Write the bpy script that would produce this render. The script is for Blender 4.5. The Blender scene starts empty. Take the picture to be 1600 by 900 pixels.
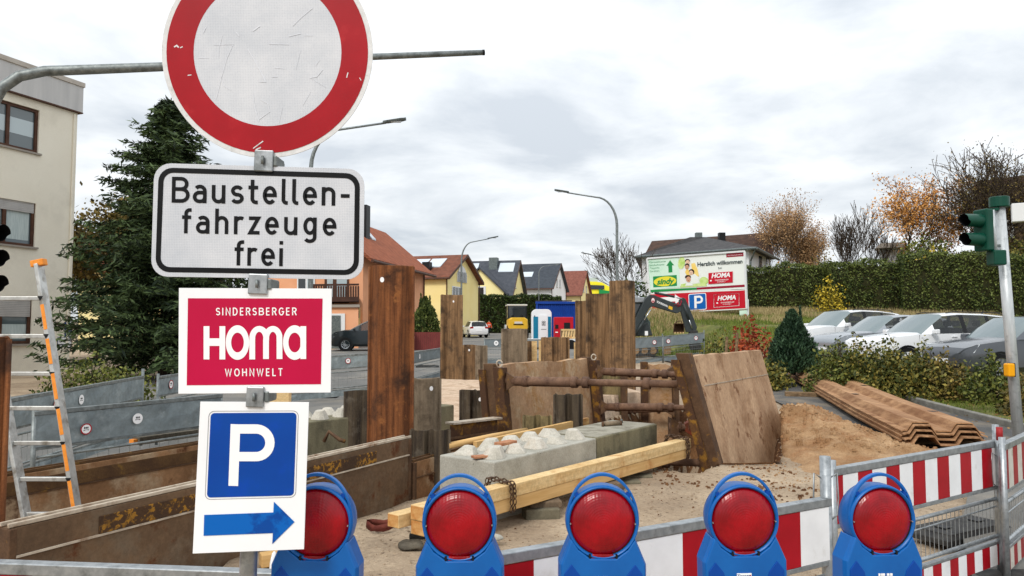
import bpy, bmesh, math, random
import numpy as np
from mathutils import Vector, Matrix
R = random.Random(7); NR = np.random.RandomState(7)
C = bpy.context.scene.collection; S = bpy.context.scene
rad = math.radians
# ------------------------------------------------------------------ camera, sky, sun
F, CZ = 1150.0, 1.65
TH = math.atan(65/F)
cam = bpy.data.cameras.new('camera'); cam.sensor_width = 36; cam.lens = 36*F/1600
cam.clip_start = .05; cam.clip_end = 3000
co = bpy.data.objects.new('camera', cam); C.objects.link(co)
co.location = (0, 0, CZ); co.rotation_euler = (math.pi/2+TH, 0, 0); S.camera = co
S.render.resolution_x = 1024; S.render.resolution_y = 576
S.view_settings.view_transform = 'Standard'; S.view_settings.look = 'None'
S.view_settings.exposure = 0.28; S.view_settings.gamma = 1
S.view_settings.use_curve_mapping = False
SUN_EL, SUN_AZ = rad(42), rad(205)          # azimuth clockwise from +Y: behind the camera, a little to its left
W = bpy.data.worlds.new('World'); S.world = W; W.use_nodes = True
nt = W.node_tree; nt.nodes.clear()
def N(nt, t, **k):
    n = nt.nodes.new(t)
    for a, b in k.items(): setattr(n, a, b)
    return n
def sky_world():
    L = nt.links.new
    out = N(nt, 'ShaderNodeOutputWorld'); bg = N(nt, 'ShaderNodeBackground'); bg.inputs[1].default_value = .1
    sk = N(nt, 'ShaderNodeTexSky'); sk.sky_type = 'NISHITA'; sk.sun_disc = False
    sk.sun_elevation = SUN_EL; sk.sun_rotation = SUN_AZ
    tc = N(nt, 'ShaderNodeTexCoord'); sp = N(nt, 'ShaderNodeSeparateXYZ'); L(tc.outputs['Generated'], sp.inputs[0])
    zz = N(nt, 'ShaderNodeMath', operation='MAXIMUM'); L(sp.outputs[2], zz.inputs[0]); zz.inputs[1].default_value = 0
    za = N(nt, 'ShaderNodeMath', operation='ADD'); L(zz.outputs[0], za.inputs[0]); za.inputs[1].default_value = .16
    dx = N(nt, 'ShaderNodeMath', operation='DIVIDE'); L(sp.outputs[0], dx.inputs[0]); L(za.outputs[0], dx.inputs[1])
    dy = N(nt, 'ShaderNodeMath', operation='DIVIDE'); L(sp.outputs[1], dy.inputs[0]); L(za.outputs[0], dy.inputs[1])
    cb = N(nt, 'ShaderNodeCombineXYZ'); L(dx.outputs[0], cb.inputs[0]); L(dy.outputs[0], cb.inputs[1])
    n1 = N(nt, 'ShaderNodeTexNoise'); n1.inputs['Scale'].default_value = 1.3; n1.inputs['Detail'].default_value = 7
    n1.inputs['Roughness'].default_value = .55; n1.inputs['Distortion'].default_value = .25
    mp = N(nt, 'ShaderNodeMapping'); mp.inputs['Location'].default_value = (3.1, 4.2, 0); L(cb.outputs[0], mp.inputs[0]); L(mp.outputs[0], n1.inputs['Vector'])
    cr = N(nt, 'ShaderNodeValToRGB'); L(n1.outputs['Fac'], cr.inputs[0])
    e = cr.color_ramp.elements
    e[0].position = .38; e[0].color = (.55, .592, .64, 1); e[1].position = .62; e[1].color = (.90, .915, .93, 1)
    m = cr.color_ramp.elements.new(.52); m.color = (.755, .785, .81, 1)
    # an overcast sky brightens steadily from the horizon to the zenith
    mr = N(nt, 'ShaderNodeMapRange'); L(zz.outputs[0], mr.inputs[0])
    mr.inputs[1].default_value = 0; mr.inputs[2].default_value = 1; mr.inputs[3].default_value = 9.0; mr.inputs[4].default_value = 17
    sc = N(nt, 'ShaderNodeVectorMath', operation='SCALE'); L(cr.outputs[0], sc.inputs[0]); L(mr.outputs[0], sc.inputs['Scale'])
    mx = N(nt, 'ShaderNodeMixRGB'); mx.inputs[0].default_value = .93
    L(sk.outputs[0], mx.inputs[1]); L(sc.outputs[0], mx.inputs[2]); L(mx.outputs[0], bg.inputs[0]); L(bg.outputs[0], out.inputs[0])
sky_world()
sl = bpy.data.lights.new('sun', 'SUN'); sl.energy = 1.5; sl.angle = rad(14); sl.color = (1, .95, .88)
so = bpy.data.objects.new('sun', sl); C.objects.link(so)
sd = Vector((math.sin(SUN_AZ)*math.cos(SUN_EL), math.cos(SUN_AZ)*math.cos(SUN_EL), math.sin(SUN_EL)))
so.rotation_euler = sd.to_track_quat('Z', 'Y').to_euler(); so.location = sd*50
# ------------------------------------------------------------------ helpers
def ray(px, py):
    u = (px-800)/F; v = -(py-450)/F
    return Vector((u, math.cos(TH)-math.sin(TH)*v, math.sin(TH)+math.cos(TH)*v))
def P(px, py, Y):                            # point of the view ray at distance Y along the road
    d = ray(px, py); return Vector((d.x/d.y*Y, Y, CZ+d.z/d.y*Y))
def G(px, py, z=0):
    d = ray(px, py); t = (z-CZ)/d.z; return Vector((d.x*t, d.y*t, z))
def XY(px, Y): return (px-800)/F/math.cos(TH)*Y*1.0, Y
class VP:                                    # vertical plane through two plan points
    def __init__(s, a, b):
        s.a = Vector((a[0], a[1], 0)); d = Vector((b[0]-a[0], b[1]-a[1], 0)).normalized()
        n = Vector((d.y, -d.x, 0)); s.n = n if n.dot(Vector((0, 0, 0))-s.a) > 0 else -n
    def __call__(s, px, py, off=0):
        d = ray(px, py); t = (s.a.dot(s.n)+off)/(d.x*s.n.x+d.y*s.n.y) if abs(d.x*s.n.x+d.y*s.n.y) > 1e-9 else 1
        return Vector((d.x*t, d.y*t, CZ+d.z*t))
def sm(t): t = min(1, max(0, t)); return t*t*(3-2*t)
def npsm(t): t = np.clip(t, 0, 1); return t*t*(3-2*t)
def lin(c):
    c = c/255; return c/12.92 if c <= .04045 else ((c+.055)/1.055)**2.4
def rgb(r, g, b): return (lin(r), lin(g), lin(b), 1)
class MB:
    def __init__(s): s.v = []; s.f = []; s.m = []
    def add(s, vs, fs, mi=0):
        b = len(s.v); s.v += [tuple(x) for x in vs]
        for q in fs: s.f.append(tuple(b+i for i in q)); s.m.append(mi)
        return s
    def hexa(s, p, mi=0):                    # p: bottom 4 (ccw), top 4
        return s.add(p, [(3, 2, 1, 0), (4, 5, 6, 7), (0, 1, 5, 4), (1, 2, 6, 5), (2, 3, 7, 6), (3, 0, 4, 7)], mi)
    def box(s, c, d, rot=None, mi=0):
        x, y, z = d[0]/2, d[1]/2, d[2]/2
        p = [Vector(q) for q in ((-x, -y, -z), (x, -y, -z), (x, y, -z), (-x, y, -z), (-x, -y, z), (x, -y, z), (x, y, z), (-x, y, z))]
        if rot is not None:
            M = Matrix.Rotation(rot, 3, 'Z') if isinstance(rot, (int, float)) else rot
            p = [M @ q for q in p]
        c = Vector(c); return s.hexa([q+c for q in p], mi)
    def bar(s, a, b, w, h, mi=0, up=(0, 0, 1)):
        a = Vector(a); b = Vector(b); d = (b-a).normalized(); up = Vector(up)
        r = d.cross(up)
        if r.length < 1e-4: r = Vector((1, 0, 0))
        r.normalize(); u = r.cross(d).normalized(); r = r*w/2; u = u*h/2
        return s.hexa([a-r-u, a+r-u, b+r-u, b-r-u, a-r+u, a+r+u, b+r+u, b-r+u], mi)
    def tube(s, pts, r, n=8, mi=0, cap=True, flat=1):
        pts = [Vector(p) for p in pts]; k = len(pts)
        rs = r if isinstance(r, (list, tuple)) else [r]*k
        t0 = (pts[1]-pts[0]).normalized()
        a = Vector((0, 0, 1)) if abs(t0.z) < .9 else Vector((1, 0, 0))
        u = t0.cross(a).normalized(); vs = []
        for i in range(k):
            t = (pts[min(i+1, k-1)]-pts[max(i-1, 0)]).normalized()
            u = (u-t*u.dot(t)).normalized(); w = t.cross(u)
            for j in range(n):
                g = 2*math.pi*j/n; vs.append(pts[i]+(u*math.cos(g)+w*math.sin(g)*flat)*rs[i])
        fs = [(i*n+j, i*n+(j+1) % n, (i+1)*n+(j+1) % n, (i+1)*n+j) for i in range(k-1) for j in range(n)]
        if cap: fs += [tuple(range(n-1, -1, -1)), tuple((k-1)*n+j for j in range(n))]
        return s.add(vs, fs, mi)
    def plate(s, pts, back, mi=0):           # polygon pushed back by a vector
        pts = [Vector(p) for p in pts]; n = len(pts); back = Vector(back)
        return s.add(pts+[p+back for p in pts], [tuple(range(n)), tuple(range(2*n-1, n-1, -1))]+[(i, i+n, (i+1) % n+n, (i+1) % n) for i in range(n)], mi)
    def poly(s, pts, mi=0): return s.add(pts, [tuple(range(len(pts)))], mi)
    def lathe(s, prof, n=24, M=None, mi=0):  # profile (r, h) about local z
        M = M or Matrix.Identity(4); vs = []
        for r, h in prof:
            for j in range(n):
                a = 2*math.pi*j/n; vs.append(M @ Vector((r*math.cos(a), r*math.sin(a), h)))
        k = len(prof)
        return s.add(vs, [(i*n+j, i*n+(j+1) % n, (i+1)*n+(j+1) % n, (i+1)*n+j) for i in range(k-1) for j in range(n)], mi)
    def loft(s, rings, mi=0, cap=True, closed=True):
        n = len(rings[0]); k = len(rings); vs = [p for r in rings for p in r]; e = n if closed else n-1
        fs = [(i*n+j, i*n+(j+1) % n, (i+1)*n+(j+1) % n, (i+1)*n+j) for i in range(k-1) for j in range(e)]
        if cap: fs += [tuple(range(n-1, -1, -1)), tuple((k-1)*n+j for j in range(n))]
        return s.add(vs, fs, mi)
    def build(s, name, mats, parent=None, smooth=False, bevel=0, kind=None, label=None, recalc=True):
        me = bpy.data.meshes.new(name); me.from_pydata([tuple(v) for v in s.v], [], s.f)
        if not isinstance(mats, (list, tuple)): mats = [mats]
        for m in mats: me.materials.append(m)
        if len(mats) > 1: me.polygons.foreach_set('material_index', s.m)
        if recalc:
            b = bmesh.new(); b.from_mesh(me); bmesh.ops.recalc_face_normals(b, faces=b.faces); b.to_mesh(me); b.free()
        return link(name, me, parent, smooth, bevel, kind, label)
def link(name, me, parent=None, smooth=False, bevel=0, kind=None, label=None):
    if smooth: me.polygons.foreach_set('use_smooth', [True]*len(me.polygons))
    o = bpy.data.objects.new(name, me); C.objects.link(o)
    if parent: o.parent = parent
    if kind: o['kind'] = kind
    if label: o['label'] = label
    if bevel:
        md = o.modifiers.new('bevel', 'BEVEL'); md.width = bevel; md.segments = 2; md.limit_method = 'ANGLE'; md.angle_limit = rad(35)
        if smooth is False: pass
    return o
def thing(name, label, cat, group=None):
    o = bpy.data.objects.new(name, None); C.objects.link(o); o.empty_display_size = .2
    return tag(o, label, cat, group)
def tag(o, label, cat, group=None, kind='thing'):
    o['label'] = label; o['category'] = cat; o['kind'] = kind
    if group: o['group'] = group
    return o
def kids(o): return list(o.children)
def rebase(t, base, rotz=0):                 # parts were built in scene coordinates: move the thing's origin to its base
    base = Vector(base); seen = set()
    M = Matrix.Rotation(-rotz, 4, 'Z') @ Matrix.Translation(-base)
    def go(o):
        if o.type == 'MESH' and o.data.name not in seen: seen.add(o.data.name); o.data.transform(M)
        for c in o.children: go(c)
    go(t); t.location = base; t.rotation_euler = (0, 0, rotz); return t
def copy_tree(o, parent=None):
    c = o.copy(); C.objects.link(c)
    if parent: c.parent = parent
    for k in kids(o): copy_tree(k, c)
    return c
def quads_mesh(name, V, mat, parent=None, kind=None):      # V: n x 4 x 3
    n = len(V); me = bpy.data.meshes.new(name)
    me.vertices.add(n*4); me.vertices.foreach_set('co', np.ascontiguousarray(V, dtype=np.float32).ravel())
    me.loops.add(n*4); me.loops.foreach_set('vertex_index', np.arange(n*4, dtype=np.int32))
    me.polygons.add(n); me.polygons.foreach_set('loop_start', np.arange(0, n*4, 4, dtype=np.int32))
    me.update(calc_edges=True); me.materials.append(mat)
    return link(name, me, parent, kind=kind)
def unit(a): return a/np.maximum(1e-9, np.linalg.norm(a, axis=-1, keepdims=True))
def leaves(pts, size, aspect=.5, axis=None, jit=1.0):       # diamond leaf per point
    n = len(pts); d = NR.normal(size=(n, 3))
    if axis is not None: d = unit(axis)*1.0+d*.35*jit
    d = unit(d); w = unit(np.cross(d, NR.normal(size=(n, 3))))
    s = (size*NR.uniform(.6, 1.35, size=(n, 1)))
    return np.stack([pts-d*s*.5, pts+w*s*aspect*.5, pts+d*s*.5, pts-w*s*aspect*.5], 1)
# ------------------------------------------------------------------ materials
def mat(name, c, c2=None, s=5, r=.7, metal=0, bump=0, bs=None, c3=None, t3=.58, s3=2, e3=.08, st=None, coat=0, island=False, spec=.25, lo=.36, hi=.64, detail=6, trans=0, em=0, c4=None, t4=.6, s4=9, e4=.04, grain=.75):
    m = bpy.data.materials.new(name); m.use_nodes = True; t = m.node_tree; L = t.links.new
    b = t.nodes['Principled BSDF']; b.inputs['Roughness'].default_value = r; b.inputs['Metallic'].default_value = metal
    b.inputs['Base Color'].default_value = c; b.inputs['Specular IOR Level'].default_value = spec
    if coat: b.inputs['Coat Weight'].default_value = coat; b.inputs['Coat Roughness'].default_value = .08
    if trans: b.inputs['Transmission Weight'].default_value = trans
    if c2 is None and not bump and not c3: return m
    tc = N(t, 'ShaderNodeTexCoord'); mp = N(t, 'ShaderNodeMapping'); L(tc.outputs['Object'], mp.inputs[0])
    if st: mp.inputs['Scale'].default_value = st
    v = mp.outputs[0]; col = None
    def noise(sc, det=detail, rough=.6, vec=v):
        n = N(t, 'ShaderNodeTexNoise'); n.inputs['Scale'].default_value = sc; n.inputs['Detail'].default_value = det
        n.inputs['Roughness'].default_value = rough; L(vec, n.inputs['Vector']); return n.outputs['Fac']
    def ramp(f, a, b_, ca, cb):
        q = N(t, 'ShaderNodeValToRGB'); L(f, q.inputs[0]); e = q.color_ramp.elements
        e[0].position = a; e[0].color = ca; e[1].position = b_; e[1].color = cb; return q.outputs[0]
    if c2 is not None:
        if island:
            g = N(t, 'ShaderNodeNewGeometry'); ad = N(t, 'ShaderNodeMath', operation='ADD'); L(g.outputs['Random Per Island'], ad.inputs[0])
            ns = N(t, 'ShaderNodeMath', operation='MULTIPLY_ADD'); L(noise(s, 3), ns.inputs[0]); ns.inputs[1].default_value = 1.6; ns.inputs[2].default_value = -.8
            L(ns.outputs[0], ad.inputs[1]); col = ramp(ad.outputs[0], .1, .9, c, c2)
            if c3: 
                e = col.node.color_ramp.elements.new(t3); e.color = c3
        else: col = ramp(noise(s), lo, hi, c, c2)
    else:
        q = N(t, 'ShaderNodeRGB'); q.outputs[0].default_value = c; col = q.outputs[0]
    def over(col, cc, tt, ss, ee):
        f = ramp(noise(ss, 8, .65, tc.outputs['Object']), tt-ee, tt+ee, (0, 0, 0, 1), (1, 1, 1, 1))
        mx = N(t, 'ShaderNodeMixRGB'); L(f, mx.inputs[0]); L(col, mx.inputs[1]); mx.inputs[2].default_value = cc
        return mx.outputs[0]
    if c3 and not island: col = over(col, c3, t3, s3, e3)
    if c4: col = over(col, c4, t4, s4, e4)
    if bump and not island:
        gr = ramp(noise((bs or s*4)*3.1, 8, .75, tc.outputs['Object']), .3, .7, (.62, .6, .57, 1), (1.22, 1.22, 1.22, 1)); mg = N(t, 'ShaderNodeMixRGB'); mg.blend_type = 'MULTIPLY'; mg.inputs[0].default_value = grain; L(col, mg.inputs[1]); L(gr, mg.inputs[2]); col = mg.outputs[0]
    L(col, b.inputs['Base Color'])
    if bump:
        bp = N(t, 'ShaderNodeBump'); bp.inputs['Strength'].default_value = min(1, bump); bp.inputs['Distance'].default_value = .02*max(1, bump)
        L(noise(bs or s*4, 8, .65), bp.inputs['Height']); L(bp.outputs[0], b.inputs['Normal'])
    return m
M = {}
def m(k, *a, **kw): M[k] = mat(k, *a, **kw); return M[k]
m('galv', rgb(150, 155, 158), rgb(176, 180, 182), s=30, r=.42, metal=.75, c3=rgb(120, 124, 124), t3=.62, s3=12)
m('galv_dull', rgb(112, 118, 118), rgb(140, 146, 145), s=18, r=.5, metal=.55, c3=rgb(95, 99, 97), t3=.6, s3=8)
m('galv_dark', rgb(84, 92, 92), rgb(120, 128, 127), s=14, r=.5, metal=.45)
m('alu', rgb(176, 176, 172), rgb(202, 202, 198), s=12, r=.38, metal=.7, c3=rgb(134, 128, 118), t3=.6, s3=9)
m('barrier_grey', rgb(116, 127, 131), rgb(136, 147, 150), s=3, r=.5, c3=rgb(152, 161, 163), t3=.62, s3=5, bump=.1, bs=4)
m('barrier_grey_far', rgb(104, 113, 117), rgb(122, 131, 134), s=3, r=.5)
m('white_board', rgb(228, 229, 230), rgb(238, 239, 240), s=6, r=.35, c3=rgb(206, 204, 200), t3=.64, s3=5)
m('red_board', rgb(156, 8, 24), rgb(172, 12, 30), s=6, r=.35)
m('white_board_old', rgb(196, 190, 178), rgb(214, 210, 200), s=9, r=.5, c3=rgb(160, 148, 130), t3=.6, s3=6)
m('red_board_old', rgb(140, 30, 34), rgb(160, 44, 44), s=9, r=.5)
def sheeting():                             # retroreflective sheeting: fine honeycomb print over off-white
    q = mat('reflective_sheeting', rgb(196, 200, 206), rgb(212, 214, 218), s=7, r=.4)
    t = q.node_tree; L = t.links.new; b = t.nodes['Principled BSDF']; old = b.inputs['Base Color'].links[0].from_socket
    tc = N(t, 'ShaderNodeTexCoord'); vo = N(t, 'ShaderNodeTexVoronoi'); vo.inputs['Scale'].default_value = 210
    vo.inputs['Randomness'].default_value = .15; L(tc.outputs['Object'], vo.inputs['Vector'])
    rp = N(t, 'ShaderNodeValToRGB'); L(vo.outputs['Distance'], rp.inputs[0])
    rp.color_ramp.elements[0].position = .25; rp.color_ramp.elements[0].color = (.82, .83, .85, 1)
    rp.color_ramp.elements[1].position = .5; rp.color_ramp.elements[1].color = (1, 1, 1, 1)
    mx = N(t, 'ShaderNodeMixRGB'); mx.blend_type = 'MULTIPLY'; mx.inputs[0].default_value = 1
    L(old, mx.inputs[1]); L(rp.outputs[0], mx.inputs[2]); L(mx.outputs[0], b.inputs['Base Color']); return q
M['sheeting'] = sheeting()
m('sign_rim', rgb(206, 207, 206), rgb(222, 222, 222), s=40, r=.45, c3=rgb(168, 166, 160), t3=.66, s3=30)
m('sign_red', rgb(150, 4, 18), rgb(164, 8, 24), s=5, r=.3, c3=rgb(176, 30, 36), t3=.66, s3=8)
m('scratch', rgb(216, 219, 225)); m('scratch_dark', rgb(150, 150, 152))
m('black_print', rgb(14, 15, 17), rgb(20, 21, 23), s=20, r=.5, spec=.15)
m('paper_white', rgb(236, 238, 240), rgb(244, 245, 246), s=3, r=.3)
m('paper_red', rgb(182, 2, 58), rgb(192, 6, 66), s=2, r=.3)
m('print_white', rgb(244, 244, 244), r=.35)
m('paper_blue', rgb(0, 62, 148), rgb(0, 70, 158), s=4, r=.3, c3=rgb(0, 66, 168), t3=.6, s3=9)
m('arrow_blue', rgb(0, 70, 152), rgb(0, 96, 182), s=6, r=.3, lo=.47, hi=.52)
m('lamp_blue', rgb(0, 86, 160), rgb(4, 96, 172), s=6, r=.36, spec=.4)
m('lamp_blue_deep', rgb(0, 62, 146), rgb(0, 68, 154), s=6, r=.4)
def lens():
    q = mat('lens_red', rgb(126, 0, 14), rgb(160, 1, 20), s=10, r=.24, spec=.4, lo=.4, hi=.6); t = q.node_tree; L = t.links.new
    tc = N(t, 'ShaderNodeTexCoord'); wv = N(t, 'ShaderNodeTexWave'); wv.wave_type = 'RINGS'; wv.rings_direction = 'Y'; wv.inputs['Scale'].default_value = 42
    w2 = N(t, 'ShaderNodeTexWave'); w2.bands_direction = 'X'; w2.inputs['Scale'].default_value = 30; L(tc.outputs['Object'], w2.inputs[0]); L(tc.outputs['Object'], wv.inputs[0])
    ad = N(t, 'ShaderNodeMath', operation='ADD'); L(wv.outputs['Fac'], ad.inputs[0]); L(w2.outputs['Fac'], ad.inputs[1])
    bp = N(t, 'ShaderNodeBump'); bp.inputs['Strength'].default_value = .12; bp.inputs['Distance'].default_value = .002; L(ad.outputs[0], bp.inputs['Height']); L(bp.outputs[0], t.nodes['Principled BSDF'].inputs['Normal']); M['lens_red'] = q
lens()
m('rubber', rgb(40, 40, 41), rgb(64, 63, 61), s=12, r=.75)
m('rust', rgb(94, 56, 33), rgb(144, 90, 53), s=2.4, r=.9, st=(11, 11, .5), c3=rgb(66, 44, 32), t3=.58, s3=3.2, bump=.6, bs=22, c4=rgb(150, 96, 54), t4=.64, s4=7)
m('rust_brown', rgb(96, 73, 51), rgb(154, 122, 88), s=2.2, r=.9, st=(9, 9, .4), c3=rgb(72, 58, 46), t3=.57, s3=2.4, bump=.5, bs=14)
m('rust_dark', rgb(52, 44, 37), rgb(92, 80, 64), s=2.6, r=.8, st=(6, 6, .5), c3=rgb(112, 104, 92), t3=.62, s3=3.5, bump=.2, bs=14, c4=rgb(104, 66, 34), t4=.64, s4=3)
m('rust_grey', rgb(108, 96, 80), rgb(138, 122, 102), s=2.4, r=.85, st=(6, 6, .5), c3=rgb(88, 76, 62), t3=.58, s3=3, bump=.2, bs=14)
m('rust_olive', rgb(104, 94, 66), rgb(140, 124, 86), s=3, r=.85, st=(5, 5, .6), c3=rgb(78, 66, 48), t3=.56, s3=3, bump=.2)
m('plate_dark', rgb(80, 62, 47), rgb(114, 90, 67), s=1.6, r=.7, c3=rgb(116, 104, 88), t3=.64, s3=2.6, e3=.12, bump=.15, bs=9, c4=rgb(90, 52, 28), t4=.62, s4=4)
m('plate_brown', rgb(120, 86, 58), rgb(162, 122, 86), s=1.8, r=.8, c3=rgb(176, 150, 120), t3=.56, s3=1.9, e3=.05, bump=.2, bs=9, c4=rgb(84, 48, 26), t4=.62, s4=3)
m('plate_edge', rgb(170, 156, 138), rgb(196, 184, 166), s=9, r=.7, c3=rgb(128, 100, 76), t3=.6, s3=6)
m('paint_yellow', rgb(78, 56, 38), rgb(164, 118, 42), s=26, r=.8, lo=.5, hi=.57, c3=rgb(68, 50, 36), t3=.54, s3=5, e3=.06, bump=.3, bs=30)
m('paint_worn', rgb(82, 58, 38), rgb(104, 76, 46), s=6, r=.8, c3=rgb(126, 94, 46), t3=.64, s3=9, e3=.03, bump=.2)
m('frame_yellow', rgb(142, 102, 38), rgb(96, 66, 38), s=8, r=.8, lo=.42, hi=.52, c3=rgb(78, 54, 38), t3=.47, s3=5, e3=.04, bump=.3, bs=24)
m('frame_rust', rgb(76, 56, 42), rgb(104, 78, 56), s=5, r=.8, c3=rgb(128, 92, 44), t3=.64, s3=7, e3=.03, bump=.2)
m('panel_tan', rgb(156, 120, 88), rgb(190, 156, 122), s=1.5, r=.8, c3=rgb(158, 112, 56), t3=.58, s3=1.7, e3=.08, bump=.2, bs=7, c4=rgb(196, 172, 142), t4=.6, s4=3.5, e4=.1)
m('panel_mud', rgb(164, 132, 103), rgb(196, 164, 132), s=1.3, r=.85, st=(1.2, 1.2, .5), c3=rgb(142, 108, 78), t3=.58, s3=2.2, e3=.1, bump=.8, bs=6, c4=rgb(126, 90, 62), t4=.62, s4=3.8, e4=.03)
m('strut', rgb(96, 72, 58), rgb(128, 98, 78), s=4, r=.7, c3=rgb(78, 54, 42), t3=.6, s3=5, bump=.1)
m('strut_red', rgb(140, 58, 34), rgb(112, 62, 42), s=6, r=.7)
m('concrete_light', rgb(164, 162, 152), rgb(186, 184, 174), s=2.5, r=.9, c3=rgb(138, 136, 124), t3=.6, s3=2.2, e3=.15, bump=.25, bs=24, c4=rgb(96, 92, 84), t4=.7, s4=11, e4=.02)
m('concrete_white', rgb(176, 172, 160), rgb(208, 203, 192), s=4, r=.9, bump=.25, bs=20, c3=rgb(176, 164, 146), t3=.62, s3=4)
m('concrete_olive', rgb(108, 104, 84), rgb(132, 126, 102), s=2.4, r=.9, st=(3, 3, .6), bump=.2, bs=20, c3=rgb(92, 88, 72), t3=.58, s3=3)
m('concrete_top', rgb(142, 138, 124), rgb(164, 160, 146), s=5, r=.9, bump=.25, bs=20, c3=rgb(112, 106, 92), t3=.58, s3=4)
m('timber', rgb(206, 172, 118), rgb(226, 198, 148), s=2, r=.7, st=(1, 1, 14), c3=rgb(190, 138, 78), t3=.64, s3=3, bump=.08)
m('timber_side', rgb(196, 156, 98), rgb(214, 176, 120), s=2.4, r=.7, st=(.7, .7, 12), c3=rgb(172, 112, 56), t3=.64, s3=2.5)
m('timber_end', rgb(184, 124, 66), rgb(214, 172, 112), s=14, r=.75)
m('timber_old', rgb(112, 92, 68), rgb(146, 120, 90), s=3, r=.85, st=(1, 8, 8), bump=.2, c3=rgb(86, 70, 54), t3=.58, s3=4)
m('timber_grey', rgb(78, 74, 66), rgb(108, 102, 90), s=3, r=.9, st=(2, 8, 8), bump=.2)
m('brick_dirty', rgb(86, 74, 62), rgb(116, 100, 82), s=9, r=.9, bump=.3, bs=30)
m('paver_grey', rgb(92, 88, 74), rgb(118, 112, 94), s=8, r=.9, bump=.3, bs=30)
m('terracotta', rgb(158, 104, 74), rgb(182, 132, 98), s=9, r=.85)
m('chain', rgb(74, 56, 44), rgb(100, 78, 60), s=20, r=.6, metal=.5)
m('ground', rgb(154, 135, 113), rgb(190, 171, 146), s=.9, r=.95, c3=rgb(136, 120, 102), t3=.6, s3=.7, e3=.12, bump=1.6, bs=11, c4=rgb(96, 80, 64), t4=.63, s4=16, e4=.05, detail=10)
m('soil', rgb(84, 56, 36), rgb(128, 92, 60), s=4, r=.95, bump=2, bs=10)
m('sand', rgb(146, 112, 78), rgb(186, 154, 118), s=2.5, r=.95, bump=2.2, bs=13, c3=rgb(150, 108, 72), t3=.58, s3=3, e3=.1, detail=10)
m('sand_pale', rgb(186, 160, 136), rgb(206, 184, 160), s=3, r=.95, bump=.6, bs=14, c3=rgb(160, 134, 110), t3=.6, s3=4, detail=10)
m('asphalt', rgb(78, 78, 78), rgb(96, 95, 93), s=1.2, r=.9, c3=rgb(138, 126, 110), t3=.6, s3=.9, e3=.12, bump=.4, bs=70, detail=10)
m('road', rgb(104, 104, 102), rgb(122, 121, 118), s=.8, r=.9, c3=rgb(142, 136, 126), t3=.58, s3=.35, e3=.1, bump=.2, bs=40)
m('asphalt_worn', rgb(106, 105, 102), rgb(130, 128, 123), s=1.4, r=.9, c3=rgb(146, 138, 126), t3=.62, s3=.8, e3=.12, bump=.4, bs=60, detail=10, c4=rgb(82, 80, 76), t4=.66, s4=7)
m('kerb', rgb(118, 116, 110), rgb(142, 140, 132), s=6, r=.9, bump=.2)
m('grass_soil', rgb(84, 92, 44), rgb(116, 116, 62), s=1.5, r=.95, c3=rgb(84, 68, 46), t3=.6, s3=1.2, bump=.5, bs=9)
m('dry_grass', rgb(140, 124, 84), rgb(178, 160, 116), s=.6, r=.9, island=True)
m('green_grass', rgb(76, 92, 34), rgb(116, 128, 52), s=.5, r=.85, island=True)
m('leaf_dark', rgb(24, 36, 14), rgb(66, 84, 32), s=.9, r=.6, island=True)
m('leaf_conifer', rgb(28, 42, 26), rgb(78, 96, 56), s=.8, r=.65, island=True)
m('leaf_blue', rgb(28, 50, 34), rgb(66, 92, 64), s=1.2, r=.6, island=True)
m('leaf_thuja', rgb(38, 54, 22), rgb(108, 118, 58), s=.5, r=.65, island=True)
m('leaf_mid', rgb(52, 66, 24), rgb(122, 124, 56), s=.9, r=.6, island=True)
m('leaf_bush', rgb(46, 58, 24), rgb(146, 132, 62), s=.8, r=.6, island=True, c3=rgb(92, 94, 42), t3=.5)
m('leaf_yellow', rgb(138, 124, 34), rgb(206, 178, 56), s=.9, r=.6, island=True)
m('leaf_orange', rgb(180, 116, 48), rgb(222, 168, 96), s=.9, r=.6, island=True)
m('leaf_red', rgb(122, 46, 30), rgb(178, 84, 48), s=.9, r=.6, island=True)
m('leaf_birch', rgb(150, 116, 80), rgb(196, 158, 114), s=.9, r=.7, island=True)
m('leaf_olive', rgb(64, 62, 30), rgb(132, 112, 56), s=.9, r=.7, island=True)
m('leaf_litter', rgb(112, 74, 44), rgb(172, 136, 84), s=2, r=.8, island=True)
m('bark', rgb(58, 48, 40), rgb(86, 74, 62), s=8, r=.9, st=(4, 4, 1), bump=.3)
m('bark_grey', rgb(84, 76, 68), rgb(112, 102, 92), s=8, r=.9)
m('hedge_core', rgb(34, 38, 18), rgb(56, 54, 28), s=5, r=.95, bump=.5)
m('render_cream', rgb(238, 231, 214), rgb(244, 238, 222), s=.6, r=.9, bump=.05, bs=60, c3=rgb(218, 211, 195), t3=.62, s3=.5, e3=.12)
m('fascia', rgb(184, 183, 182), rgb(202, 200, 198), s=.8, r=.6, st=(3, 3, .3))
m('coping', rgb(174, 166, 156), rgb(190, 182, 172), s=2, r=.6)
m('wood_brown', rgb(70, 44, 32), rgb(88, 58, 42), s=4, r=.55)
def glass(name, c, r=.08):
    q = mat(name, c, r=r, spec=.8); q.node_tree.nodes['Principled BSDF'].inputs['Coat Weight'].default_value = .3; return q
M['glass'] = glass('window_glass', rgb(86, 98, 102)); M['glass_dark'] = glass('dark_glass', rgb(34, 40, 42)); M['glass_pale'] = glass('pale_glass', rgb(176, 190, 194))
M['car_glass'] = glass('car_glass', rgb(34, 40, 42), .05)
M['car_glass'].node_tree.nodes['Principled BSDF'].inputs['Alpha'].default_value = .5
M['windscreen'] = glass('windscreen_glass', rgb(104, 118, 120), .05)
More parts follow.
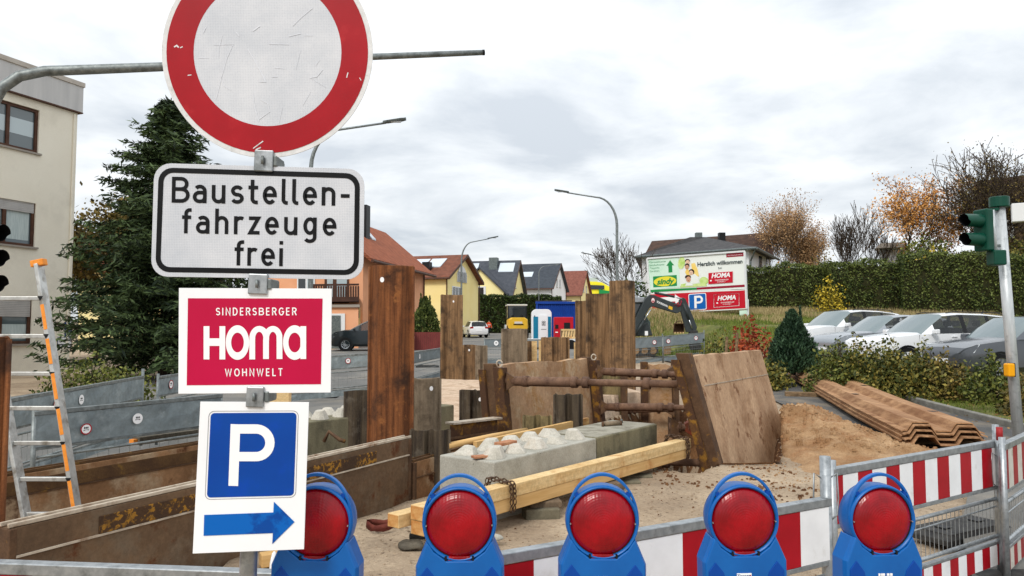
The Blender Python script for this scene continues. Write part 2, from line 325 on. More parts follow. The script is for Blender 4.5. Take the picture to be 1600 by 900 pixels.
m('shutter', rgb(184, 182, 180), rgb(198, 196, 194), s=3, r=.6); m('curtain', rgb(168, 182, 182), rgb(198, 208, 206), s=6, st=(9, 9, .5), r=.9)
m('plate_blue', rgb(24, 62, 128), r=.35); m('sill', rgb(150, 142, 132), r=.6)
def paint(k, c, met=0): M[k] = mat(k, c, r=.28, metal=met, coat=.7)
paint('car_white', rgb(226, 228, 230)); paint('car_silver', rgb(142, 148, 154), .35); paint('car_grey', rgb(88, 92, 98), .35); paint('car_dark', rgb(30, 38, 42), .2)
m('tyre', rgb(22, 22, 23), r=.8); m('rim', rgb(160, 164, 168), r=.3, metal=.7); m('trim_black', rgb(22, 23, 25), r=.45); m('lamp_clear', rgb(210, 216, 220), r=.1, coat=.6); m('lamp_red', rgb(150, 16, 20), r=.2, coat=.5)
m('excavator_grey', rgb(48, 54, 55), rgb(58, 64, 65), s=4, r=.45); m('excavator_cab', rgb(78, 92, 88), r=.5); m('chrome', rgb(190, 194, 196), r=.2, metal=.9)
m('machine_yellow', rgb(222, 172, 36), rgb(230, 184, 60), s=2, r=.4); m('machine_white', rgb(214, 210, 200), r=.5)
m('container_blue', rgb(10, 56, 140), rgb(16, 66, 152), s=2, r=.5); m('container_side', rgb(168, 172, 172), r=.6)
m('toilet_white', rgb(228, 230, 232), r=.4); m('toilet_teal', rgb(16, 116, 150), r=.45); m('box_red', rgb(176, 16, 34), rgb(188, 22, 40), s=2, r=.4)
m('skin', rgb(206, 158, 128), r=.6); m('skin_pale', rgb(232, 196, 168), r=.6); m('hair', rgb(52, 36, 26), r=.7); m('hi_vis', rgb(232, 88, 52), r=.7); m('trousers', rgb(38, 44, 60), r=.8)
m('poster_white', rgb(232, 236, 230), r=.4); m('poster_green', rgb(30, 138, 72), r=.4); m('poster_mint', rgb(196, 230, 206), rgb(222, 240, 226), s=.3, r=.4); m('poster_yellow', rgb(232, 220, 60), r=.4)
m('poster_red', rgb(196, 22, 44), r=.4); m('poster_darkred', rgb(150, 18, 46), r=.4); m('poster_blue', rgb(10, 98, 178), r=.4); m('poster_gold', rgb(238, 196, 84), rgb(246, 222, 140), s=1, r=.4); m('poster_leaf', rgb(170, 206, 96), rgb(214, 232, 160), s=2, r=.4); m('poster_text', rgb(58, 70, 72), r=.5); m('poster_grey', rgb(120, 168, 138), r=.5)
m('emerald', rgb(6, 62, 48), rgb(10, 70, 54), s=6, r=.4); m('pole_white', rgb(182, 188, 190), rgb(204, 208, 210), s=9, st=(4, 4, .5), r=.45, metal=.3, c3=rgb(150, 156, 158), t3=.62, s3=6)
m('signal_black', rgb(18, 24, 24), r=.5); m('button_yellow', rgb(238, 164, 12), r=.4); m('ladder_orange', rgb(226, 134, 42), rgb(238, 152, 62), s=30, r=.5)
for k, a, b_ in (('orange', (222, 158, 118), (230, 170, 132)), ('yellow', (240, 220, 150), (244, 226, 162)), ('pale_yellow', (240, 226, 160), (244, 232, 172)), ('white', (226, 228, 230), (234, 236, 238)), ('cream', (232, 216, 156), (238, 224, 168)), ('hall', (236, 224, 40), (242, 232, 70))):
    m('wall_'+k, rgb(*a), rgb(*b_), s=.6, r=.9)
def roof_mat(k, a, b_, scale=3.2):
    q = mat(k, rgb(*a), rgb(*b_), s=2.5, r=.8); t = q.node_tree; L = t.links.new
    tc = N(t, 'ShaderNodeTexCoord'); wv = N(t, 'ShaderNodeTexWave'); wv.bands_direction = 'Z'; wv.inputs['Scale'].default_value = scale; wv.inputs['Distortion'].default_value = .3
    L(tc.outputs['Object'], wv.inputs[0]); bp = N(t, 'ShaderNodeBump'); bp.inputs['Strength'].default_value = .9; bp.inputs['Distance'].default_value = .06
    L(wv.outputs['Fac'], bp.inputs['Height']); L(bp.outputs[0], t.nodes['Principled BSDF'].inputs['Normal']); M[k] = q
roof_mat('roof_red', (140, 78, 52), (168, 98, 68)); roof_mat('roof_brown', (106, 64, 48), (132, 82, 62)); roof_mat('roof_grey', (72, 76, 84), (88, 92, 100)); roof_mat('roof_dark', (62, 62, 64), (80, 78, 78)); roof_mat('roof_rustbrown', (62, 45, 37), (84, 62, 51)); roof_mat('roof_slate', (60, 66, 74), (76, 82, 90)); roof_mat('roof_redbrown', (122, 74, 62), (146, 92, 78)); roof_mat('shingle_brown', (72, 56, 38), (98, 78, 54))
m('wood_dark', rgb(58, 38, 30), rgb(74, 48, 38), s=3, r=.7); m('fence_red', rgb(110, 50, 48), rgb(124, 58, 54), s=2, r=.7)
m('solar', rgb(196, 206, 214), r=.15, spec=.8); m('frame_white', rgb(220, 222, 222), r=.5)
# ------------------------------------------------------------------ lettering drawn as strokes (flat print)
def arc(cx, cy, rx, ry, a0, a1, n=14):
    return [(cx+rx*math.cos(rad(a0+(a1-a0)*i/n)), cy+ry*math.sin(rad(a0+(a1-a0)*i/n))) for i in range(n+1)]
GL = {
 'B': (5.1, [[(.5, 0), (.5, 7)], [(.5, 6.5), (2.5, 6.5)]+arc(2.5, 5.1, 1.5, 1.4, 90, -90)+[(.5, 3.7)], [(2.5, 3.7)]+arc(2.6, 2.1, 1.75, 1.6, 90, -90)+[(.5, .5)]]),
 'a': (4.6, [arc(1.95, 3.15, 1.35, 1.35, 140, 0)+[(3.3, 0)], [(3.3, 2.85), (1.75, 2.85)]+arc(1.75, 1.67, 1.2, 1.17, 90, 270)+[(2.2, .5)]+arc(2.2, 1.6, 1.1, 1.1, -90, 0, 6)]),
 'u': (4.6, [[(.5, 5)]+arc(1.85, 1.85, 1.35, 1.35, 180, 360)+[(3.2, 5)], [(3.2, 1.9), (3.2, 0)]]),
 's': (4.2, [arc(1.75, 3.5, 1.2, 1.02, 25, 265)+arc(1.75, 1.5, 1.3, 1.0, 88, -155)]),
 't': (3.3, [[(1.1, 6.6)]+arc(2.1, 1.5, 1.0, 1.0, 180, 270, 6)+[(2.6, .5)], [(0, 4.5), (2.6, 4.5)]]),
 'e': (4.6, [[(.7, 2.5)]+arc(1.95, 2.5, 1.4, 2.0, 0, 318, 24)]),
 'l': (2.3, [[(.5, 7)]+arc(1.4, 1.4, .9, .9, 180, 270, 6)+[(1.7, .5)]]),
 'n': (4.5, [[(.5, 0), (.5, 5)], [(.5, 2.6)]+arc(1.85, 3.15, 1.35, 1.35, 180, 0)+[(3.2, 0)]]),
 '-': (2.9, [[(.1, 2.7), (2.5, 2.7)]]),
 'f': (3.1, [[(1.1, 0)]+arc(2.1, 5.5, 1, 1, 180, 90, 6)+[(2.6, 6.5)], [(0, 4.5), (2.5, 4.5)]]),
 'h': (4.5, [[(.5, 0), (.5, 7)], [(.5, 2.6)]+arc(1.85, 3.15, 1.35, 1.35, 180, 0)+[(3.2, 0)]]),
 'r': (3.3, [[(.5, 0), (.5, 5)], [(.5, 2.6)]+arc(1.8, 3.2, 1.3, 1.3, 180, 55, 10)]),
 'z': (3.8, [[(.1, 4.5), (2.7, 4.5), (.5, .5), (3.1, .5)]]),
 'g': (4.6, [[(3.2, 5), (3.2, -.4)]+arc(1.85, -.5, 1.35, 1.1, 0, -150), arc(1.85, 2.6, 1.35, 1.95, 0, 360, 24)]),
 'i': (1.8, [[(.5, 0), (.5, 5)], [(.5, 6), (.5, 7)]]),
 'S': (4.2, [arc(1.9, 5.05, 1.45, 1.5, 25, 268)+arc(1.9, 2.02, 1.5, 1.55, 90, -155)]),
 'I': (1.6, [[(.5, 0), (.5, 7)]]), 'N': (5, [[(.5, 0), (.5, 7), (4, 0), (4, 7)]]),
 'D': (5, [[(.5, .3), (.5, 6.7), (1.8, 6.7)]+arc(1.8, 3.5, 2.2, 3.2, 90, -90)+[(.5, .3)]]),
 'E': (4, [[(3.2, 6.7), (.5, 6.7), (.5, .3), (3.2, .3)], [(.5, 3.6), (3, 3.6)]]),
 'R': (4.6, [[(.5, 0), (.5, 6.7), (2.2, 6.7)]+arc(2.2, 5.1, 1.5, 1.6, 90, -90)+[(.5, 3.5)], [(2.3, 3.5), (3.9, 0)]]),
 'G': (5.2, [arc(2.5, 3.5, 2, 3.2, 40, 345, 22)+[(4.5, 3.4), (2.8, 3.4)]]),
 'W': (6.6, [[(.2, 7), (1.6, .2), (3, 6.4), (4.4, .2), (5.8, 7)]]), 'O': (5.4, [arc(2.5, 3.5, 2.1, 3.2, 0, 360, 26)]),
 'H': (5, [[(.5, 0), (.5, 7)], [(4, 0), (4, 7)], [(.5, 3.6), (4, 3.6)]]), 'L': (3.8, [[(.5, 7), (.5, .3), (3.2, .3)]]), 'T': (4.2, [[(0, 6.7), (3.8, 6.7)], [(1.9, 6.7), (1.9, 0)]]),
}
def stroke(mb, pts, w, fn, mi=0):            # constant-width stroke with mitred joins
    pts = [Vector((p[0], p[1])) for p in pts]; q = [pts[0]]
    for p in pts[1:]:
        if (p-q[-1]).length > 1e-5: q.append(p)
    pts = q; n = len(pts); closed = (pts[0]-pts[-1]).length < 1e-4
    if closed: pts = pts[:-1]; n -= 1
    Lp, Rp = [], []
    for i in range(n):
        a = pts[(i-1) % n] if closed or i > 0 else None; b = pts[(i+1) % n] if closed or i < n-1 else None
        d1 = (pts[i]-a).normalized() if a is not None else None; d2 = (b-pts[i]).normalized() if b is not None else None
        if d1 is None: d1 = d2
        if d2 is None: d2 = d1
        n1 = Vector((-d1.y, d1.x)); n2 = Vector((-d2.y, d2.x)); k = n1+n2
        if k.length < 1e-3: k = n1.copy()
        k.normalize(); c = max(.45, k.dot(n1)); o = k*(w/2/c); Lp.append(pts[i]+o); Rp.append(pts[i]-o)
    vs = [fn(*p) for p in Lp]+[fn(*p) for p in Rp]; e = n if closed else n-1
    mb.add(vs, [(i, i+n, (i+1) % n+n, (i+1) % n) for i in range(e)], mi)
def write(mb, text, x0, y0, x1, y1, H, q, off, w=1.0):      # text from baseline start to baseline end (plane px), cap height H
    k = H/7; L_ = math.hypot(x1-x0, y1-y0); dx, dy = (x1-x0)/L_, (y1-y0)/L_
    adv = [GL[c][0] for c in text]; nat = sum(adv)-1.0; extra = (L_/k-nat)/max(1, len(text)-1); x = 0; z = 0
    for c, a in zip(text, adv):
        for j, st in enumerate(GL[c][1]):
            xx = x; z += 1
            stroke(mb, st, w, lambda u, v, xx=xx, z=z: q(x0+(xx+u)*k*dx+v*k*dy, y0+(xx+u)*k*dy-v*k*dx, off+.00006*(z % 4)))
        x += a+extra
def font(body, size, fn, mb, shear=0, mi=0, bold=0):         # built-in font flattened into faces through fn(x, y)
    cu = bpy.data.curves.new('lettering', 'FONT'); cu.body = body; cu.size = size; cu.shear = shear; cu.align_x = 'CENTER'; cu.align_y = 'CENTER'; cu.resolution_u = 3; cu.offset = bold
    o = bpy.data.objects.new('lettering', cu); C.objects.link(o); dg = bpy.context.evaluated_depsgraph_get()
    me = bpy.data.meshes.new_from_object(o.evaluated_get(dg)); bpy.data.objects.remove(o)
    mb.add([fn(v.co.x, v.co.y) for v in me.vertices], [tuple(p.vertices) for p in me.polygons], mi)
def rrect(c, r, n=6):                        # rounded quad in plane px; corners TL TR BR BL
    out = []
    for i in range(4):
        p = Vector(c[i]); a = (Vector(c[i-1])-p).normalized(); b = (Vector(c[(i+1) % 4])-p).normalized()
        o = p+a*r+b*r
        for j in range(n+1):
            g = math.pi/2*j/n; out.append(tuple(o-b*r*math.cos(g)-a*r*math.sin(g)))
    return out
# ------------------------------------------------------------------ ground
TA = Vector((-2.7, 4.03)); TD = Vector((.457, .889)); TN = Vector((-.889, .457))     # trench: front plate line, direction, inward normal
BA = Vector((-.13, 10.5)); BD = Vector((.54, .84)); BN = Vector((.84, -.54))         # trench box: rear panel corner, along, across
def _h0(x, y):
    h = np.interp(y, [-20, 12, 34, 60, 90, 140, 300], [0, 0, .4, .8, 1.25, 2.2, 4.5])
    right = np.interp(y, [-20, 13, 17, 22, 27, 36, 46, 300], [0, 0, .3, .5, .62, 1.75, 2.75, 4.5])
    edge = np.interp(y, [0, 30, 44, 300], [8.8, 8.8, 6.5, 8])
    k = npsm((x-edge)/2.2)
    h = h*(1-k)+np.maximum(h, right)*k
    h = h - .12*npsm((-2.5-x)/3)*npsm((16-y)/5)
    return h
def H(x, y):
    x = np.asarray(x, float); y = np.asarray(y, float); return _h0(x, y)
def Hs(x, y): return float(H(x, y))
def holes(x, y, z):
    a = (x-TA.x)*TD.x+(y-TA.y)*TD.y; b = (x-TA.x)*TN.x+(y-TA.y)*TN.y
    ins = (a > -3) & (a < 4.9) & (b > .1) & (b < 1.62); z = np.where(ins, z-1.7, z)
    a = (x-BA.x)*BD.x+(y-BA.y)*BD.y; b = (x-BA.x)*BN.x+(y-BA.y)*BN.y
    d = np.minimum(np.minimum(a+.5, 6.2-a), np.minimum(b+.1, 3.0-b)); z0 = z; z = z-1.5*npsm(d/.45)
    d2 = np.minimum(np.minimum(y-9.12, 13-y), np.minimum(x-2.15-.2*(y-9.1), 3.3+.36*(y-9.2)-x)); z = np.minimum(z, z0-1.5*npsm(d2/.3))
    return z
def noise2(x, y, seed=0, oct=4, f0=1.0):
    r = np.random.RandomState(seed); z = np.zeros_like(x); amp = 1
    for o in range(oct):
        for k in range(4):
            a = r.uniform(0, 6.28); p = r.uniform(0, 6.28); f = f0*2**o*r.uniform(.7, 1.3)
            z += amp*np.sin((x*math.cos(a)+y*math.sin(a))*f+p)/4
        amp *= .5
    return z
def grid(name, xs, ys, zf, mt, kind='structure', mask=None, label=None, smooth=True):
    X, Y = np.meshgrid(xs, ys); Z = zf(X, Y); nx, ny = len(xs), len(ys)
    idx = np.arange(nx*ny).reshape(ny, nx)
    q = np.stack([idx[:-1, :-1], idx[:-1, 1:], idx[1:, 1:], idx[1:, :-1]], -1).reshape(-1, 4)
    if mask is not None:
        mk = mask(X, Y, Z).ravel(); q = q[mk[q].any(1)]
        used = np.unique(q); mp = np.full(nx*ny, -1); mp[used] = np.arange(len(used)); q = mp[q]
        V = np.stack([X.ravel(), Y.ravel(), Z.ravel()], 1)[used]
    else: V = np.stack([X.ravel(), Y.ravel(), Z.ravel()], 1)
    me = bpy.data.meshes.new(name); n = len(q)
    me.vertices.add(len(V)); me.vertices.foreach_set('co', V.astype(np.float32).ravel())
    me.loops.add(n*4); me.loops.foreach_set('vertex_index', q.astype(np.int32).ravel())
    me.polygons.add(n); me.polygons.foreach_set('loop_start', np.arange(0, n*4, 4, dtype=np.int32))
    me.update(calc_edges=True); me.materials.append(mt)
    o = link(name, me, smooth=smooth, kind=kind)
    if label: o['label'] = label
    return o
xs = np.unique(np.concatenate([np.linspace(-900, -60, 12), np.linspace(-60, -8, 40), np.arange(-8, 10, .13), np.linspace(10, 60, 50), np.linspace(60, 900, 14)]))
ys = np.unique(np.concatenate([np.linspace(-60, 0, 10), np.arange(0, 16, .13), np.linspace(16, 60, 60), np.linspace(60, 300, 30), np.linspace(300, 1500, 10)]))
def zg(X, Y):
    z = H(X, Y); near = npsm((18-Y)/4)*npsm((8-X)/2)
    z = z+near*(.03*noise2(X, Y, 3, 4, 1.1)+.012*noise2(X, Y, 5, 2, 8))
    z = z-near*.03*(np.exp(-((X-.35*Y+.9)/.13)**2)+np.exp(-((X-.35*Y-.55)/.13)**2))*(1+.5*np.sin(X*9+Y*11))*npsm((Y-3)/2)*npsm((9.2-Y)/1.5)
    z = z-.07*np.exp(-((X-.6)**2/2+(Y-6.6)**2/1.5))
    return holes(X, Y, z)
grid('ground', xs, ys, zg, M['ground'])
def ribbon(name, L_, Rr, mt, dz, kind='structure', n=60, cross=10, bumps=0):
    # sheet between two plan polylines, draped on the terrain
    def samp(pl, t):
        pl = [Vector(p) for p in pl]; d = [0]
        for a, b in zip(pl, pl[1:]): d.append(d[-1]+(b-a).length)
        s = t*d[-1]
        for i in range(len(pl)-1):
            if s <= d[i+1]+1e-9: return pl[i].lerp(pl[i+1], (s-d[i])/max(1e-9, d[i+1]-d[i]))
        return pl[-1]
    mb = MB(); vs = []
    for i in range(n+1):
        a = samp(L_, i/n); b = samp(Rr, i/n)
        for j in range(cross+1):
            p = a.lerp(b, j/cross); vs.append((p.x, p.y, Hs(p.x, p.y)+dz))
    k = cross+1
    mb.add(vs, [(i*k+j, i*k+j+1, (i+1)*k+j+1, (i+1)*k+j) for i in range(n) for j in range(cross)])
    return mb.build(name, mt, kind=kind, smooth=True)
# the street climbs from the left of the pit towards the houses
ribbon('road', [(-16, 8), (-11.5, 16), (-10.5, 30), (-9.8, 44), (-7.4, 60), (-3.4, 80), (-1, 110), (3, 150)],
       [(-3.6, 8), (-2.6, 16), (2.5, 30), (6.0, 44), (6.6, 60), (7, 80), (8.5, 110), (12, 150)], M['road'], .035, n=90, cross=16)
ribbon('path', [(4.6, 8.2), (5.2, 12), (5.9, 18), (6.6, 24), (6.2, 32)], [(7.95, 8.2), (8.1, 12), (8.6, 18), (9.4, 24), (9.2, 32)], M['asphalt'], .05, n=50, cross=10)
ribbon('pavement', [(1.9, 1.5), (1.95, 2.6), (2.5, 4), (3.6, 6), (4.8, 7.8)], [(12, 1.5), (11, 2.6), (10, 4), (9, 6), (8.2, 8.2)], M['asphalt_worn'], .075, n=30, cross=14)
# sand
def zsand(X, Y):
    z = .52*np.exp(-(((X-4.4)/.75)**2+((Y-11.5)/1.1)**2))+.2*np.exp(-(((X-4.45)/1.0)**2+((Y-10.1)/.8)**2))+.085*np.exp(-(((X-5.6)/1.7)**2+((Y-9.35)/.7)**2))
    z = z*(1+.16*noise2(X, Y, 11, 3, 2.2))+.035*noise2(X, Y, 12, 4, 6)-.05+(.035*noise2(X, Y, 13, 3, 14)+.09*np.abs(noise2(X, Y, 14, 4, 5))-.03)*np.clip(z*6, 0, 1)
    d = (X-BA.x)*BN.x+(Y-BA.y)*BN.y
    z = np.where(X < 3.34+.36*(Y-9.2), -.6, z)
    return H(X, Y)+z+.02
grid('sand_heap', np.arange(2.2, 8.6, .04), np.arange(7.4, 15, .04), zsand, M['sand'], kind='stuff', mask=lambda X, Y, Z: Z > H(X, Y)-.02)
tag(bpy.data.objects['sand_heap'], 'heap of loose orange brown sand beside the leaning shoring panel', 'sand heap', kind='stuff')
def zsand2(X, Y):
    z = .42*npsm((Y-9.5)/3)*npsm((19.5-Y)/2)*npsm((X+3.3+.08*(Y-11))/1.2)*npsm((4-X)/2)
    return H(X, Y)+z*(1+.1*noise2(X, Y, 21, 3, 2))+.02*noise2(X, Y, 22, 3, 6)-.05
def zsand2h(X, Y):
    a = (X-BA.x)*BD.x+(Y-BA.y)*BD.y; b = (X-BA.x)*BN.x+(Y-BA.y)*BN.y
    ins = (a > -.6) & (b > -.15); return np.where(ins & (b < 4), -1.0, zsand2(X, Y))
grid('sand_bank', np.arange(-4, 4, .09), np.arange(9.2, 20.5, .09), zsand2h, M['sand_pale'], kind='stuff', mask=lambda X, Y, Z: Z > H(X, Y)-.02)
tag(bpy.data.objects['sand_bank'], 'pale sandy fill spread around the far steel piles', 'sand', kind='stuff')
def zpit(X, Y): return zg(X, Y)+.02
o = grid('pit_soil', np.arange(-1.5, 5.5, .1), np.arange(8.8, 17.5, .1), zpit, M['soil'], kind='stuff', mask=lambda X, Y, Z: zg(X, Y)-H(X, Y) < -.22)
tag(o, 'dark brown earth sloping down inside the shoring pit', 'soil', kind='stuff')
# kerb along the verge
kb = bpy.data.objects.new('kerb', None); C.objects.link(kb); kb['kind'] = 'structure'
kp = [Vector((7.95, 7.2)), Vector((8.02, 10)), Vector((8.35, 14)), Vector((8.8, 18)), Vector((9.4, 23)), Vector((10.1, 30))]
dd = 0; cur = kp[0].copy(); i = 0; prev = cur.copy(); pts = [cur.copy()]
for a, b in zip(kp, kp[1:]):
    n = max(1, round((b-a).length/1.0))
    for j in range(1, n+1): pts.append(a.lerp(b, j/n))
for a, b in zip(pts, pts[1:]):
    mb = MB(); d = (b-a).normalized()*.006
    za, zb = Hs(min(a.x, 8.4), a.y), Hs(min(b.x, 8.4), b.y)
    mb.bar((a.x+d.x, a.y+d.y, za+.02), (b.x-d.x, b.y-d.y, zb+.02), .13, .26)
    mb.build('kerb_stone', M['kerb'], kb, bevel=.015)
# grass verge and slope: soil sheet plus blades
def zverge(X, Y): return H(X, Y)+.05+.03*noise2(X, Y, 31, 3, 2)
def vmask(X, Y, Z):
    kx = np.interp(Y, [0, 10, 14, 18, 23, 30, 34, 60, 90], [8.08, 8.08, 8.4, 8.86, 9.46, 10.16, 6.5, 6.5, 9])
    return (X > kx) & (Y < 62)
grid('verge', np.concatenate([np.arange(6, 16, .2), np.linspace(16, 60, 60)]), np.concatenate([np.arange(6, 30, .25), np.linspace(30, 62, 60)]), zverge, M['grass_soil'], mask=vmask)
def blades(name, n, xr, yr, mt, h, label, cond=None, w=.012, bend=.3):
    x = NR.uniform(*xr, n); y = NR.uniform(*yr, n)
    k = cond(x, y) if cond is not None else np.ones(n, bool); x, y = x[k], y[k]; n = len(x)
    z = H(x, y)+.05; hh = h*NR.uniform(.5, 1.3, n); a = NR.uniform(0, 6.28, n); ww = w*NR.uniform(.7, 1.5, n)
    p = np.stack([x, y, z], 1); t = p+np.stack([np.cos(a*3)*hh*bend, np.sin(a*3)*hh*bend, hh], 1); s = np.stack([np.cos(a)*ww, np.sin(a)*ww, 0*a], 1)
    mid = (p*.5+t*.5)+np.array([0, 0, .1])*hh[:, None]
    V = np.stack([p-s, p+s, mid+s*.6, t], 1)
    o = quads_mesh(name, V, mt); return tag(o, label, 'grass', kind='stuff')
inlot = lambda x, y: (x > 9.6) & (y < 28) & (y > 17.6)        # parked cars stand on a lot behind the bushes
kx = lambda y: np.interp(y, [0, 10, 14, 18, 23, 30, 34], [8.2, 8.2, 8.5, 9.0, 9.6, 10.3, 6.8])
cl = lambda x, y, sd, f: noise2(x, y, sd, 3, f)
blades('grass', 26000, (8, 14.5), (9, 18.6), M['green_grass'], .09, 'short green grass on the verge behind the kerb', lambda x, y: (x > kx(y)) & (cl(x, y, 41, 1.3) > -.15), w=.006)
blades('grass', 70000, (6, 34), (27, 46), M['green_grass'], .15, 'green grass on the slope above the parked cars', lambda x, y: (x > kx(y)) & (cl(x, y, 43, .5) > -.35+.07*(y-38)), w=.016)
blades('dry_grass', 60000, (6, 40), (33, 50), M['dry_grass'], .3, 'tall straw coloured grass along the foot of the tall hedges', lambda x, y: (x > kx(y)) & (cl(x, y, 44, .5) < -.05+.14*(y-41)), w=.016)
blades('dry_grass', 2600, (7.2, 9.9), (18.5, 24), M['dry_grass'], .5, 'tuft of straw coloured grass under the dark green juniper', lambda x, y: (x > kx(y)-.1) & (cl(x, y, 45, 1.5) > .1), w=.008)
blades('grass', 700, (10.1, 11.3), (12.6, 13.9), M['green_grass'], .35, 'clump of long green grass beside the signal pole', lambda x, y: (x-10.6)**2+(y-13.3)**2 < .3, w=.012, bend=.6)
n = 3400; x = NR.uniform(6, 14, n); y = NR.uniform(9, 18.5, n); k = (x > kx(y)-.9*NR.rand(n)**2) & (cl(x, y, 47, 1.6) > -.5); x, y = x[k], y[k]
pl = np.stack([x, y, H(x, y)+.075], 1); V = leaves(pl, .07, .7); V[:, :, 2] = pl[:, None, 2]+(V[:, :, 2]-pl[:, None, 2])*.35
tag(quads_mesh('leaf_litter', V, M['leaf_litter']), 'brown fallen leaves scattered on the grass verge and kerb', 'fallen leaves', kind='stuff')
# pebbles and clods on the site ground
def pebbles(name, n, xr, yr, mt, s, label, cond=None, zf=None):
    x = NR.uniform(*xr, n); y = NR.uniform(*yr, n)
    if cond is not None: k = cond(x, y); x, y = x[k], y[k]
    z = (zf or zg)(x, y); mb = MB()
    for a, b, c in zip(x, y, z):
        r = s*R.uniform(.5, 1.6); p = [(R.uniform(.6, 1)*r*math.cos(g), R.uniform(.6, 1)*r*math.sin(g)) for g in (0, 1.26, 2.5, 3.77, 5.03)]
        t = R.uniform(.3, .7)*r; b0 = len(mb.v)
        mb.v += [(a+u, b+v, c-.01) for u, v in p]+[(a+u*.5, b+v*.5, c+t) for u, v in p]
        mb.f += [(b0+i, b0+(i+1) % 5, b0+5+(i+1) % 5, b0+5+i) for i in range(5)]+[tuple(b0+5+i for i in range(5))]; mb.m += [0]*6
    return tag(mb.build(name, mt, kind='stuff', recalc=False), label, 'gravel', kind='stuff')
away = lambda x, y: ((x-TA.x)*TN.x+(y-TA.y)*TN.y < -.05) & ~((x > 2.4) & (y < 6.6))
pebbles('gravel', 900, (-1.4, 5), (3.6, 9.4), M['soil'], .013, 'dark crumbs of earth scattered on the sandy ground', lambda x, y: away(x, y) & (cl(x, y, 53, 1.6) > .1))
pebbles('gravel', 3600, (-1.4, 5), (3.4, 9.6), M['ground'], .011, 'small stones and crumbs strewn over the sandy ground', away)
pebbles('dirt_clods', 500, (1.6, 3.2), (6.6, 8.9), M['soil'], .022, 'dark soil clods scattered in front of the leaning panel', lambda x, y: cl(x, y, 51, 2.2) > -.1)
pebbles('sand_clods', 1400, (2.6, 7.4), (7.6, 10.3), M['sand'], .016, 'sand crumbs sprinkled along the edge of the sand heap')
pebbles('sand_clods', 1500, (3.4, 6.2), (9.2, 12.6), M['sand'], .03, 'larger clods of sand lying on the sand heap', lambda x, y: zsand(x, y)-H(x, y) > .12, zf=zsand)
# ------------------------------------------------------------------ trees, hedges, shrubs
def tree_segs(seed, h, trunk, spread, levels, kids_n, r0, up=.25, ang=40, wig=.12, lean=0):
    r = random.Random(seed); segs = []; tips = []
    def grow(p, d, ln, rr, lv):
        n = 3 if lv == 0 else 2; q = p
        ch = []
        for i in range(n):
            d = (d+Vector((r.gauss(0, wig), r.gauss(0, wig), r.gauss(0, wig*.6)+up*.12*(lv > 0)))).normalized()
            e = q+d*ln/n; ra = rr*(1-.42*i/n); rb = rr*(1-.42*(i+1)/n); segs.append((q, e, ra, rb)); q = e; ch.append((e, d, rb))
        if lv >= levels: tips.append((q, d)); return
        k = kids_n[min(lv, len(kids_n)-1)]
        for i in range(k):
            e, dd_, rb = ch[-1] if i < 2 else ch[r.randrange(0 if lv else 1, len(ch))]
            az = r.uniform(0, 6.28); a = rad(ang*r.uniform(.5, 1.25))
            u = dd_.orthogonal().normalized(); w = dd_.cross(u)
            nd = (dd_*math.cos(a)+(u*math.cos(az)+w*math.sin(az))*math.sin(a)+Vector((0, 0, up))).normalized()
            grow(e, nd, ln*spread*r.uniform(.7, 1.15), rb*r.uniform(.55, .75), lv+1)
    grow(Vector((0, 0, 0)), Vector((lean, 0, 1)).normalized(), trunk, r0, 0)
    mz = max(t[0].z for t in tips); k = h/mz
    return [(a*k, b*k, x, y) for a, b, x, y in segs], [(p*k, d) for p, d in tips]
def seg_mesh(name, segs, mt, parent, rmin=.008):
    vs = []; fs = []
    for a, b, ra, rb in segs:
        n = 6 if ra > .08 else 3; d = (b-a).normalized(); u = d.orthogonal().normalized(); w = d.cross(u); o = len(vs)
        for p, rr in ((a, max(ra, rmin)), (b, max(rb, rmin))):
            for j in range(n): g = 6.2832*j/n; vs.append(p+(u*math.cos(g)+w*math.sin(g))*rr)
        fs += [(o+j, o+(j+1) % n, o+n+(j+1) % n, o+n+j) for j in range(n)]
    me = bpy.data.meshes.new(name); me.from_pydata([tuple(v) for v in vs], [], fs); me.materials.append(mt)
    return link(name, me, parent, smooth=True)
def broadleaf(name, label, base, h, seed, leaf=None, lsize=.12, per=6, trunk=2.2, spread=.78, levels=5, kn=(4, 3, 3, 2, 2), r0=.16, up=.25, ang=42, bark='bark', group=None, dens=1, lean=0, blob=.35, rmin=.012):
    t = thing(name, label, 'tree', group); segs, tips = tree_segs(seed, h, trunk, spread, levels, kn, r0, up, ang, lean=lean)
    big = [s for s in segs if s[2] > r0*.35]; small = [s for s in segs if s[2] <= r0*.35]
    seg_mesh('trunk', big, M[bark], t); seg_mesh('branches', small, M[bark], t, rmin)['kind'] = 'stuff'
    if leaf:
        tp = np.array([tuple(p) for p, d in tips]); k = NR.rand(len(tp)) < dens; tp = tp[k]
        pts = np.repeat(tp, per, 0)+NR.normal(0, blob, (len(tp)*per, 3)); sa = np.array([tuple(s[0]) for s in small if s[2] < r0*.2]); sb_ = np.array([tuple(s[1]) for s in small if s[2] < r0*.2]); k2 = max(1, per//3); f = NR.rand(len(sa)*k2, 1); p2 = np.repeat(sa, k2, 0)*(1-f)+np.repeat(sb_, k2, 0)*f+NR.normal(0, blob*.6, (len(sa)*k2, 3)); p2 = p2[NR.rand(len(p2)) < dens]; pts = np.concatenate([pts, p2]); quads_mesh('crown', leaves(pts, lsize, .65), M[leaf], t)
    t.location = base; return t
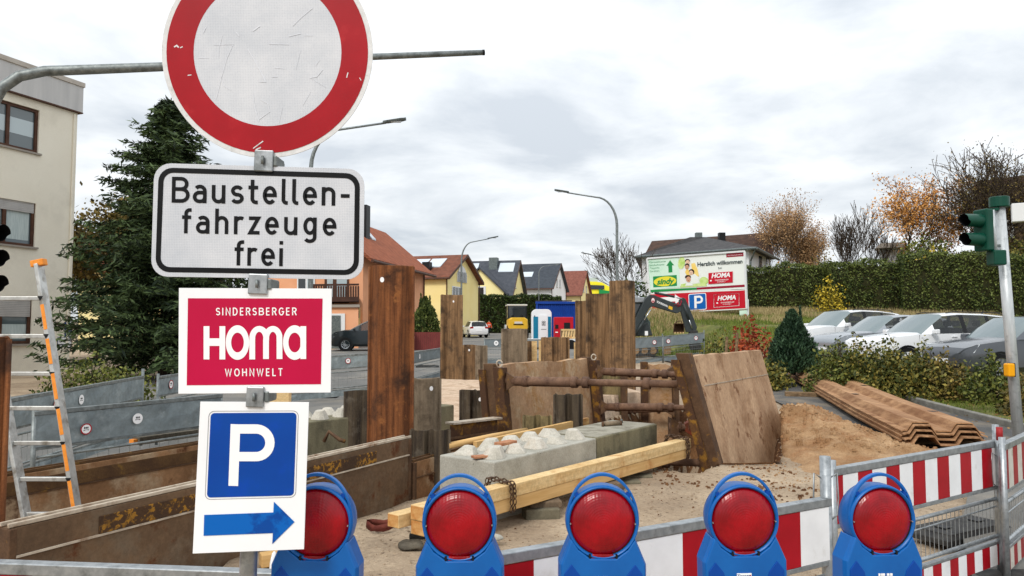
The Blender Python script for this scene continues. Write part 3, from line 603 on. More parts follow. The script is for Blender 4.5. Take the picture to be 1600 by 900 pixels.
def conifer(name, label, base, h, rad_, mt, seed, nb=230, droop=.35, zmin=.4, needle=.24, asp=.22, per=10, tops=1):
    t = thing(name, label, 'tree'); r = np.random.RandomState(seed); mb = MB()
    mb.tube([(0, 0, -.1), (0, 0, h*.5), (0, 0, h)], [h*.022, h*.013, .015], 8); mb.build('trunk', M['bark'], t, smooth=True)
    P_, A_ = [], []; bs = []
    for i in range(nb):
        f = (i/nb)**.85; z = zmin+(h-zmin)*f*.985; Lb = rad_*(1-f)**.74*r.uniform(.5, 1.2)*(1.15 if i % 9 == 0 else 1)+.14; az = i*2.39996+r.uniform(-.4, .4)
        u = np.array([math.cos(az), math.sin(az), 0]); side = np.array([-u[1], u[0], 0]); ns = max(3, int(Lb*6)); dr = r.uniform(.5, 1.5)
        br = []
        for j in range(1, ns+1):
            s = j/ns; p = u*Lb*s+np.array([0, 0, z+Lb*(.12*s-droop*dr*s*s+.24*s**4)]); br.append(p)
            tl = .16+.34*Lb*(1-s*.75)*.5
            for sd in (-1, 1):
                for q in range(per//2):
                    g = r.uniform(0, 1); ax = u*.55+side*sd*.8+np.array([0, 0, -.32*g])
                    P_.append(p+ax*tl*g+r.normal(0, .035, 3)); A_.append(ax+r.normal(0, .25, 3))
        bs.append(br)
    quads_mesh('crown', leaves(np.array(P_), needle, asp, np.array(A_)), mt, t)
    sg = []
    for br in bs[::2]:
        for a, b in zip(br[:-1:2], br[1::2]): sg.append((Vector(a), Vector(b), .018, .012))
    seg_mesh('branches', sg, M['bark'], t)['kind'] = 'stuff'
    t.location = base; return t
def hedge(name, label, a, b, depth, h, mt, lsize=.13, dens=240, topn=.12, group=None, seed=1, cat='hedge', zlo=0.0):
    t = thing(name, label, cat, group); a = Vector(a); b = Vector(b); d = b-a; L_ = d.length; d.normalize(); nrm = Vector((-d.y, d.x, 0)); r = np.random.RandomState(seed)
    nx = max(3, int(L_/.6)); nz = max(3, int(h/.5)); mb = MB()
    # uneven woody core
    rings = []
    for i in range(nx+1):
        s = i/nx; p = a+d*(L_*s); z0 = Hs(p.x, p.y); hh = h*(1+topn*.5*math.sin(s*9+seed)+r.uniform(-topn, topn)*.4)-.18; w = depth/2-.16+r.uniform(-.05, .05); e = .25 if i in (0, nx) else 0
        rings.append([p+nrm*(-w+e*.3)+Vector((0, 0, z0+zlo)), p+nrm*(-w*1.02)+Vector((0, 0, z0+hh*.6)), p+nrm*(-w*.7)+Vector((0, 0, z0+hh)), p+nrm*(w*.7)+Vector((0, 0, z0+hh)), p+nrm*w+Vector((0, 0, z0+hh*.6)), p+nrm*w+Vector((0, 0, z0+zlo))])
    mb.loft(rings); mb.build('branches', M['hedge_core'], t)
    area = L_*h*2+L_*depth+2*depth*h; n = int(area*dens); s = r.rand(n)*L_; f = r.rand(n); hz = np.empty(n); off = np.empty(n)
    zone = r.rand(n); pt = L_*h/area; pb = pt*2; pc = pb+L_*depth/area
    fr = zone < pt; bk = (zone >= pt) & (zone < pb); tp = (zone >= pb) & (zone < pc); en = zone >= pc
    hz[:] = zlo+r.rand(n)**.9*(h-zlo); off[:] = 0
    off[fr] = -depth/2; off[bk] = depth/2; off[tp] = r.uniform(-.5, .5, tp.sum())*depth; hz[tp] = h; off[en] = r.uniform(-.5, .5, en.sum())*depth; s[en] = np.where(r.rand(en.sum()) < .5, 0, L_)
    wob = .13*np.sin(s*2.1+hz*1.7+seed)+.09*np.sin(s*5.3-hz*3.1)+.06*np.sin(s*11+hz*7)
    off = off+np.where(fr, -wob, np.where(bk, wob, 0))*min(1, depth)+r.normal(0, .07, n); hz = hz+np.where(tp, topn*.5*h*np.sin(s/L_*9+seed)*.5+wob, 0)*.8+r.normal(0, .07, n)
    px = a.x+d.x*s+nrm.x*off; py = a.y+d.y*s+nrm.y*off; pz = H(px, py)+np.maximum(hz, zlo)
    quads_mesh('crown', leaves(np.stack([px, py, pz], 1), lsize, .6), mt, t)
    return t
def shrub(name, label, base, rx, rz, mt, n, lsize, seed, core=None, stems=14, cat='shrub', group=None, hollow=.35, aspect=.6, ry=None):
    t = thing(name, label, cat, group); r = np.random.RandomState(seed); ry = ry or rx
    d = r.normal(size=(n, 3)); d[:, 2] = np.abs(d[:, 2])*.9+.0; d = unit(d)
    rr = (hollow+(1-hollow)*r.rand(n)**.5)
    lump = 1+.2*np.sin(d[:, 0]*7+seed)*np.cos(d[:, 1]*6+d[:, 2]*5)+.12*np.sin(d[:, 0]*15+d[:, 2]*13)
    p = d*(rr*lump)[:, None]*np.array([rx, ry, rz])
    p[:, 2] = np.maximum(p[:, 2], .02); quads_mesh('crown', leaves(p, lsize, aspect), mt, t)
    sg = []
    for i in range(stems):
        e = Vector(p[r.randint(n)])*.95; mid = Vector((e.x*.35, e.y*.35, e.z*.6)); sg += [(Vector((e.x*.08, e.y*.08, -.05)), mid, .016, .012), (mid, e, .012, .006)]
    seg_mesh('stems', sg, M['bark'], t, .005)['kind'] = 'stuff'; t.location = base; return t
def on(px, Y): x = (px-800)/F*Y/math.cos(TH)*math.cos(TH); p = P(px, 515, Y); return (p.x, Y, Hs(p.x, Y))
def cypress(name, label, base, h, r_, mt, seed, n=9000, ls=.16, cat='conifer', asp=.35, spikes=9):
    t = thing(name, label, cat); r = np.random.RandomState(seed); f = r.rand(n)**1.25
    az = r.rand(n)*6.283; prof = np.interp(f, [0, .12, .35, .7, 1], [.75, 1, .92, .5, .05])*(1+.16*np.sin(az*5+f*9)+.1*np.sin(az*11-f*17))
    rr = prof*r_*(.45+.55*r.rand(n)**.4); p = np.stack([np.cos(az)*rr, np.sin(az)*rr, f*h], 1)
    ax = np.stack([np.cos(az)*.5, np.sin(az)*.5, .9+0*az], 1)
    for k in range(spikes):
        a = r.rand()*6.28; q = r.uniform(.15, .7)*r_; top = h*r.uniform(.8, 1.06); c = np.array([math.cos(a)*q*.6, math.sin(a)*q*.6, 0]); mnum = n//40
        g = r.rand(mnum); pp = c+np.stack([r.normal(0, .07*r_, mnum)*(1-g), r.normal(0, .07*r_, mnum)*(1-g), top*(.6+.4*g)], 1)
        p = np.concatenate([p, pp]); ax = np.concatenate([ax, np.tile([[0, 0, 1.]], (mnum, 1))])
    quads_mesh('crown', leaves(p, ls, asp, ax), mt, t); mb = MB(); mb.tube([(0, 0, -.1), (0, 0, h*.85)], [.07, .02], 6); mb.build('trunk', M['bark'], t, smooth=True)
    t.location = base; return t
conifer('spruce_tree', 'tall dark spruce tree beside the cream apartment building', on(258, 22), 8.5, 3.3, M['leaf_conifer'], 5, nb=400, per=16, needle=.24, zmin=.3)
broadleaf('deciduous_tree', 'olive brown half bare tree between the spruce and the apartment building', on(152, 31), 7.2, 3, 'leaf_olive', .2, 60, r0=.14, blob=.5)
shrub('garden_shrub', 'low clipped green shrub at the foot of the spruce', on(150, 15.5), 1.3, .95, M['leaf_mid'], 2600, .09, 4, ry=.7)
broadleaf('ivy_tree', 'dark bushy tree behind the spruce and the white sign', on(330, 34), 5.2, 8, 'leaf_dark', .22, 10, r0=.14, blob=.6)
cypress('cypress_bush', 'small cone shaped cypress standing in front of the orange house', on(664, 42), 3.0, 1.05, M['leaf_thuja'], 9, 7000, .17, asp=.5)
p0 = on(1238, 19.6); cypress('juniper_bush', 'dark blue green juniper bush beside the white parked car', (p0[0], p0[1], p0[2]+.42), 1.6, .62, M['leaf_blue'], 3, 11000, .13, asp=.3)
hedge('tall_hedge', 'clipped hedge section nearest the billboard beside the white house', (P(1150, 515, 50).x, 50, 0), (P(1291, 515, 47).x, 47, 0), 1.6, 3.0, M['leaf_thuja'], seed=2, group='clipped hedges above the slope')
hedge('tall_hedge', 'middle section of the clipped hedge behind the parked cars', (P(1295, 515, 46.5).x, 46.5, 0), (P(1408, 515, 46).x, 46, 0), 1.8, 3.1, M['leaf_thuja'], seed=3, group='clipped hedges above the slope')
hedge('tall_hedge', 'longest and tallest clipped hedge running behind the green traffic signal', (P(1409, 515, 45).x, 45, 0), (P(1720, 515, 42).x, 42, 0), 1.9, 3.55, M['leaf_thuja'], seed=5, group='clipped hedges above the slope')
shrub('yellow_shrub', 'bright yellow leaved shrub in the gap between two hedges', (P(1297, 515, 45.5).x, 45.5, 2.5), 1.0, 2.2, M['leaf_yellow'], 900, .17, 6)
shrub('yellow_shrub', 'yellow green shrub showing above the tall hedge near the maple', (P(1470, 515, 49).x, 49, 4.3), 2.6, 2.6, M['leaf_yellow'], 2400, .2, 7)
shrub('green_shrub', 'broad green shrub growing under the orange maple', (P(1450, 515, 52).x, 52, 4.6), 2.6, 3.4, M['leaf_mid'], 3800, .24, 8)
shrub('green_shrub', 'olive shrub behind the tall hedge next to the signal pole', (P(1592, 515, 50).x, 50, 4.4), 2.6, 3.2, M['leaf_bush'], 3800, .24, 18)
def hb(px, Y, z): return (P(px, 515, Y).x, Y, z)
broadleaf('birch_tree', 'pale brown birch with thin drooping foliage beside the dark roofed house', hb(1226, 62, 2.6), 10.8, 21, 'leaf_birch', .12, 14, r0=.16, up=.4, ang=32, blob=.36, bark='bark_grey', kn=(6, 4, 4, 3, 2))
broadleaf('birch_tree', 'second pale brown birch nearer the bare trees', hb(1262, 64, 2.6), 9.4, 22, 'leaf_birch', .12, 14, r0=.14, up=.4, ang=32, blob=.36, bark='bark_grey', kn=(6, 4, 4, 3, 2))
shrub('orange_shrub', 'orange red shrub below the pale birch', hb(1232, 56, 2.9), 2.3, 3.3, M['leaf_orange'], 1700, .2, 19)
broadleaf('bare_tree', 'leafless grey tree between the birch and the orange maple', hb(1325, 60, 3.0), 9.0, 31, None, r0=.13, up=.45, ang=34, kn=(7, 5, 4, 3, 2), bark='bark', rmin=.015)
broadleaf('bare_tree', 'slim leafless tree touching the orange maple', hb(1356, 62, 3.0), 8.8, 32, None, r0=.11, up=.5, ang=28, kn=(6, 4, 4, 2, 2), rmin=.015)
broadleaf('maple_tree', 'orange leaved maple rising above the hedge', hb(1415, 58, 3.3), 10.6, 41, 'leaf_orange', .16, 8, spread=.72, r0=.2, up=.2, ang=46, dens=.9, blob=.3, kn=(6, 5, 4, 3, 2))
broadleaf('bare_tree', 'wide leafless tree with olive tinted twigs in front of the wooden gable', hb(1535, 52, 3.6), 11.6, 51, 'leaf_olive', .12, 2, r0=.2, up=.22, ang=46, dens=.5, kn=(9, 6, 5, 3, 3), levels=5, rmin=.02)
broadleaf('bare_tree', 'bare tree partly behind the billboard beside the tall lamp post', hb(1000, 58, 1.2), 8.2, 61, None, r0=.11, up=.4, ang=36, kn=(6, 5, 4, 2, 2), rmin=.015)
shrub('brown_shrub', 'dark brown leafless thicket under the birches', hb(1262, 55, 3.0), 3.2, 2.2, M['leaf_olive'], 2500, .18, 25, stems=70)
shrub('brown_shrub', 'dull brown thicket below the leafless trees behind the hedge', hb(1345, 55, 3.6), 4.2, 2.0, M['leaf_olive'], 3000, .18, 26, stems=90)
shrub('dark_shrub', 'dark evergreen shrub at the billboard edge below the bare tree', hb(996, 52, 1.0), 2.4, 4.0, M['leaf_dark'], 3400, .22, 27)
shrub('brown_shrub', 'rusty brown shrub filling the gap between two clipped hedges', hb(1291, 48, 2.6), 1.2, 3.9, M['leaf_olive'], 2400, .16, 28, stems=30)
hedge('far_hedge', 'tall dark green hedge behind the yellow roller', (P(746, 515, 87).x, 87, 0), (P(872, 515, 90).x, 90, 0), 2.4, 4.4, M['leaf_dark'], lsize=.26, dens=90, seed=8)
# bushes along the parking place
def bushrow(px, Y, rx, rz, mt, seed, label, n=4200, ls=.085): 
    b = on(px, Y); return shrub('hedge_bush', label, b, rx, rz*1.1, M[mt], int(n*1.25), ls, seed, stems=40, cat='bush', group='bushes lining the parked cars', hollow=.3)
bushrow(1312, 17.2, .85, 1.05, 'leaf_mid', 71, 'leafy green bush nearest the juniper in front of the cars')
bushrow(1366, 16.8, .95, 1.15, 'leaf_bush', 72, 'yellowing green bush in front of the grey parked car', 5000)
bushrow(1424, 16.4, .9, 1.05, 'leaf_bush', 73, 'reddish tinged bush in front of the white estate car', 4600)
bushrow(1468, 16.0, .62, .95, 'leaf_olive', 74, 'thin brown twiggy bush at the end of the row', 1700)
bushrow(1545, 15.2, .6, .9, 'leaf_mid', 75, 'sparse green bush between dark car and signal pole', 1500)
bushrow(1592, 13.6, .42, .7, 'leaf_olive', 76, 'brown twiggy bush behind the foot of the signal pole', 900)
def sh(px, Y, rx, rz, mt, seed, label, n, ls=.1, dz=0): b = on(px, Y); return shrub('shrub', label, (b[0], b[1], b[2]+dz), rx, rz, M[mt], n, ls, seed, stems=30, group='autumn shrubs beside the leaning panel')
sh(1172, 20.5, .62, 1.75, 'leaf_red', 81, 'red leaved shrub beside the leaning panel', 2200)
sh(1128, 22, .75, 1.35, 'leaf_bush', 82, 'low olive shrub behind the top of the leaning panel', 1600)
sh(1200, 19.2, .6, .75, 'leaf_bush', 83, 'low olive shrub between leaning panel and juniper', 1300, .1)
sh(1188, 18.4, .6, .8, 'leaf_bush', 84, 'green and yellow shrub against the side of the leaning panel', 1700)
# ------------------------------------------------------------------ sign post with four boards
YS = 2.1
sq = VP((-1, YS), (1, YS))
post = thing('sign_post', 'leaning galvanised pole carrying four boards at the barrier', 'sign post')
pt, pb = P(416.5, 120, YS+.055), P(388, 890, YS+.055); dv = (pb-pt)/(pb.z-pt.z); foot = pb+dv*(0-pb.z)
MB().tube([foot, pt], .0245, 16).build('pole', M['galv'], post, smooth=True)
for x, y, w, h in ((413, 252, 30, 34), (404, 444, 30, 32), (399.5, 620, 27, 32)):
    mb = MB(); k = YS/F; c = sq(x, y)
    mb.box(c+Vector((0, -.004, 0)), (w*k, .010, h*k), Matrix.Rotation(rad(2.2), 3, 'Y')); br = mb.build('clamp', M['galv'], post, bevel=.003)
    mb = MB(); mb.tube([c+Vector((0, -.016, -.011)), c+Vector((0, -.016, .012))], .0042, 8); mb.build('bolt', M['galv_dull'], br, smooth=True)
    MB().box(c+Vector((.032, .03, 0)), (.012, .07, .03)).build('clamp_ear', M['galv_dull'], br, bevel=.003)
    MB().box(c+Vector((0, .06, 0)), (.064, .06, .03)).build('clamp_saddle', M['galv_dull'], br, bevel=.004)
rebase(post, foot)
def circ(cx, cy, r, n=72): return [(cx+r*math.cos(2*math.pi*i/n), cy-r*math.sin(2*math.pi*i/n)) for i in range(n)]
def ringpoly(mb, o, i, q, off, mi=0):
    n = len(o); mb.add([q(*p, off) for p in o]+[q(*p, off) for p in i], [(j, (j+1) % n, n+(j+1) % n, n+j) for j in range(n)], mi)
BK = Vector((0, .003, 0))
t = thing('no_entry_sign', 'large round white sign with a red border topmost on the pole', 'road sign')
MB().plate([sq(*p) for p in circ(417.5, 81.5, 165)], BK).build('sign_plate', M['sign_rim'], t, bevel=.0006)
mb = MB(); ringpoly(mb, circ(417.5, 81.5, 157.5), circ(418, 81.5, 115.5), sq, .001); mb.build('red_ring', M['sign_red'], t)
MB().poly([sq(*p, .0007) for p in circ(418, 81.5, 116.5)]).build('sign_face', M['sheeting'], t)
mb = MB()
def scr(pts, w, z=0): stroke(mb, pts, w, lambda x, y: sq(x, y, .0016+z*.0001))
zz = lambda pts: [(230+x/3.213, y/3.213) for x, y in pts]
for i, (pts, w) in enumerate([([(430, 225), (400, 290), (372, 390), (345, 500)], 1.0), ([(378, 175), (360, 240), (358, 290)], .7), ([(335, 225), (435, 222)], .7), ([(505, 245), (560, 340), (595, 410)], 1.3), ([(612, 220), (715, 223)], .8),
    ([(372, 390), (385, 430), (420, 452)], 1.0), ([(530, 465), (540, 540), (560, 610)], 1.1), ([(570, 500), (605, 520), (615, 560), (560, 600)], 1.0), ([(730, 130), (775, 85), (830, 40)], 1.0), ([(815, 390), (850, 385), (880, 350)], 1.2), ([(845, 330), (865, 300)], 1.0),
    ([(820, 390), (900, 440)], .6), ([(770, 250), (745, 350)], .6), ([(530, 155), (565, 130)], 1.8), ([(710, 182), (770, 168)], 1.2), ([(788, 178), (835, 178)], .9), ([(640, 340), (690, 345)], .6), ([(560, 410), (600, 412)], .8), ([(625, 385), (655, 385)], .8),
    ([(280, 165), (295, 135)], 1.2), ([(445, 160), (462, 182)], 1.2), ([(680, 530), (660, 620)], .7), ([(310, 290), (255, 292)], .5), ([(820, 460), (780, 530)], .6)]): scr(zz(pts), w, i % 5)
mb.build('scratches', M['scratch'], t, kind='stuff')
mb = MB()
for i, (pts, w) in enumerate([([(135, 236), (148, 228), (158, 238)], 2.2), ([(165, 240), (178, 234)], 1.6), ([(203, 378), (222, 376)], 1.4), ([(1001, 390), (1008, 364)], 1.6), ([(1066, 390), (1074, 404)], 1.2), ([(532, 745), (582, 708)], 1.6), ([(545, 752), (570, 740)], 2)]): scr(zz(pts), w, i)
mb.build('paint_chips', M['sign_rim'], t, kind='stuff')
rebase(t, sq(417.5, 81.5))
t = thing('supplementary_sign', 'rectangular white sign reading Baustellenfahrzeuge frei in black', 'road sign')
oc = [(241, 254.5), (569.5, 264), (567.5, 437), (235.5, 432)]
def inset(c, d): 
    cx = sum(p[0] for p in c)/4; cy = sum(p[1] for p in c)/4
    return [(p[0]+math.copysign(d, cx-p[0]), p[1]+math.copysign(d, cy-p[1])) for p in c]
MB().plate([sq(*p) for p in rrect(oc, 26)], BK).build('sign_plate', M['sheeting'], t, bevel=.0006)
mb = MB(); ringpoly(mb, rrect(inset(oc, 7), 22), rrect(inset(oc, 15), 15), sq, .0008); mb.build('black_border', M['black_print'], t)
mb = MB()
write(mb, 'Baustellen-', 268, 316.5, 542.5, 321.8, 40.5, sq, .001)
write(mb, 'fahrzeuge', 284, 364.5, 524, 368.5, 39.5, sq, .001)
write(mb, 'frei', 366, 414.6, 440.5, 416, 39.5, sq, .001)
mb.build('lettering', M['black_print'], t)
rebase(t, sq(403, 346))
t = thing('furniture_store_sign', 'white framed crimson board with large white shop lettering', 'sign board')
MB().plate([sq(*p) for p in ((279.5, 450), (518.3, 451), (516.6, 613.3), (278.6, 615.2))], BK).build('sign_plate', M['paper_white'], t, bevel=.0004)
MB().plate([sq(*p, .0009) for p in ((293.6, 466), (504, 466.4), (501.4, 600.3), (291.7, 602))], Vector((0, .0007, 0))).build('printed_panel', M['paper_red'], t)
hq = lambda x, y, off=.0016: sq(270+x/4.738, 440+y/4.738, off)
mb = MB()
def hs(pts, w, z=0): stroke(mb, pts, w, lambda x, y: hq(x, y, .0016+z*.00008))
hs([(249.5, 330), (249.5, 576)], 43); hs([(367, 330), (367, 576)], 43); hs([(250, 448), (367, 448)], 56, 1)
def ell(cx, cy, ro, rh, ri, rj, z=2): ringpoly(mb, [(cx+ro*math.cos(rad(a)), cy+rh*math.sin(rad(a))) for a in range(0, 360, 8)], [(cx+ri*math.cos(rad(a)), cy+rj*math.sin(rad(a))) for a in range(0, 360, 8)], lambda x, y, o: hq(x, y, o), .0016+z*.00008)
ell(479, 451, 87, 128, 47, 73); ell(902, 451, 86, 128, 46, 73, 3)
hs([(588, 576), (588, 440)]+[(640+52*math.cos(rad(a)), 420-70*math.sin(rad(a))) for a in range(170, -1, -12)]+[(690, 440), (690, 573)], 43, 4)
hs([(690, 573), (690, 440)]+[(741+50*math.cos(rad(a)), 420-70*math.sin(rad(a))) for a in range(172, 7, -12)]+[(790, 440), (790, 573)], 43, 5)
hs([(966, 330), (966, 573)], 43, 6)
mb.build('logo_lettering', M['print_white'], t)
mb = MB(); write(mb, 'SINDERSBERGER', 337.5, 492.7, 462.4, 492.5, 11.7, sq, .0016); write(mb, 'WOHNWELT', 351.9, 587.9, 440.4, 587.3, 11.7, sq, .0016)
mb.build('small_lettering', M['print_white'], t); rebase(t, sq(398, 533))
t = thing('parking_sign', 'white laminated board with blue P and right pointing arrow', 'sign board')
MB().plate([sq(*p) for p in ((313, 627.6), (482.6, 628.4), (474.8, 858.2), (301, 865))], BK).build('sign_plate', M['paper_white'], t, bevel=.0004)
mb = MB(); ringpoly(mb, rrect([(326, 642), (466.8, 641.5), (462.3, 777.5), (319.8, 781)], 9), rrect([(327, 643), (465.8, 642.5), (461.3, 776.5), (320.8, 780)], 8.4), sq, .0006); mb.build('outline', M['scratch_dark'], t)
MB().plate([sq(*p, .001) for p in rrect([(329.3, 645.4), (463.4, 644.8), (458.9, 774.3), (323.2, 777.6)], 6)], Vector((0, .0006, 0))).build('blue_panel', M['paper_blue'], t)
mb = MB(); pq = lambda x, y: sq(290+x/3.103, 610+y/3.103, .0016)
stroke(mb, [(242, 164), (231, 463)], 47, pq); stroke(mb, [(240, 187), (335, 187)]+[(342+67*math.cos(rad(a)), 254-67*math.sin(rad(a))) for a in range(85, -86, -12)]+[(335, 321), (236, 321)], 45, lambda x, y: pq(x, y)+Vector((0, -.0001, 0)))
mb.build('letter', M['print_white'], t)
MB().plate([pq(*p) for p in ((90, 604), (425, 592), (428, 540), (528, 638), (420, 745), (423, 692), (87, 705))], Vector((0, .0006, 0))).build('arrow', M['arrow_blue'], t); rebase(t, sq(390, 745))
# ------------------------------------------------------------------ red and white barriers in front
def barrier(name, label, a, b, za, zb, top=1.0, bh=.25, striped=True, n=10, group='red and white barriers across the street', lower=True, wires=True, mats=None, stickers=(), posts=True, rails=True, first_red=True, frame='galv', stripe_w=.2, wire_step=.05):
    t = thing(name, label, 'barrier', group); a = Vector((a[0], a[1], za)); b = Vector((b[0], b[1], zb)); d = b-a; L_ = d.xy.length
    dn = Vector((d.x, d.y, 0)).normalized(); nr = Vector((dn.y, -dn.x, 0)); nr = nr if nr.dot(-a) > 0 else -nr
    q = lambda u, h, o=0: a+d*(u/L_)+Vector((0, 0, h))+nr*o
    wm, rm = (M['white_board'], M['red_board']) if striped is True else ((M['white_board_old'], M['red_board_old']) if striped else (None, None))
    def board(nm, h0, h1, sw, thick=.018):
        mb = MB(); u = 0.0; i = 0
        if striped:
            u = 0; w = sw/2; i = 0 if first_red else 1
            while u < L_-1e-4:
                e = min(L_, u+w); mb.hexa([q(u, h0, thick), q(e, h0, thick), q(e, h0, -thick), q(u, h0, -thick), q(u, h1, thick), q(e, h1, thick), q(e, h1, -thick), q(u, h1, -thick)], i % 2); u = e; i += 1; w = sw
            return mb.build(nm, [rm, wm], t, recalc=False)
        k = 10; rr = R.Random if False else R
        rings = []
        for j in range(k+1):
            u = L_*j/k; bend = rr.uniform(-.012, .012); dz = rr.uniform(-.008, .008)
            rings.append([q(u, h0, thick+bend), q(u, (h0+h1)/2, thick+bend*1.6), q(u, h1+dz, thick), q(u, h1+dz, -thick), q(u, h0, -thick)])
        mb.loft(rings); return mb.build(nm, mats or M['barrier_grey'], t)
    bo = board('board', top-bh-.02, top-.022, stripe_w)
    MB().bar(q(-.01, top), q(L_+.01, top), .045, .04).build('top_rail', M[frame], t, bevel=.004)
    MB().bar(q(0, top-bh-.035), q(L_, top-bh-.035), .03, .024).build('rail', M[frame], t, bevel=.003)
    if rails:
        for h in (top-bh-.11, .3): MB().tube([q(.03, h), q(L_-.03, h)], .013, 8).build('rail', M[frame], t, smooth=True)
        MB().tube([q(.03, .47), q(L_-.03, .49)], .005, 6).build('rod', M[frame], t, smooth=True)
    if wires:
        mb = MB(); k = int((L_-.1)/wire_step)
        for j in range(k+1):
            u = .05+j*wire_step; mb.bar(q(u, .3), q(u, top-bh-.11), .0032, .0032, up=(1, 0, 0))
        mb.build('wire_grille', M[frame], t, kind='stuff')
    if lower:
        board('lower_board', .12, .25, .1, .013); MB().bar(q(0, .262), q(L_, .262), .03, .02).build('rail', M[frame], t, bevel=.003)
    if posts:
        for u in ((.0, L_) if posts is True else posts(L_)): MB().tube([q(u, .0), q(u, top+(.12 if u else .06))], .021, 10).build('post', M[frame], t, smooth=True)
    for (u, h, rr_, kind) in stickers:
        c = q(u, h, .034); ux = dn*rr_; uz = Vector((0, 0, rr_)); fn = lambda x, y, o: c+ux*x+uz*y+nr*o
        st = MB().poly([fn(math.cos(rad(g)), math.sin(rad(g)), 0) for g in range(0, 360, 15)]).build('sticker', M['print_white'], t)
        mb = MB()
        if kind != 'white': ringpoly(mb, [(math.cos(rad(g)), math.sin(rad(g))) for g in range(0, 360, 15)], [(.8*math.cos(rad(g)), .8*math.sin(rad(g))) for g in range(0, 360, 15)], lambda x, y, o: fn(x, y, o), .001, 0)
        for x in (-.28, 0, .28): mb.poly([fn(x+e, f, .001) for e, f in ((-.1, .05), (.1, .05), (.1, .38), (-.1, .38))], 1)
        mb.poly([fn(e, f, .001) for e, f in ((-.5, -.12), (.5, -.12), (.42, -.3), (.2, -.2), (-.2, -.2), (-.42, -.3))], 1)
        mb.build('emblem', [M['red_board'], M['black_print']], st, recalc=False)
    return rebase(t, a)
def handle(post_xy, z, label): pass
gz = lambda p: Hs(p.x, p.y)+.03
def base_at(px, py, h, top): 
    d = ray(px, py); tt = (h+top-CZ)/d.z; return (d.x*tt, d.y*tt)
A0 = base_at(-150, 880, 0, .83); A1 = base_at(560, 906, 0, .83)
barrier('street_barrier', 'barrier whose galvanised top rail crosses just below the parking sign', A0, A1, 0, 0, top=.83, posts=lambda L: (.0,))
B0 = base_at(690, 888, 0, .83); B1 = base_at(1292, 783, 0, .83)
barrier('street_barrier', 'red and white barrier standing behind the blue warning lamps', B0, B1, 0, 0, top=.83, stripe_w=.24, first_red=False, posts=lambda L: (L,))
C0 = base_at(1300, 737, 0, .9); C1 = base_at(1556, 692, 0, .9)
barrier('street_barrier', 'red and white barrier with open wire grille before the sheet pile stack', C0, C1, 0, 0, top=.9, stripe_w=.137)
D0 = base_at(1566, 698, 0, .9); D1 = base_at(1690, 640, 0, .9)
barrier('street_barrier', 'weathered barrier leading away from the steel corner post', D0, D1, 0, 0, top=.9, striped='old', stripe_w=.13)
# corner posts with wire handles
def corner_post(px, ptop, Y, label, cap=None):
    t = thing('barrier_post', label, 'post', 'steel posts joining the barriers'); top = P(px, ptop, Y); b = Vector((top.x, top.y, 0))
    MB().tube([b, top], .026, 12).build('tube', M['galv'], t, smooth=True)
    mb = MB(); 
    for s in (-1, 1): mb.tube([top+Vector((s*.026, 0, -.1)), top+Vector((s*.055, 0, -.08)), top+Vector((s*.06, 0, -.2)), top+Vector((s*.052, 0, -.28)), top+Vector((s*.026, 0, -.3))], .004, 6)
    mb.build('wire_loop', M['galv'], t, smooth=True)
    MB().box(b+Vector((0, 0, .04)), (.4, .16, .08)).build('foot', M['rubber'], t, bevel=.01)
    if cap: MB().tube([top+Vector((0, 0, .0)), top+Vector((0, 0, .085))], .02, 10).build('cap', M['red_board_old'], t, smooth=True)
    return rebase(t, b)
corner_post(1289, 713, 3.6, 'steel barrier post between two red and white barriers')
corner_post(1562, 688, 4.86, 'steel barrier post with a faded red cap at the bend', True)
def foot_block(p, rz, label):
    t = thing('ballast_block', label, 'barrier foot', 'rubber feet under the barriers'); mb = MB()
    mb.loft([[Vector((x*.42*s, y*.17*s, z)) for x, y in ((-1, -1), (1, -1), (1, 1), (-1, 1))] for s, z in ((1, 0), (1, .04), (.9, .07), (.9, .08))]); mb.build('foot_block', M['rubber'], t, bevel=.01)
    
    for x in (-.22, .22): MB().box((x, 0, .084), (.09, .09, .012)).build('socket', M['trim_black'], t)
    t.location = p; t.rotation_euler.z = rz; return t
for px, py, rz, lb in ((1500, 838, .5, 'black rubber barrier foot lying behind the wire grille'), (498, 628, .1, 'rubber foot under the grey barrier below the crimson board'), (668, 586, .1, 'rubber foot of the far grey barrier behind the tall rusty pile')):
    p = G(px, py, .02); foot_block(Vector((p.x, p.y, Hs(p.x, p.y)+.035)), rz, lb)
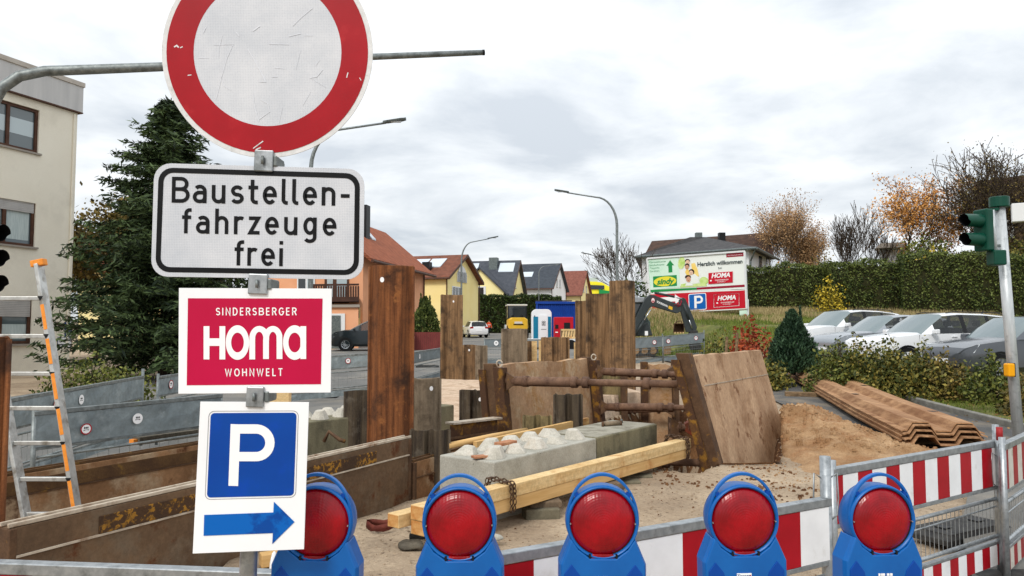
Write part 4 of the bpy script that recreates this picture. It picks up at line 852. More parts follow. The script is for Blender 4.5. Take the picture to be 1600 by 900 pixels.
# ------------------------------------------------------------------ warning lamps on their beam
def make_lamp():
    t = thing('warning_lamp', 'x', 'warning lamp', 'blue warning lamps on the closure beam')
    RX = Matrix.Rotation(rad(90), 4, 'X')                       # lathe axis z -> -y (towards the viewer)
    mb = MB(); mb.lathe([(.1, .012), (.104, .02), (.1075, .02), (.111, .008), (.112, -.03), (.106, -.062), (.08, -.075), (0, -.076)], 40, RX); mb.build('housing', M['lamp_blue'], t, smooth=True)
    mb = MB(); mb.lathe([(.0975, .004), (.1005, .012), (.1005, .001), (.0975, -.004)], 40, RX); mb.build('seal_ring', M['trim_black'], t, smooth=True)
    mb = MB(); mb.lathe([(0, .034), (.03, .0325), (.06, .028), (.08, .022), (.092, .015), (.0985, .008)], 40, RX)
    lens = mb.build('lens', M['lens_red'], t, smooth=True)
    mb = MB(); mb.plate([Vector((x, -.018, z)) for x, z in ((-.032, -.094), (.032, -.094), (.037, -.112), (.03, -.119), (-.03, -.119), (-.037, -.112))], (0, .03, 0)); mb.build('lens_tab', M['lens_red'], lens, bevel=.003)
    for x in (-1, 1):
        MB().box((x*.0405, -.019, -.099), (.006, .01, .012)).build('screw', M['trim_black'], t)
        MB().tube([(x*.0985, -.01, -.004), (x*.0985, -.019, -.004)], .0022, 8).build('screw', M['galv'], t)
    # handle: a bow over the housing on four short struts
    mb = MB(); rings = []
    for i in range(33):
        a = rad(-6+192*i/32); cx, cz = math.cos(a), math.sin(a); e_ = 1.32 if cz > 0 else 1; ro, ri = .1115, .1042
        rings.append([Vector((cx*ro, -.010, cz*ro*e_)), Vector((cx*ro, .008, cz*ro*e_)), Vector((cx*ri, .008, cz*ri*e_)), Vector((cx*ri, -.010, cz*ri*e_))])
    mb.loft(rings); mb.build('handle', M['lamp_blue'], t, bevel=.002)
    for a in (42, 138):
        c, s = math.cos(rad(a)), math.sin(rad(a)); mb = MB(); mb.bar((c*.104, -.002, s*.104), (c*.109, -.002, s*.132), .016, .012, up=(-s, 0, c)); mb.build('strut', M['lamp_blue_deep'], t)
    # battery housing below: bevelled shoulders
    o1 = [(-.1, -.05), (-.078, -.08), (-.04, -.106), (.04, -.106), (.078, -.08), (.1, -.05), (.132, -.125), (.132, -.36), (-.132, -.36), (-.132, -.125)]
    sc = lambda k, y, dz=0: [Vector((x*k, y, z)) for x, z in o1]
    mb = MB(); mb.loft([sc(.95, -.024), sc(1, -.006), sc(1, .055), sc(.93, .068)]); mb.build('battery_case', M['lamp_blue'], t, bevel=.004)
    for s in (-1, 1):
        mb = MB(); mb.plate([Vector((s*x, -.0265, z)) for x, z in ((.06, -.2), (.07, -.155), (.096, -.122), (.118, -.15), (.118, -.36), (.06, -.36))], (0, .012, 0)); mb.build('case_panel', M['lamp_blue_deep'], t, bevel=.002)
    MB().box((0, .02, -.37), (.05, .04, .1)).build('mounting_pin', M['galv'], t)
    return t
lamp0 = make_lamp()
LP = [(495, 816, 2.235, -.05, 'leftmost blue lamp with red lens, partly behind the parking sign'), (718, 817, 2.25, 0, 'blue lamp with red lens in front of the near timber ends'), (941, 814.5, 2.29, .0, 'middle blue lamp with red lens, white company sticker on its case'), (1160, 811.5, 2.34, .03, 'blue lamp with red lens before the sandy ground, sticker with coloured dots'), (1375, 811, 2.40, .1, 'rightmost blue lamp with bright red lens and white print on its case')]
lamps = []
for i, (px, py, Y, rz, lb) in enumerate(LP):
    o = lamp0 if i == 0 else copy_tree(lamp0); o['label'] = lb; o.location = P(px, py, Y); o.rotation_euler = ((.0, .012, -.015, .01, -.01)[i], (.01, -.012, .006, -.015, .02)[i], rz); lamps.append(o)
for i in (2, 3):
    mb = MB(); mb.box((-.008, -.026, -.172), (.046, .003, .03)); st = mb.build('sticker', M['paper_white'], lamps[i], bevel=.001)
    mb = MB(); font('Tiepner', .0125, lambda x, y: Vector((-.0105+x, -.0281, -.1645+y)), mb, bold=.0003)
    mb.poly([Vector((.0105+.0028*math.cos(rad(a)), -.0281, -.1645+.0028*math.sin(rad(a)))) for a in range(0, 360, 30)], 1)
    mb.box((-.012, -.0279, -.179), (.0008, .0004, .014)); mb.poly([Vector((.006+.0022*math.cos(rad(a)), -.0281, -.178+.0022*math.sin(rad(a)))) for a in range(0, 360, 30)], 2)
    mb.build('lettering', [M['plate_blue'], M['red_board'], M['poster_green']], st, recalc=False)
mb = MB()
for x, w in ((-.021, .006), (-.013, .005), (-.0065, .007), (.008, .008), (.0185, .008)): mb.box((x, -.026, -.166), (w, .002, .0075))
mb.box((.004, -.026, -.196), (.034, .002, .005)); mb.build('print', M['print_white'], lamps[4])
t = thing('closure_beam', 'red and white beam carrying the five blue lamps', 'beam')
a, b = Vector((-.85, 2.26, 0)), Vector((1.5, 2.46, 0)); d = (b-a)/12; mb = MB()
for i in range(12): mb.bar(a+d*i+Vector((0, 0, .58)), a+d*(i+1)+Vector((0, 0, .58)), .03, .24, i % 2)
mb.build('board', [M['red_board'], M['white_board']], t, recalc=False)
for f in (.04, .96):
    p = a.lerp(b, f); MB().bar(p+Vector((0, .035, 0)), p+Vector((0, .035, .7)), .04, .04, up=(0, 1, 0)).build('leg', M['galv'], t)
    MB().box(p+Vector((0, .035, .03)), (.16, .4, .06)).build('foot', M['rubber'], t, bevel=.01)
rebase(t, a)
# ------------------------------------------------------------------ trench with steel plates, ladder
def tp(a, b, z): p = TA+TD*a+TN*b; return Vector((p.x, p.y, z))
def trench_plate(label, a0, a1, b, z0, z1, face, th=.09, band=True, group='steel trench plates', tilt=0, yellow='paint_yellow'):
    t = thing('trench_plate', label, 'steel plate', group); s = 1 if face > 0 else -1; mb = MB()
    bb = lambda o: b+s*o
    mb.hexa([tp(a0, bb(0), z0), tp(a1, bb(0), z0), tp(a1, bb(th), z0), tp(a0, bb(th), z0), tp(a0, bb(0), z1-.02), tp(a1, bb(0), z1-.02), tp(a1, bb(th), z1-.02), tp(a0, bb(th), z1-.02)])
    mb.build('plate', M['plate_dark' if band else 'plate_brown'], t, bevel=.006)
    for o, nm in ((.008, 'top_edge'), (th-.008, 'top_edge')):
        MB().bar(tp(a0-.01, bb(o), z1-.006), tp(a1+.01, bb(o), z1-.006), .016 if band else .012, .022).build(nm, M['plate_edge' if band else 'paint_worn'], t, bevel=.003)
    MB().bar(tp(a0+.02, bb(th/2), z1-.016), tp(a1-.02, bb(th/2), z1-.016), th-.036, .018).build('top_channel', M['plate_edge' if band else 'frame_rust'], t)
    for a in (a0+.012, a1-.012): MB().hexa([tp(a-.02, bb(-.008), z0), tp(a+.02, bb(-.008), z0), tp(a+.02, bb(th+.005), z0), tp(a-.02, bb(th+.005), z0), tp(a-.02, bb(-.008), z1-.025), tp(a+.02, bb(-.008), z1-.025), tp(a+.02, bb(th+.005), z1-.025), tp(a-.02, bb(th+.005), z1-.025)]).build('end_plate', M['frame_rust'], t, bevel=.004)
    w = (a1-a0)
    MB().hexa([tp(a0+.5, bb(-.008), z1-.17), tp(a1-.55, bb(-.008), z1-.17), tp(a1-.55, bb(.0), z1-.17), tp(a0+.5, bb(.0), z1-.17), tp(a0+.5, bb(-.008), z1-.065), tp(a1-.55, bb(-.008), z1-.065), tp(a1-.55, bb(0), z1-.065), tp(a0+.5, bb(0), z1-.065)]).build('painted_band', M['paint_yellow' if band else 'paint_worn'], t, bevel=.002)
    MB().bar(tp(a0+.03, bb(-.004), z1-.178), tp(a1-.03, bb(-.004), z1-.178), .012, .012).build('weld_seam', M['plate_edge' if band else 'frame_rust'], t)
    return rebase(t, tp(a0, b, 0))
trench_plate('dark steel trench plate with flaking yellow band nearest the barrier', 0, 3.72, 0, -1.2, .60, 1)
trench_plate('brown muddy trench plate facing the ladder across the trench', -.9, 3.6, 1.62, -1.2, .58, 1, band=False)
trench_plate('weathered grey brown plate joining the near trench plate to the concrete block', 3.76, 5.6, -.02, -1.2, .36, 1, band=False)
t = thing('ladder', 'aluminium ladder with orange stickers leaning in the trench', 'ladder')
YL = 5.35; lq = VP((-1, YL), (1, YL)); k = YL/F
r0, r1 = lq(38.5, 410), lq(124, 812); l0, l1 = lq(-52, 418), lq(46, 824); dl = (r1-r0).normalized(); tilt = Vector((0, .16, 0))
def rail(a, b, nm):
    d = (b-a); e = b+d*.2; mb = MB(); mb.bar(a+tilt, e-tilt*.3, .085, .03, up=(1, 0, .2)); o = mb.build(nm, M['alu'], t, bevel=.005); return o
rl = rail(r0, r1, 'side_rail'); ll = rail(l0, l1, 'side_rail')
def on_rail(a, b, f): return a.lerp(b+(b-a)*.2, f)+tilt-(tilt*1.3)*f
for py in (468, 529, 589, 643, 697, 752, 805, 858):
    f = (py-412)/(812-410)/1.2; pa = on_rail(r0, r1, f); pb_ = on_rail(l0, l1, f); pb_.z = pa.z
    MB().bar(pa, pb_, .034, .03).build('rung', M['alu'], t, bevel=.004)
    c = pa+Vector((.0, -.046, 0)); MB().poly([c+Vector((-.022, 0, .016)), c+Vector((.022, 0, .016)), c+Vector((0, 0, -.02))]).build('rung_end', M['trim_black'], t)
for i in range(8):
    f0 = (478+i*55-412)/402/1.2; f1 = (518+i*55-412)/402/1.2; a = on_rail(r0, r1, f0)+Vector((0, -.0455, 0)); b = on_rail(r0, r1, f1)+Vector((0, -.0455, 0)); a.x += .006; b.x += .006
    MB().bar(a, b, .026, .003, up=(0, 1, 0)).build('sticker', M['ladder_orange'], t)
MB().box(on_rail(r0, r1, 0)+Vector((0, 0, .01)), (.098, .06, .05), Matrix.Rotation(rad(-12), 3, 'Y')).build('end_cap', M['ladder_orange'], t, bevel=.006)
MB().box(on_rail(l0, l1, 0)+Vector((0, 0, .01)), (.098, .06, .05), Matrix.Rotation(rad(-12), 3, 'Y')).build('end_cap', M['ladder_orange'], t, bevel=.006)
rebase(t, (r1.x, r1.y, -.3))
# ------------------------------------------------------------------ sheet piles
def sheet_pile(label, px0, px1, ptop, Y, zb, mt, rz=0, prof='U', hole=None, group='rusty steel sheet piles standing in the pit', lean=0, rough=.012, depth=.16):
    t = thing('sheet_pile', label, 'sheet pile', group); a, b = P(px0, ptop, Y), P(px1, ptop, Y); w = b.x-a.x; x0 = a.x
    shp = {'U': [(0, .0), (.06, .0), (.24, -1), (.76, -1), (.94, 0), (1, 0)], 'V': [(0, -1), (.06, -1), (.26, 0), (.74, 0), (.94, -1), (1, -1)], 'Z': [(0, -1), (.36, -1), (.6, 0), (1, 0)], 'W': [(0, 0), (.05, 0), (.13, -.9), (.37, -.9), (.45, 0), (.55, 0), (.63, -.9), (.87, -.9), (.95, 0), (1, 0)]}[prof]
    th = .014; pts = []
    for s_, d_ in shp: pts.append((s_*w, d_*depth))
    back = [(x, y+th) for x, y in reversed(pts)]
    def rg(z, dx, jag=0): return [Vector((x0+x+dx, Y+y, z+(R.uniform(-rough, rough) if jag else 0))) for x, y in pts+back]
    zt = a.z; zs = [zb, zb+(zt-zb)*.35, zb+(zt-zb)*.7, zt]
    n = len(pts)
    rings = [rg(z, lean*(z-zt), i == 3) for i, z in enumerate(zs)]
    mb = MB(); mb.loft(rings); o = mb.build('pile_section', M[mt], t)
    for sx in (0, 1):          # rolled interlock along each edge
        px_, py_ = pts[-sx]; MB().tube([Vector((x0+px_+lean*(zb-zt), Y+py_+th/2, zb)), Vector((x0+px_, Y+py_+th/2, zt-.006))], .016, 6).build('interlock', M[mt], t, smooth=True)
    if hole:
        q = VP((-1, Y-(depth if prof in ('U', 'W') else 0)-.0015), (1, Y-(depth if prof in ('U', 'W') else 0)-.0015)); c = q(*hole); r_ = .022
        MB().poly([c+Vector((r_*math.cos(rad(g)), 0, r_*1.3*math.sin(rad(g)))) for g in range(0, 360, 24)]).build('lifting_hole', M['print_white'], t)
    return rebase(t, (x0+w/2, Y, zb))
sheet_pile('tallest reddish rust sheet pile at the end of the trench', 578, 646, 416, 8.0, -1.6, 'rust', hole=(597, 437), rough=.008, depth=.11, group='rusty steel sheet piles standing in the pit')
sheet_pile('short dark sheet pile to the left of the tallest pile', 541, 584, 610, 9.3, -.6, 'rust_dark', hole=(562, 627), prof='Z', depth=.08)
sheet_pile('knee high brown pile directly right of the tallest pile', 645, 688, 591, 9.2, -.6, 'rust_grey', hole=(674, 607), prof='U', depth=.08)
sheet_pile('low corrugated pile stub in front of the yellow steel waling', 642, 702, 671, 7.75, -1, 'rust_dark', prof='W', depth=.08)
sheet_pile('tall notched brown pile before the yellow house', 690, 723, 461, 19.2, -.3, 'rust_brown', hole=(708.5, 471), prof='V', depth=.14)
sheet_pile('shorter brown pile attached beside the tall notched pile', 724, 745, 539, 19.0, -.3, 'rust_brown', hole=(733, 547), prof='V', depth=.12)
sheet_pile('split brown pile with a pale torn edge next to the shorter pile', 744, 761, 540, 18.8, -.3, 'rust_grey', prof='Z', depth=.1)
sheet_pile('short dark grey pile standing in pale sand with pale smear', 719, 762, 609, 11.0, -.5, 'rust_dark', hole=(750, 624), prof='W', depth=.1)
sheet_pile('grey weathered pile below the yellow roller', 784, 823, 514, 18, -.3, 'rust_grey', prof='V', depth=.12)
sheet_pile('short brown pile in front of the portable toilet', 846, 889, 527, 17.2, -.3, 'rust_brown', prof='W', depth=.12)
sheet_pile('narrow brown pile beside the grey weathered pile', 823, 834, 533, 18.6, -.3, 'rust_brown', prof='Z', depth=.1)
sheet_pile('dark corrugated pile stub in front of the tan shoring panel', 866, 909, 616, 9.6, -1.2, 'rust_dark', prof='W', depth=.1)
sheet_pile('low mossy pile stub behind the concrete block', 818, 861, 649, 9.3, -1.2, 'rust_olive', prof='W', depth=.08)
sheet_pile('tall brown pile with ragged left edge behind the shoring box', 915, 955, 459, 17.0, -1, 'rust_brown', prof='V', depth=.14)
sheet_pile('tallest brown pile of the pair in front of the excavator', 953, 991, 439, 16.2, -1, 'rust_brown', prof='U', depth=.12)
sheet_pile('narrow broken pile at the left of the tall brown pair', 899, 917, 470, 17.4, -1, 'rust_brown', prof='Z', depth=.1)
sheet_pile('flat brown pile cut off by the edge of the picture beside the ladder', -40, 13, 528, 4.35, -1.2, 'rust', prof='U', depth=.08)
# stack of sheet piles on bearers
def stack_axis(f, off):
    a = Vector((5.72, 9.85)); b = Vector((8.45, 21.2)); d = (b-a).normalized(); p = a.lerp(b, f); return p+Vector((-d.y, d.x))*off
SL = ['bottom sheet pile lying on the timber bearers', 'second sheet pile from the bottom of the stack', 'third sheet pile from the bottom of the stack', 'fourth sheet pile from the bottom of the stack', 'sheet pile just under the topmost of the stack', 'topmost sheet pile of the stack, pale orange rust']
prof = [(-.5, -.014), (-.46, 0), (-.43, 0), (-.36, .095), (-.17, .095), (-.1, 0), (.1, 0), (.17, .095), (.36, .095), (.43, 0), (.46, 0), (.5, -.014)]
for i in range(6):
    t = thing('sheet_pile', SL[i], 'sheet pile', 'sheet piles stacked on the asphalt path'); sh_ = (.016, -.01, .008, -.008, .006, 0)[i]; f0 = (-.014, .006, -.008, .004, -.004, .003)[i]
    rings = []
    for f in (f0, .25, .5, .75, 1+f0):
        z0 = .15+i*.032+Hs(stack_axis(f, 0).x, stack_axis(f, 0).y); up = [(u+sh_, v) for u, v in prof]; lo_ = [(u+sh_, v-.016) for u, v in reversed(prof)]
        rings.append([Vector((*stack_axis(f, -u), z0+v*1.15)) for u, v in up+lo_])
    mb = MB(); mb.loft(rings); M.setdefault('rust_stack', mat('rust_stack', rgb(134, 98, 68), rgb(188, 148, 110), s=1.6, r=.85, st=(8, .1, 8), c3=rgb(128, 86, 56), t3=.64, s3=.7, e3=.2, bump=.02, bs=30)); mb.build('pile_section', M['rust_stack'], t)
    if i == 5:
        mb = MB()
        for f, u in ((.12, .28), (.34, -.27), (.5, .27), (.93, .28)): p = stack_axis(f, -u); mb.box((p.x, p.y, .15+i*.032+.116+Hs(p.x, p.y)), (.09, .13, .004))
        mb.build('lifting_hole', M['trim_black'], t)
    p = stack_axis(0, 0); rebase(t, (p.x, p.y, 0))
for f, w, lb in ((.055, 1.5, 'thick timber bearer under the near end of the pile stack'), (.6, 1.9, 'timber bearer sticking out from under the middle of the pile stack')):
    c = stack_axis(f, 0); a = stack_axis(f, .75 if f < .3 else 1.15); b = stack_axis(f, -.55); t = thing('timber_bearer', lb, 'timber', 'timber bearers under the sheet piles')
    MB().bar((a.x, a.y, .085+Hs(a.x, a.y)), (b.x, b.y, .085+Hs(b.x, b.y)), .2, .12).build('beam', M['timber_old'], t, bevel=.008); rebase(t, (a.x, a.y, 0))
# ------------------------------------------------------------------ concrete blocks with studs
def block(label, org, u, v, L_, Wd, z0, z1, mt, top=None, studs=0, group='large concrete stacking blocks'):
    t = thing('concrete_block', label, 'concrete block', group); u = Vector((*u, 0)).normalized(); v = Vector((*v, 0)).normalized(); o = Vector((*org, 0))
    c = lambda a, b, z: o+u*a+v*b+Vector((0, 0, z))
    MB().hexa([c(0, 0, z0), c(L_, 0, z0), c(L_, Wd, z0), c(0, Wd, z0), c(0, 0, z1), c(L_, 0, z1), c(L_, Wd, z1), c(0, Wd, z1)]).build('block', M[mt], t, bevel=.014)
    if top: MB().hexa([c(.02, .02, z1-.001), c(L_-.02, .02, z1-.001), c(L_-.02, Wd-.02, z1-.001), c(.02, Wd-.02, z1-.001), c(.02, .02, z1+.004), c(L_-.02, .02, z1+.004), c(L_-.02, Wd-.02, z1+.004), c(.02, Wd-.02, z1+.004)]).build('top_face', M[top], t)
    if studs:
        for i in range(studs):
            for j in range(2):
                a0 = L_*(i+.5)/studs; b0 = Wd*(j+.5)/2; h = .095+R.uniform(-.025, .015); w = .108*R.uniform(.85, 1.1); ja = [R.uniform(.85, 1.12) for _ in range(8)]; rot = R.uniform(-.5, .5); mb = MB(); tx = R.uniform(-.025, .025); ty = R.uniform(-.025, .025)
                def rr(k, z): return [c(a0+(1-k)*tx*2+k*w*ja[qi]*(math.cos(rot+q)*1.2), b0+(1-k)*ty*2+k*w*ja[qi]*math.sin(rot+q)*1.2, z+(1-k)*.012*math.sin(q+rot*5)) for qi, q in enumerate((.5, 1.07, 2.07, 2.64, 3.64, 4.21, 5.21, 5.78))]
                mb.loft([rr(1, z1), rr(.94, z1+.014), rr(.5, z1+h)]); mb.build('stud', M['concrete_white'], t, bevel=.003)
    return t, c
u2, v2 = (.597, .802), (-.802, .597)
t, c1 = block('pale concrete block topped with rows of white knobs', (-.163, 6.7), u2, v2, 1.83, .66, -.2, .458, 'concrete_light', studs=5); rebase(t, (-.163, 6.7, 0))
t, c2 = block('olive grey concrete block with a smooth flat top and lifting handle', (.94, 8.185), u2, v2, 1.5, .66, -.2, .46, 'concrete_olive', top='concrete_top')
mb = MB(); a = c2(.86, .4, .495); b = c2(1.06, .3, .495); mb.tube([a, b], .028, 10); mb.build('lifting_roll', M['rust_grey'], t, smooth=True)
for q in (c2(.84, .41, .49), c2(1.08, .29, .49)): mb = MB(); mb.tube([q+Vector((-.012, 0, 0)), q+Vector((.012, 0, 0))], .034, 10); mb.build('roll_end', M['frame_rust'], t, smooth=True)
for q in (c2(.12, .34, .46), c2(1.3, .4, .46)): mb = MB(); mb.tube([q, q+Vector((0, 0, .05))], [.022, .012], 8); mb.build('anchor', M['galv_dark'], t, smooth=True)
rebase(t, (.94, 8.185, 0))
t, c3 = block('olive concrete block with pale knobs behind the short dark pile', (-2.55, 8.55), (.61, .79), (-.79, .61), 1.75, .6, -.3, .56, 'concrete_olive', studs=5); rebase(t, (-2.55, 8.55, 0))
t, c4 = block('olive concrete block end showing right of the knee high pile', (-1.45, 9.97), (.61, .79), (-.79, .61), 1.0, .6, -.3, .56, 'concrete_olive'); rebase(t, (-1.45, 9.97, 0))
# things lying on the knobbed block
for (a, b, z, dims, rot, mt, lb) in ((.12, .17, .482, (.3, .085, .022), .5, 'terracotta', 'flat terracotta strip lying on the pale concrete block'), (.52, .26, .545, (.24, .1, .03), .9, 'terracotta', 'broken terracotta piece leaning on the white knobs')):
    t = thing('clay_fragment', lb, 'fragment', 'broken clay pieces on the concrete block'); p = c1(a, b, z); MB().box((0, 0, 0), dims, Matrix.Rotation(rot, 3, 'Z') @ Matrix.Rotation(.5 if z > .6 else 0, 3, 'Y')).build('clay_piece', M[mt], t, bevel=.005); t.location = p
# ------------------------------------------------------------------ timbers with chains
ud = Vector((.63, .777, 0)).normalized(); wd = Vector((-ud.y, ud.x, 0)); T0 = Vector((-.72, 5.66, 0))
def timber(label, off, z, L_, s0=0, w=.125, h=.1, mt='timber'):
    t = thing('timber_beam', label, 'timber', 'fresh squared timbers beside the concrete blocks'); a = T0+wd*off+ud*s0+Vector((0, 0, z)); b = a+ud*L_
    b.z += -.01; mb = MB(); mb.bar(a, b, w, h); mb.build('beam', M[mt], t, bevel=.004)
    for e, s in ((a, -1), (b, 1)): MB().bar(e, e+ud*s*.003, w-.012, h-.012).build('end_grain', M['timber_end'] if s < 0 else M['strut_red'] if z > .2 and off < .1 else M['timber_end'], t)
    return rebase(t, (a.x, a.y, z-h/2))
timber('upper front squared timber resting on the lower one', 0, .262, 4.56, w=.14, h=.11)
timber('lower front squared timber above the brick supports', 0.005, .15, 4.53, .01, w=.14, h=.11, mt='timber_side')
timber('rear squared timber with its end left of the lamp', .155, .2, 3.9, -.1)
def chain(label, s):
    t = thing('chain', label, 'chain', 'rusty chains around the timbers'); c = T0+ud*s; path = []
    w2, z1_, z0_ = .088, .335, .085
    loop = [(-w2, z0_), (-w2-.01, .2), (-w2, z1_-.01), (0, z1_), (w2*2, z1_+.01), (w2*2.4, .25)]
    pts = [c+wd*x+Vector((0, 0, z)) for x, z in loop]; seq = []
    for a, b in zip(pts, pts[1:]):
        n = max(1, int((b-a).length/.04)); seq += [(a.lerp(b, (i+.5)/n), (b-a).normalized()) for i in range(n)]
    for row in (0, 1):
        for i, (p, d) in enumerate(seq):
            x = d.cross(ud).normalized() if i % 2 else ud; e = [p+ud*row*.045+d*(.027*math.cos(g))+x*(.016*math.sin(g)) for g in [k*6.2832/8 for k in range(9)]]
            MB().tube(e, .0065, 4, cap=False).build('chain_link', M['chain'], t, smooth=True)
    return rebase(t, c)
chain('rusty chain looped around the near half of the timbers', 1.02); chain('rusty chain looped around the far end of the timbers', 4.4)
# bearer stones below the timbers
for s, off, zz, dims, mt, lb in ((1.55, .05, -.02, (.32, .2, .15), 'paver_grey', 'dirty paving block under the timbers beside the second lamp'), (1.62, .06, .075, (.3, .17, .07), 'brick_dirty', 'crumbled brick on top of the paving block under the timbers'),
        (2.5, .05, -.03, (.24, .19, .14), 'paver_grey', 'brown paving block under the middle of the timbers'), (2.78, .04, -.03, (.24, .19, .14), 'brick_dirty', 'paving block next to the brown one under the timbers'), (2.64, .06, .075, (.42, .17, .07), 'brick_dirty', 'flat brick lying across two paving blocks'),
        (3.12, .05, -.02, (.26, .19, .15), 'paver_grey', 'mossy paving block under the far half of the timbers'), (3.45, .1, -.02, (.3, .19, .16), 'paver_grey', 'paving block closest to the leaning panel')):
    t = thing('paving_block', lb, 'paving block', 'blocks supporting the timbers'); MB().box((0, 0, 0), dims, R.uniform(-.25, .25)).build('stone', M[mt], t, bevel=.012); t.location = T0+ud*s+wd*(off-.06)+Vector((0, 0, zz-.03))
# ------------------------------------------------------------------ trench shoring boxes
def bp(a, b, z): p = BA+BD*a+BN*b; return Vector((p.x, p.y, z))
def shoring_panel(label, L_, fn, mt, tall0, tall1, out, grp):
    # fn(a, o, z): along, outwards, height
    t = thing('shoring_panel', label, 'shoring panel', grp); th = .11
    n = 12; rings = []
    for i in range(n+1):
        a = L_*i/n; j = R.uniform(-.022, .022); rings.append([fn(a, 0, tall0), fn(a, 0, (tall0+tall1)/2), fn(a, 0, tall1+j), fn(a, -th, tall1+j), fn(a, -th, tall0)])
    mb = MB(); mb.loft(rings); mb.build('plate', M[mt], t)
    mb = MB()
    for a in ((0, L_) if mt != 'panel_mud' else (0,)):
        s = -1 if a == 0 else 1
        mb = MB(); mb.hexa([fn(a+s*.17, -th-.04, tall0), fn(a, -th-.04, tall0), fn(a, .012, tall0), fn(a+s*.17, .012, tall0), fn(a+s*.17, -th-.04, tall1+.03), fn(a, -th-.04, tall1+.03), fn(a, .012, tall1+.03), fn(a+s*.17, .012, tall1+.03)]); mb.build('edge_post', M['frame_rust'], t, bevel=.008)
        MB().hexa([fn(a+s*.225, -th-.1, tall0), fn(a+s*.17, -th-.1, tall0), fn(a+s*.17, -th, tall0), fn(a+s*.225, -th, tall0), fn(a+s*.225, -th-.1, tall1-.05), fn(a+s*.17, -th-.1, tall1-.05), fn(a+s*.17, -th, tall1-.05), fn(a+s*.225, -th, tall1-.05)]).build('guide_rail', M['frame_yellow'], t, bevel=.004)
    return t
G1 = 'steel shoring box over the pit'
lean1 = .28
def front_panel(a, o, z): return bp(a+.2, 2.78+o+.0, z)+Vector((.27-.27*(z-.05), 0, 0))
t = shoring_panel('leaning mud stained shoring panel facing the sand heap', 3.3, lambda a, o, z: front_panel(a, o, z), 'panel_mud', -.9, 1.33, 1, G1)
MB().bar(front_panel(.12, .004, .95), front_panel(3.3, .004, .93), .006, .012).build('weld_seam', M['plate_edge'], t)
mb = MB(); rebase(t, bp(0, 2.78, 0))
def rear_panel(a, o, z): return bp(a, 0-o*1.0+.0, z) if False else bp(a, o, z)+Vector((-.09*(z-.5), 0, 0))
t = shoring_panel('tan mud covered shoring panel at the far side of the pit', 2.75, lambda a, o, z: rear_panel(a, -.0+(o if o > 0 else o), z), 'panel_tan', -1.2, 1.14, 1, G1)
# post flanges in front of its plate, with yellow paint and chain eyes
for a in (-.1, 2.86):
    MB().hexa([rear_panel(a-.07, .16, -1.2), rear_panel(a+.07, .16, -1.2), rear_panel(a+.07, .0, -1.2), rear_panel(a-.07, 0, -1.2), rear_panel(a-.07, .16, 1.12), rear_panel(a+.07, .16, 1.12), rear_panel(a+.07, 0, 1.12), rear_panel(a-.07, 0, 1.12)]).build('edge_post', M['frame_yellow'], t, bevel=.006)
    e = rear_panel(a, .08, 1.17); MB().tube([e+Vector((.04*math.cos(g), 0, .05*math.sin(g))) for g in [i*6.2832/10 for i in range(11)]], .013, 6).build('lifting_eye', M['plate_edge'], t, smooth=True)
rebase(t, bp(0, 0, 0))
def strut(label, p, q, r=.054, grp='telescopic steel struts of the shoring boxes'):
    t = thing('strut', label, 'strut', grp); p = Vector(p); q = Vector(q); d = q-p
    MB().tube([p, p.lerp(q, .42)], r*1.22, 12).build('outer_tube', M['strut'], t, smooth=True); MB().tube([p.lerp(q, .4), q], r*.86, 12).build('inner_tube', M['strut'], t, smooth=True)
    for f in (.12, .405, .47, .8): MB().tube([p.lerp(q, f-.016), p.lerp(q, f+.016)], r*1.42, 12).build('collar', M['strut'], t, smooth=True)
    for f, mt in ((0, 'strut_red'), (1, 'strut_red')):
        e = p.lerp(q, f); dd = d.normalized()*(1 if f == 0 else -1)
        MB().loft([[e+Vector((0, y, z)) for y, z in ((-.1, -.13), (.1, -.13), (.1, .13), (-.1, .13))], [e+dd*.13+Vector((0, y, z)) for y, z in ((-.04, -.05), (.04, -.05), (.04, .05), (-.04, .05))]]).build('end_bracket', M['strut_red' if f and 'single' in label else 'frame_rust'], t, bevel=.004)
    return rebase(t, p)
def sb(a, z0, z1, b0=.14, b1=2.62): return rear_panel(a, b0, z0), front_panel(a, -(2.78-b1), z1)
strut('nearest upper strut running across the tan panel', *sb(-.05, .93, .97)); strut('nearest lower strut mostly hidden behind the concrete blocks', *sb(-.05, -.12, .0))
strut('upper far strut of the shoring box', *sb(2.8, .93, .9)); strut('lower far strut of the shoring box', *sb(2.8, .32, .42))
# second box further back
def box2(label, px0, px1, ptop, Y, mt, zb=-1.0):
    t = thing('shoring_panel', label, 'shoring panel', 'second shoring box behind the first'); a, b = P(px0, ptop, Y), P(px1, ptop, Y); n = 8
    mb = MB(); mb.loft([[Vector((a.x+(b.x-a.x)*i/n, Y+y, z+(R.uniform(-.02, .02) if z > 0 else 0))) for y, z in ((0, zb), (0, a.z), (.1, a.z), (.1, zb))] for i in range(n+1)]); mb.build('plate', M[mt], t)
    for x in (a.x-.05, b.x+.05): MB().bar((x, Y-.02, zb), (x, Y-.02, a.z+.06), .12, .2, up=(0, 1, 0)).build('edge_post', M['frame_yellow' if x < a.x else 'frame_rust'], t, bevel=.006)
    return rebase(t, (a.x, Y, zb))
box2('tan shoring panel of the second box nearer the leaning panel', 1010, 1050, 570, 14.6, 'panel_tan'); box2('grimy shoring panel of the second box behind the struts', 938, 970, 582, 14.2, 'rust_olive')
s2 = VP((-1, 14.3), (1, 14.3)); strut('rear strut of the second shoring box at the top', s2(938, 586), s2(1052, 582), .05); strut('rear strut of the second shoring box lower down', s2(938, 643), s2(1052, 640), .05)
strut('single strut low beside the olive concrete block', P(1046, 667, 9.9), P(1085, 668, 9.8), .05)
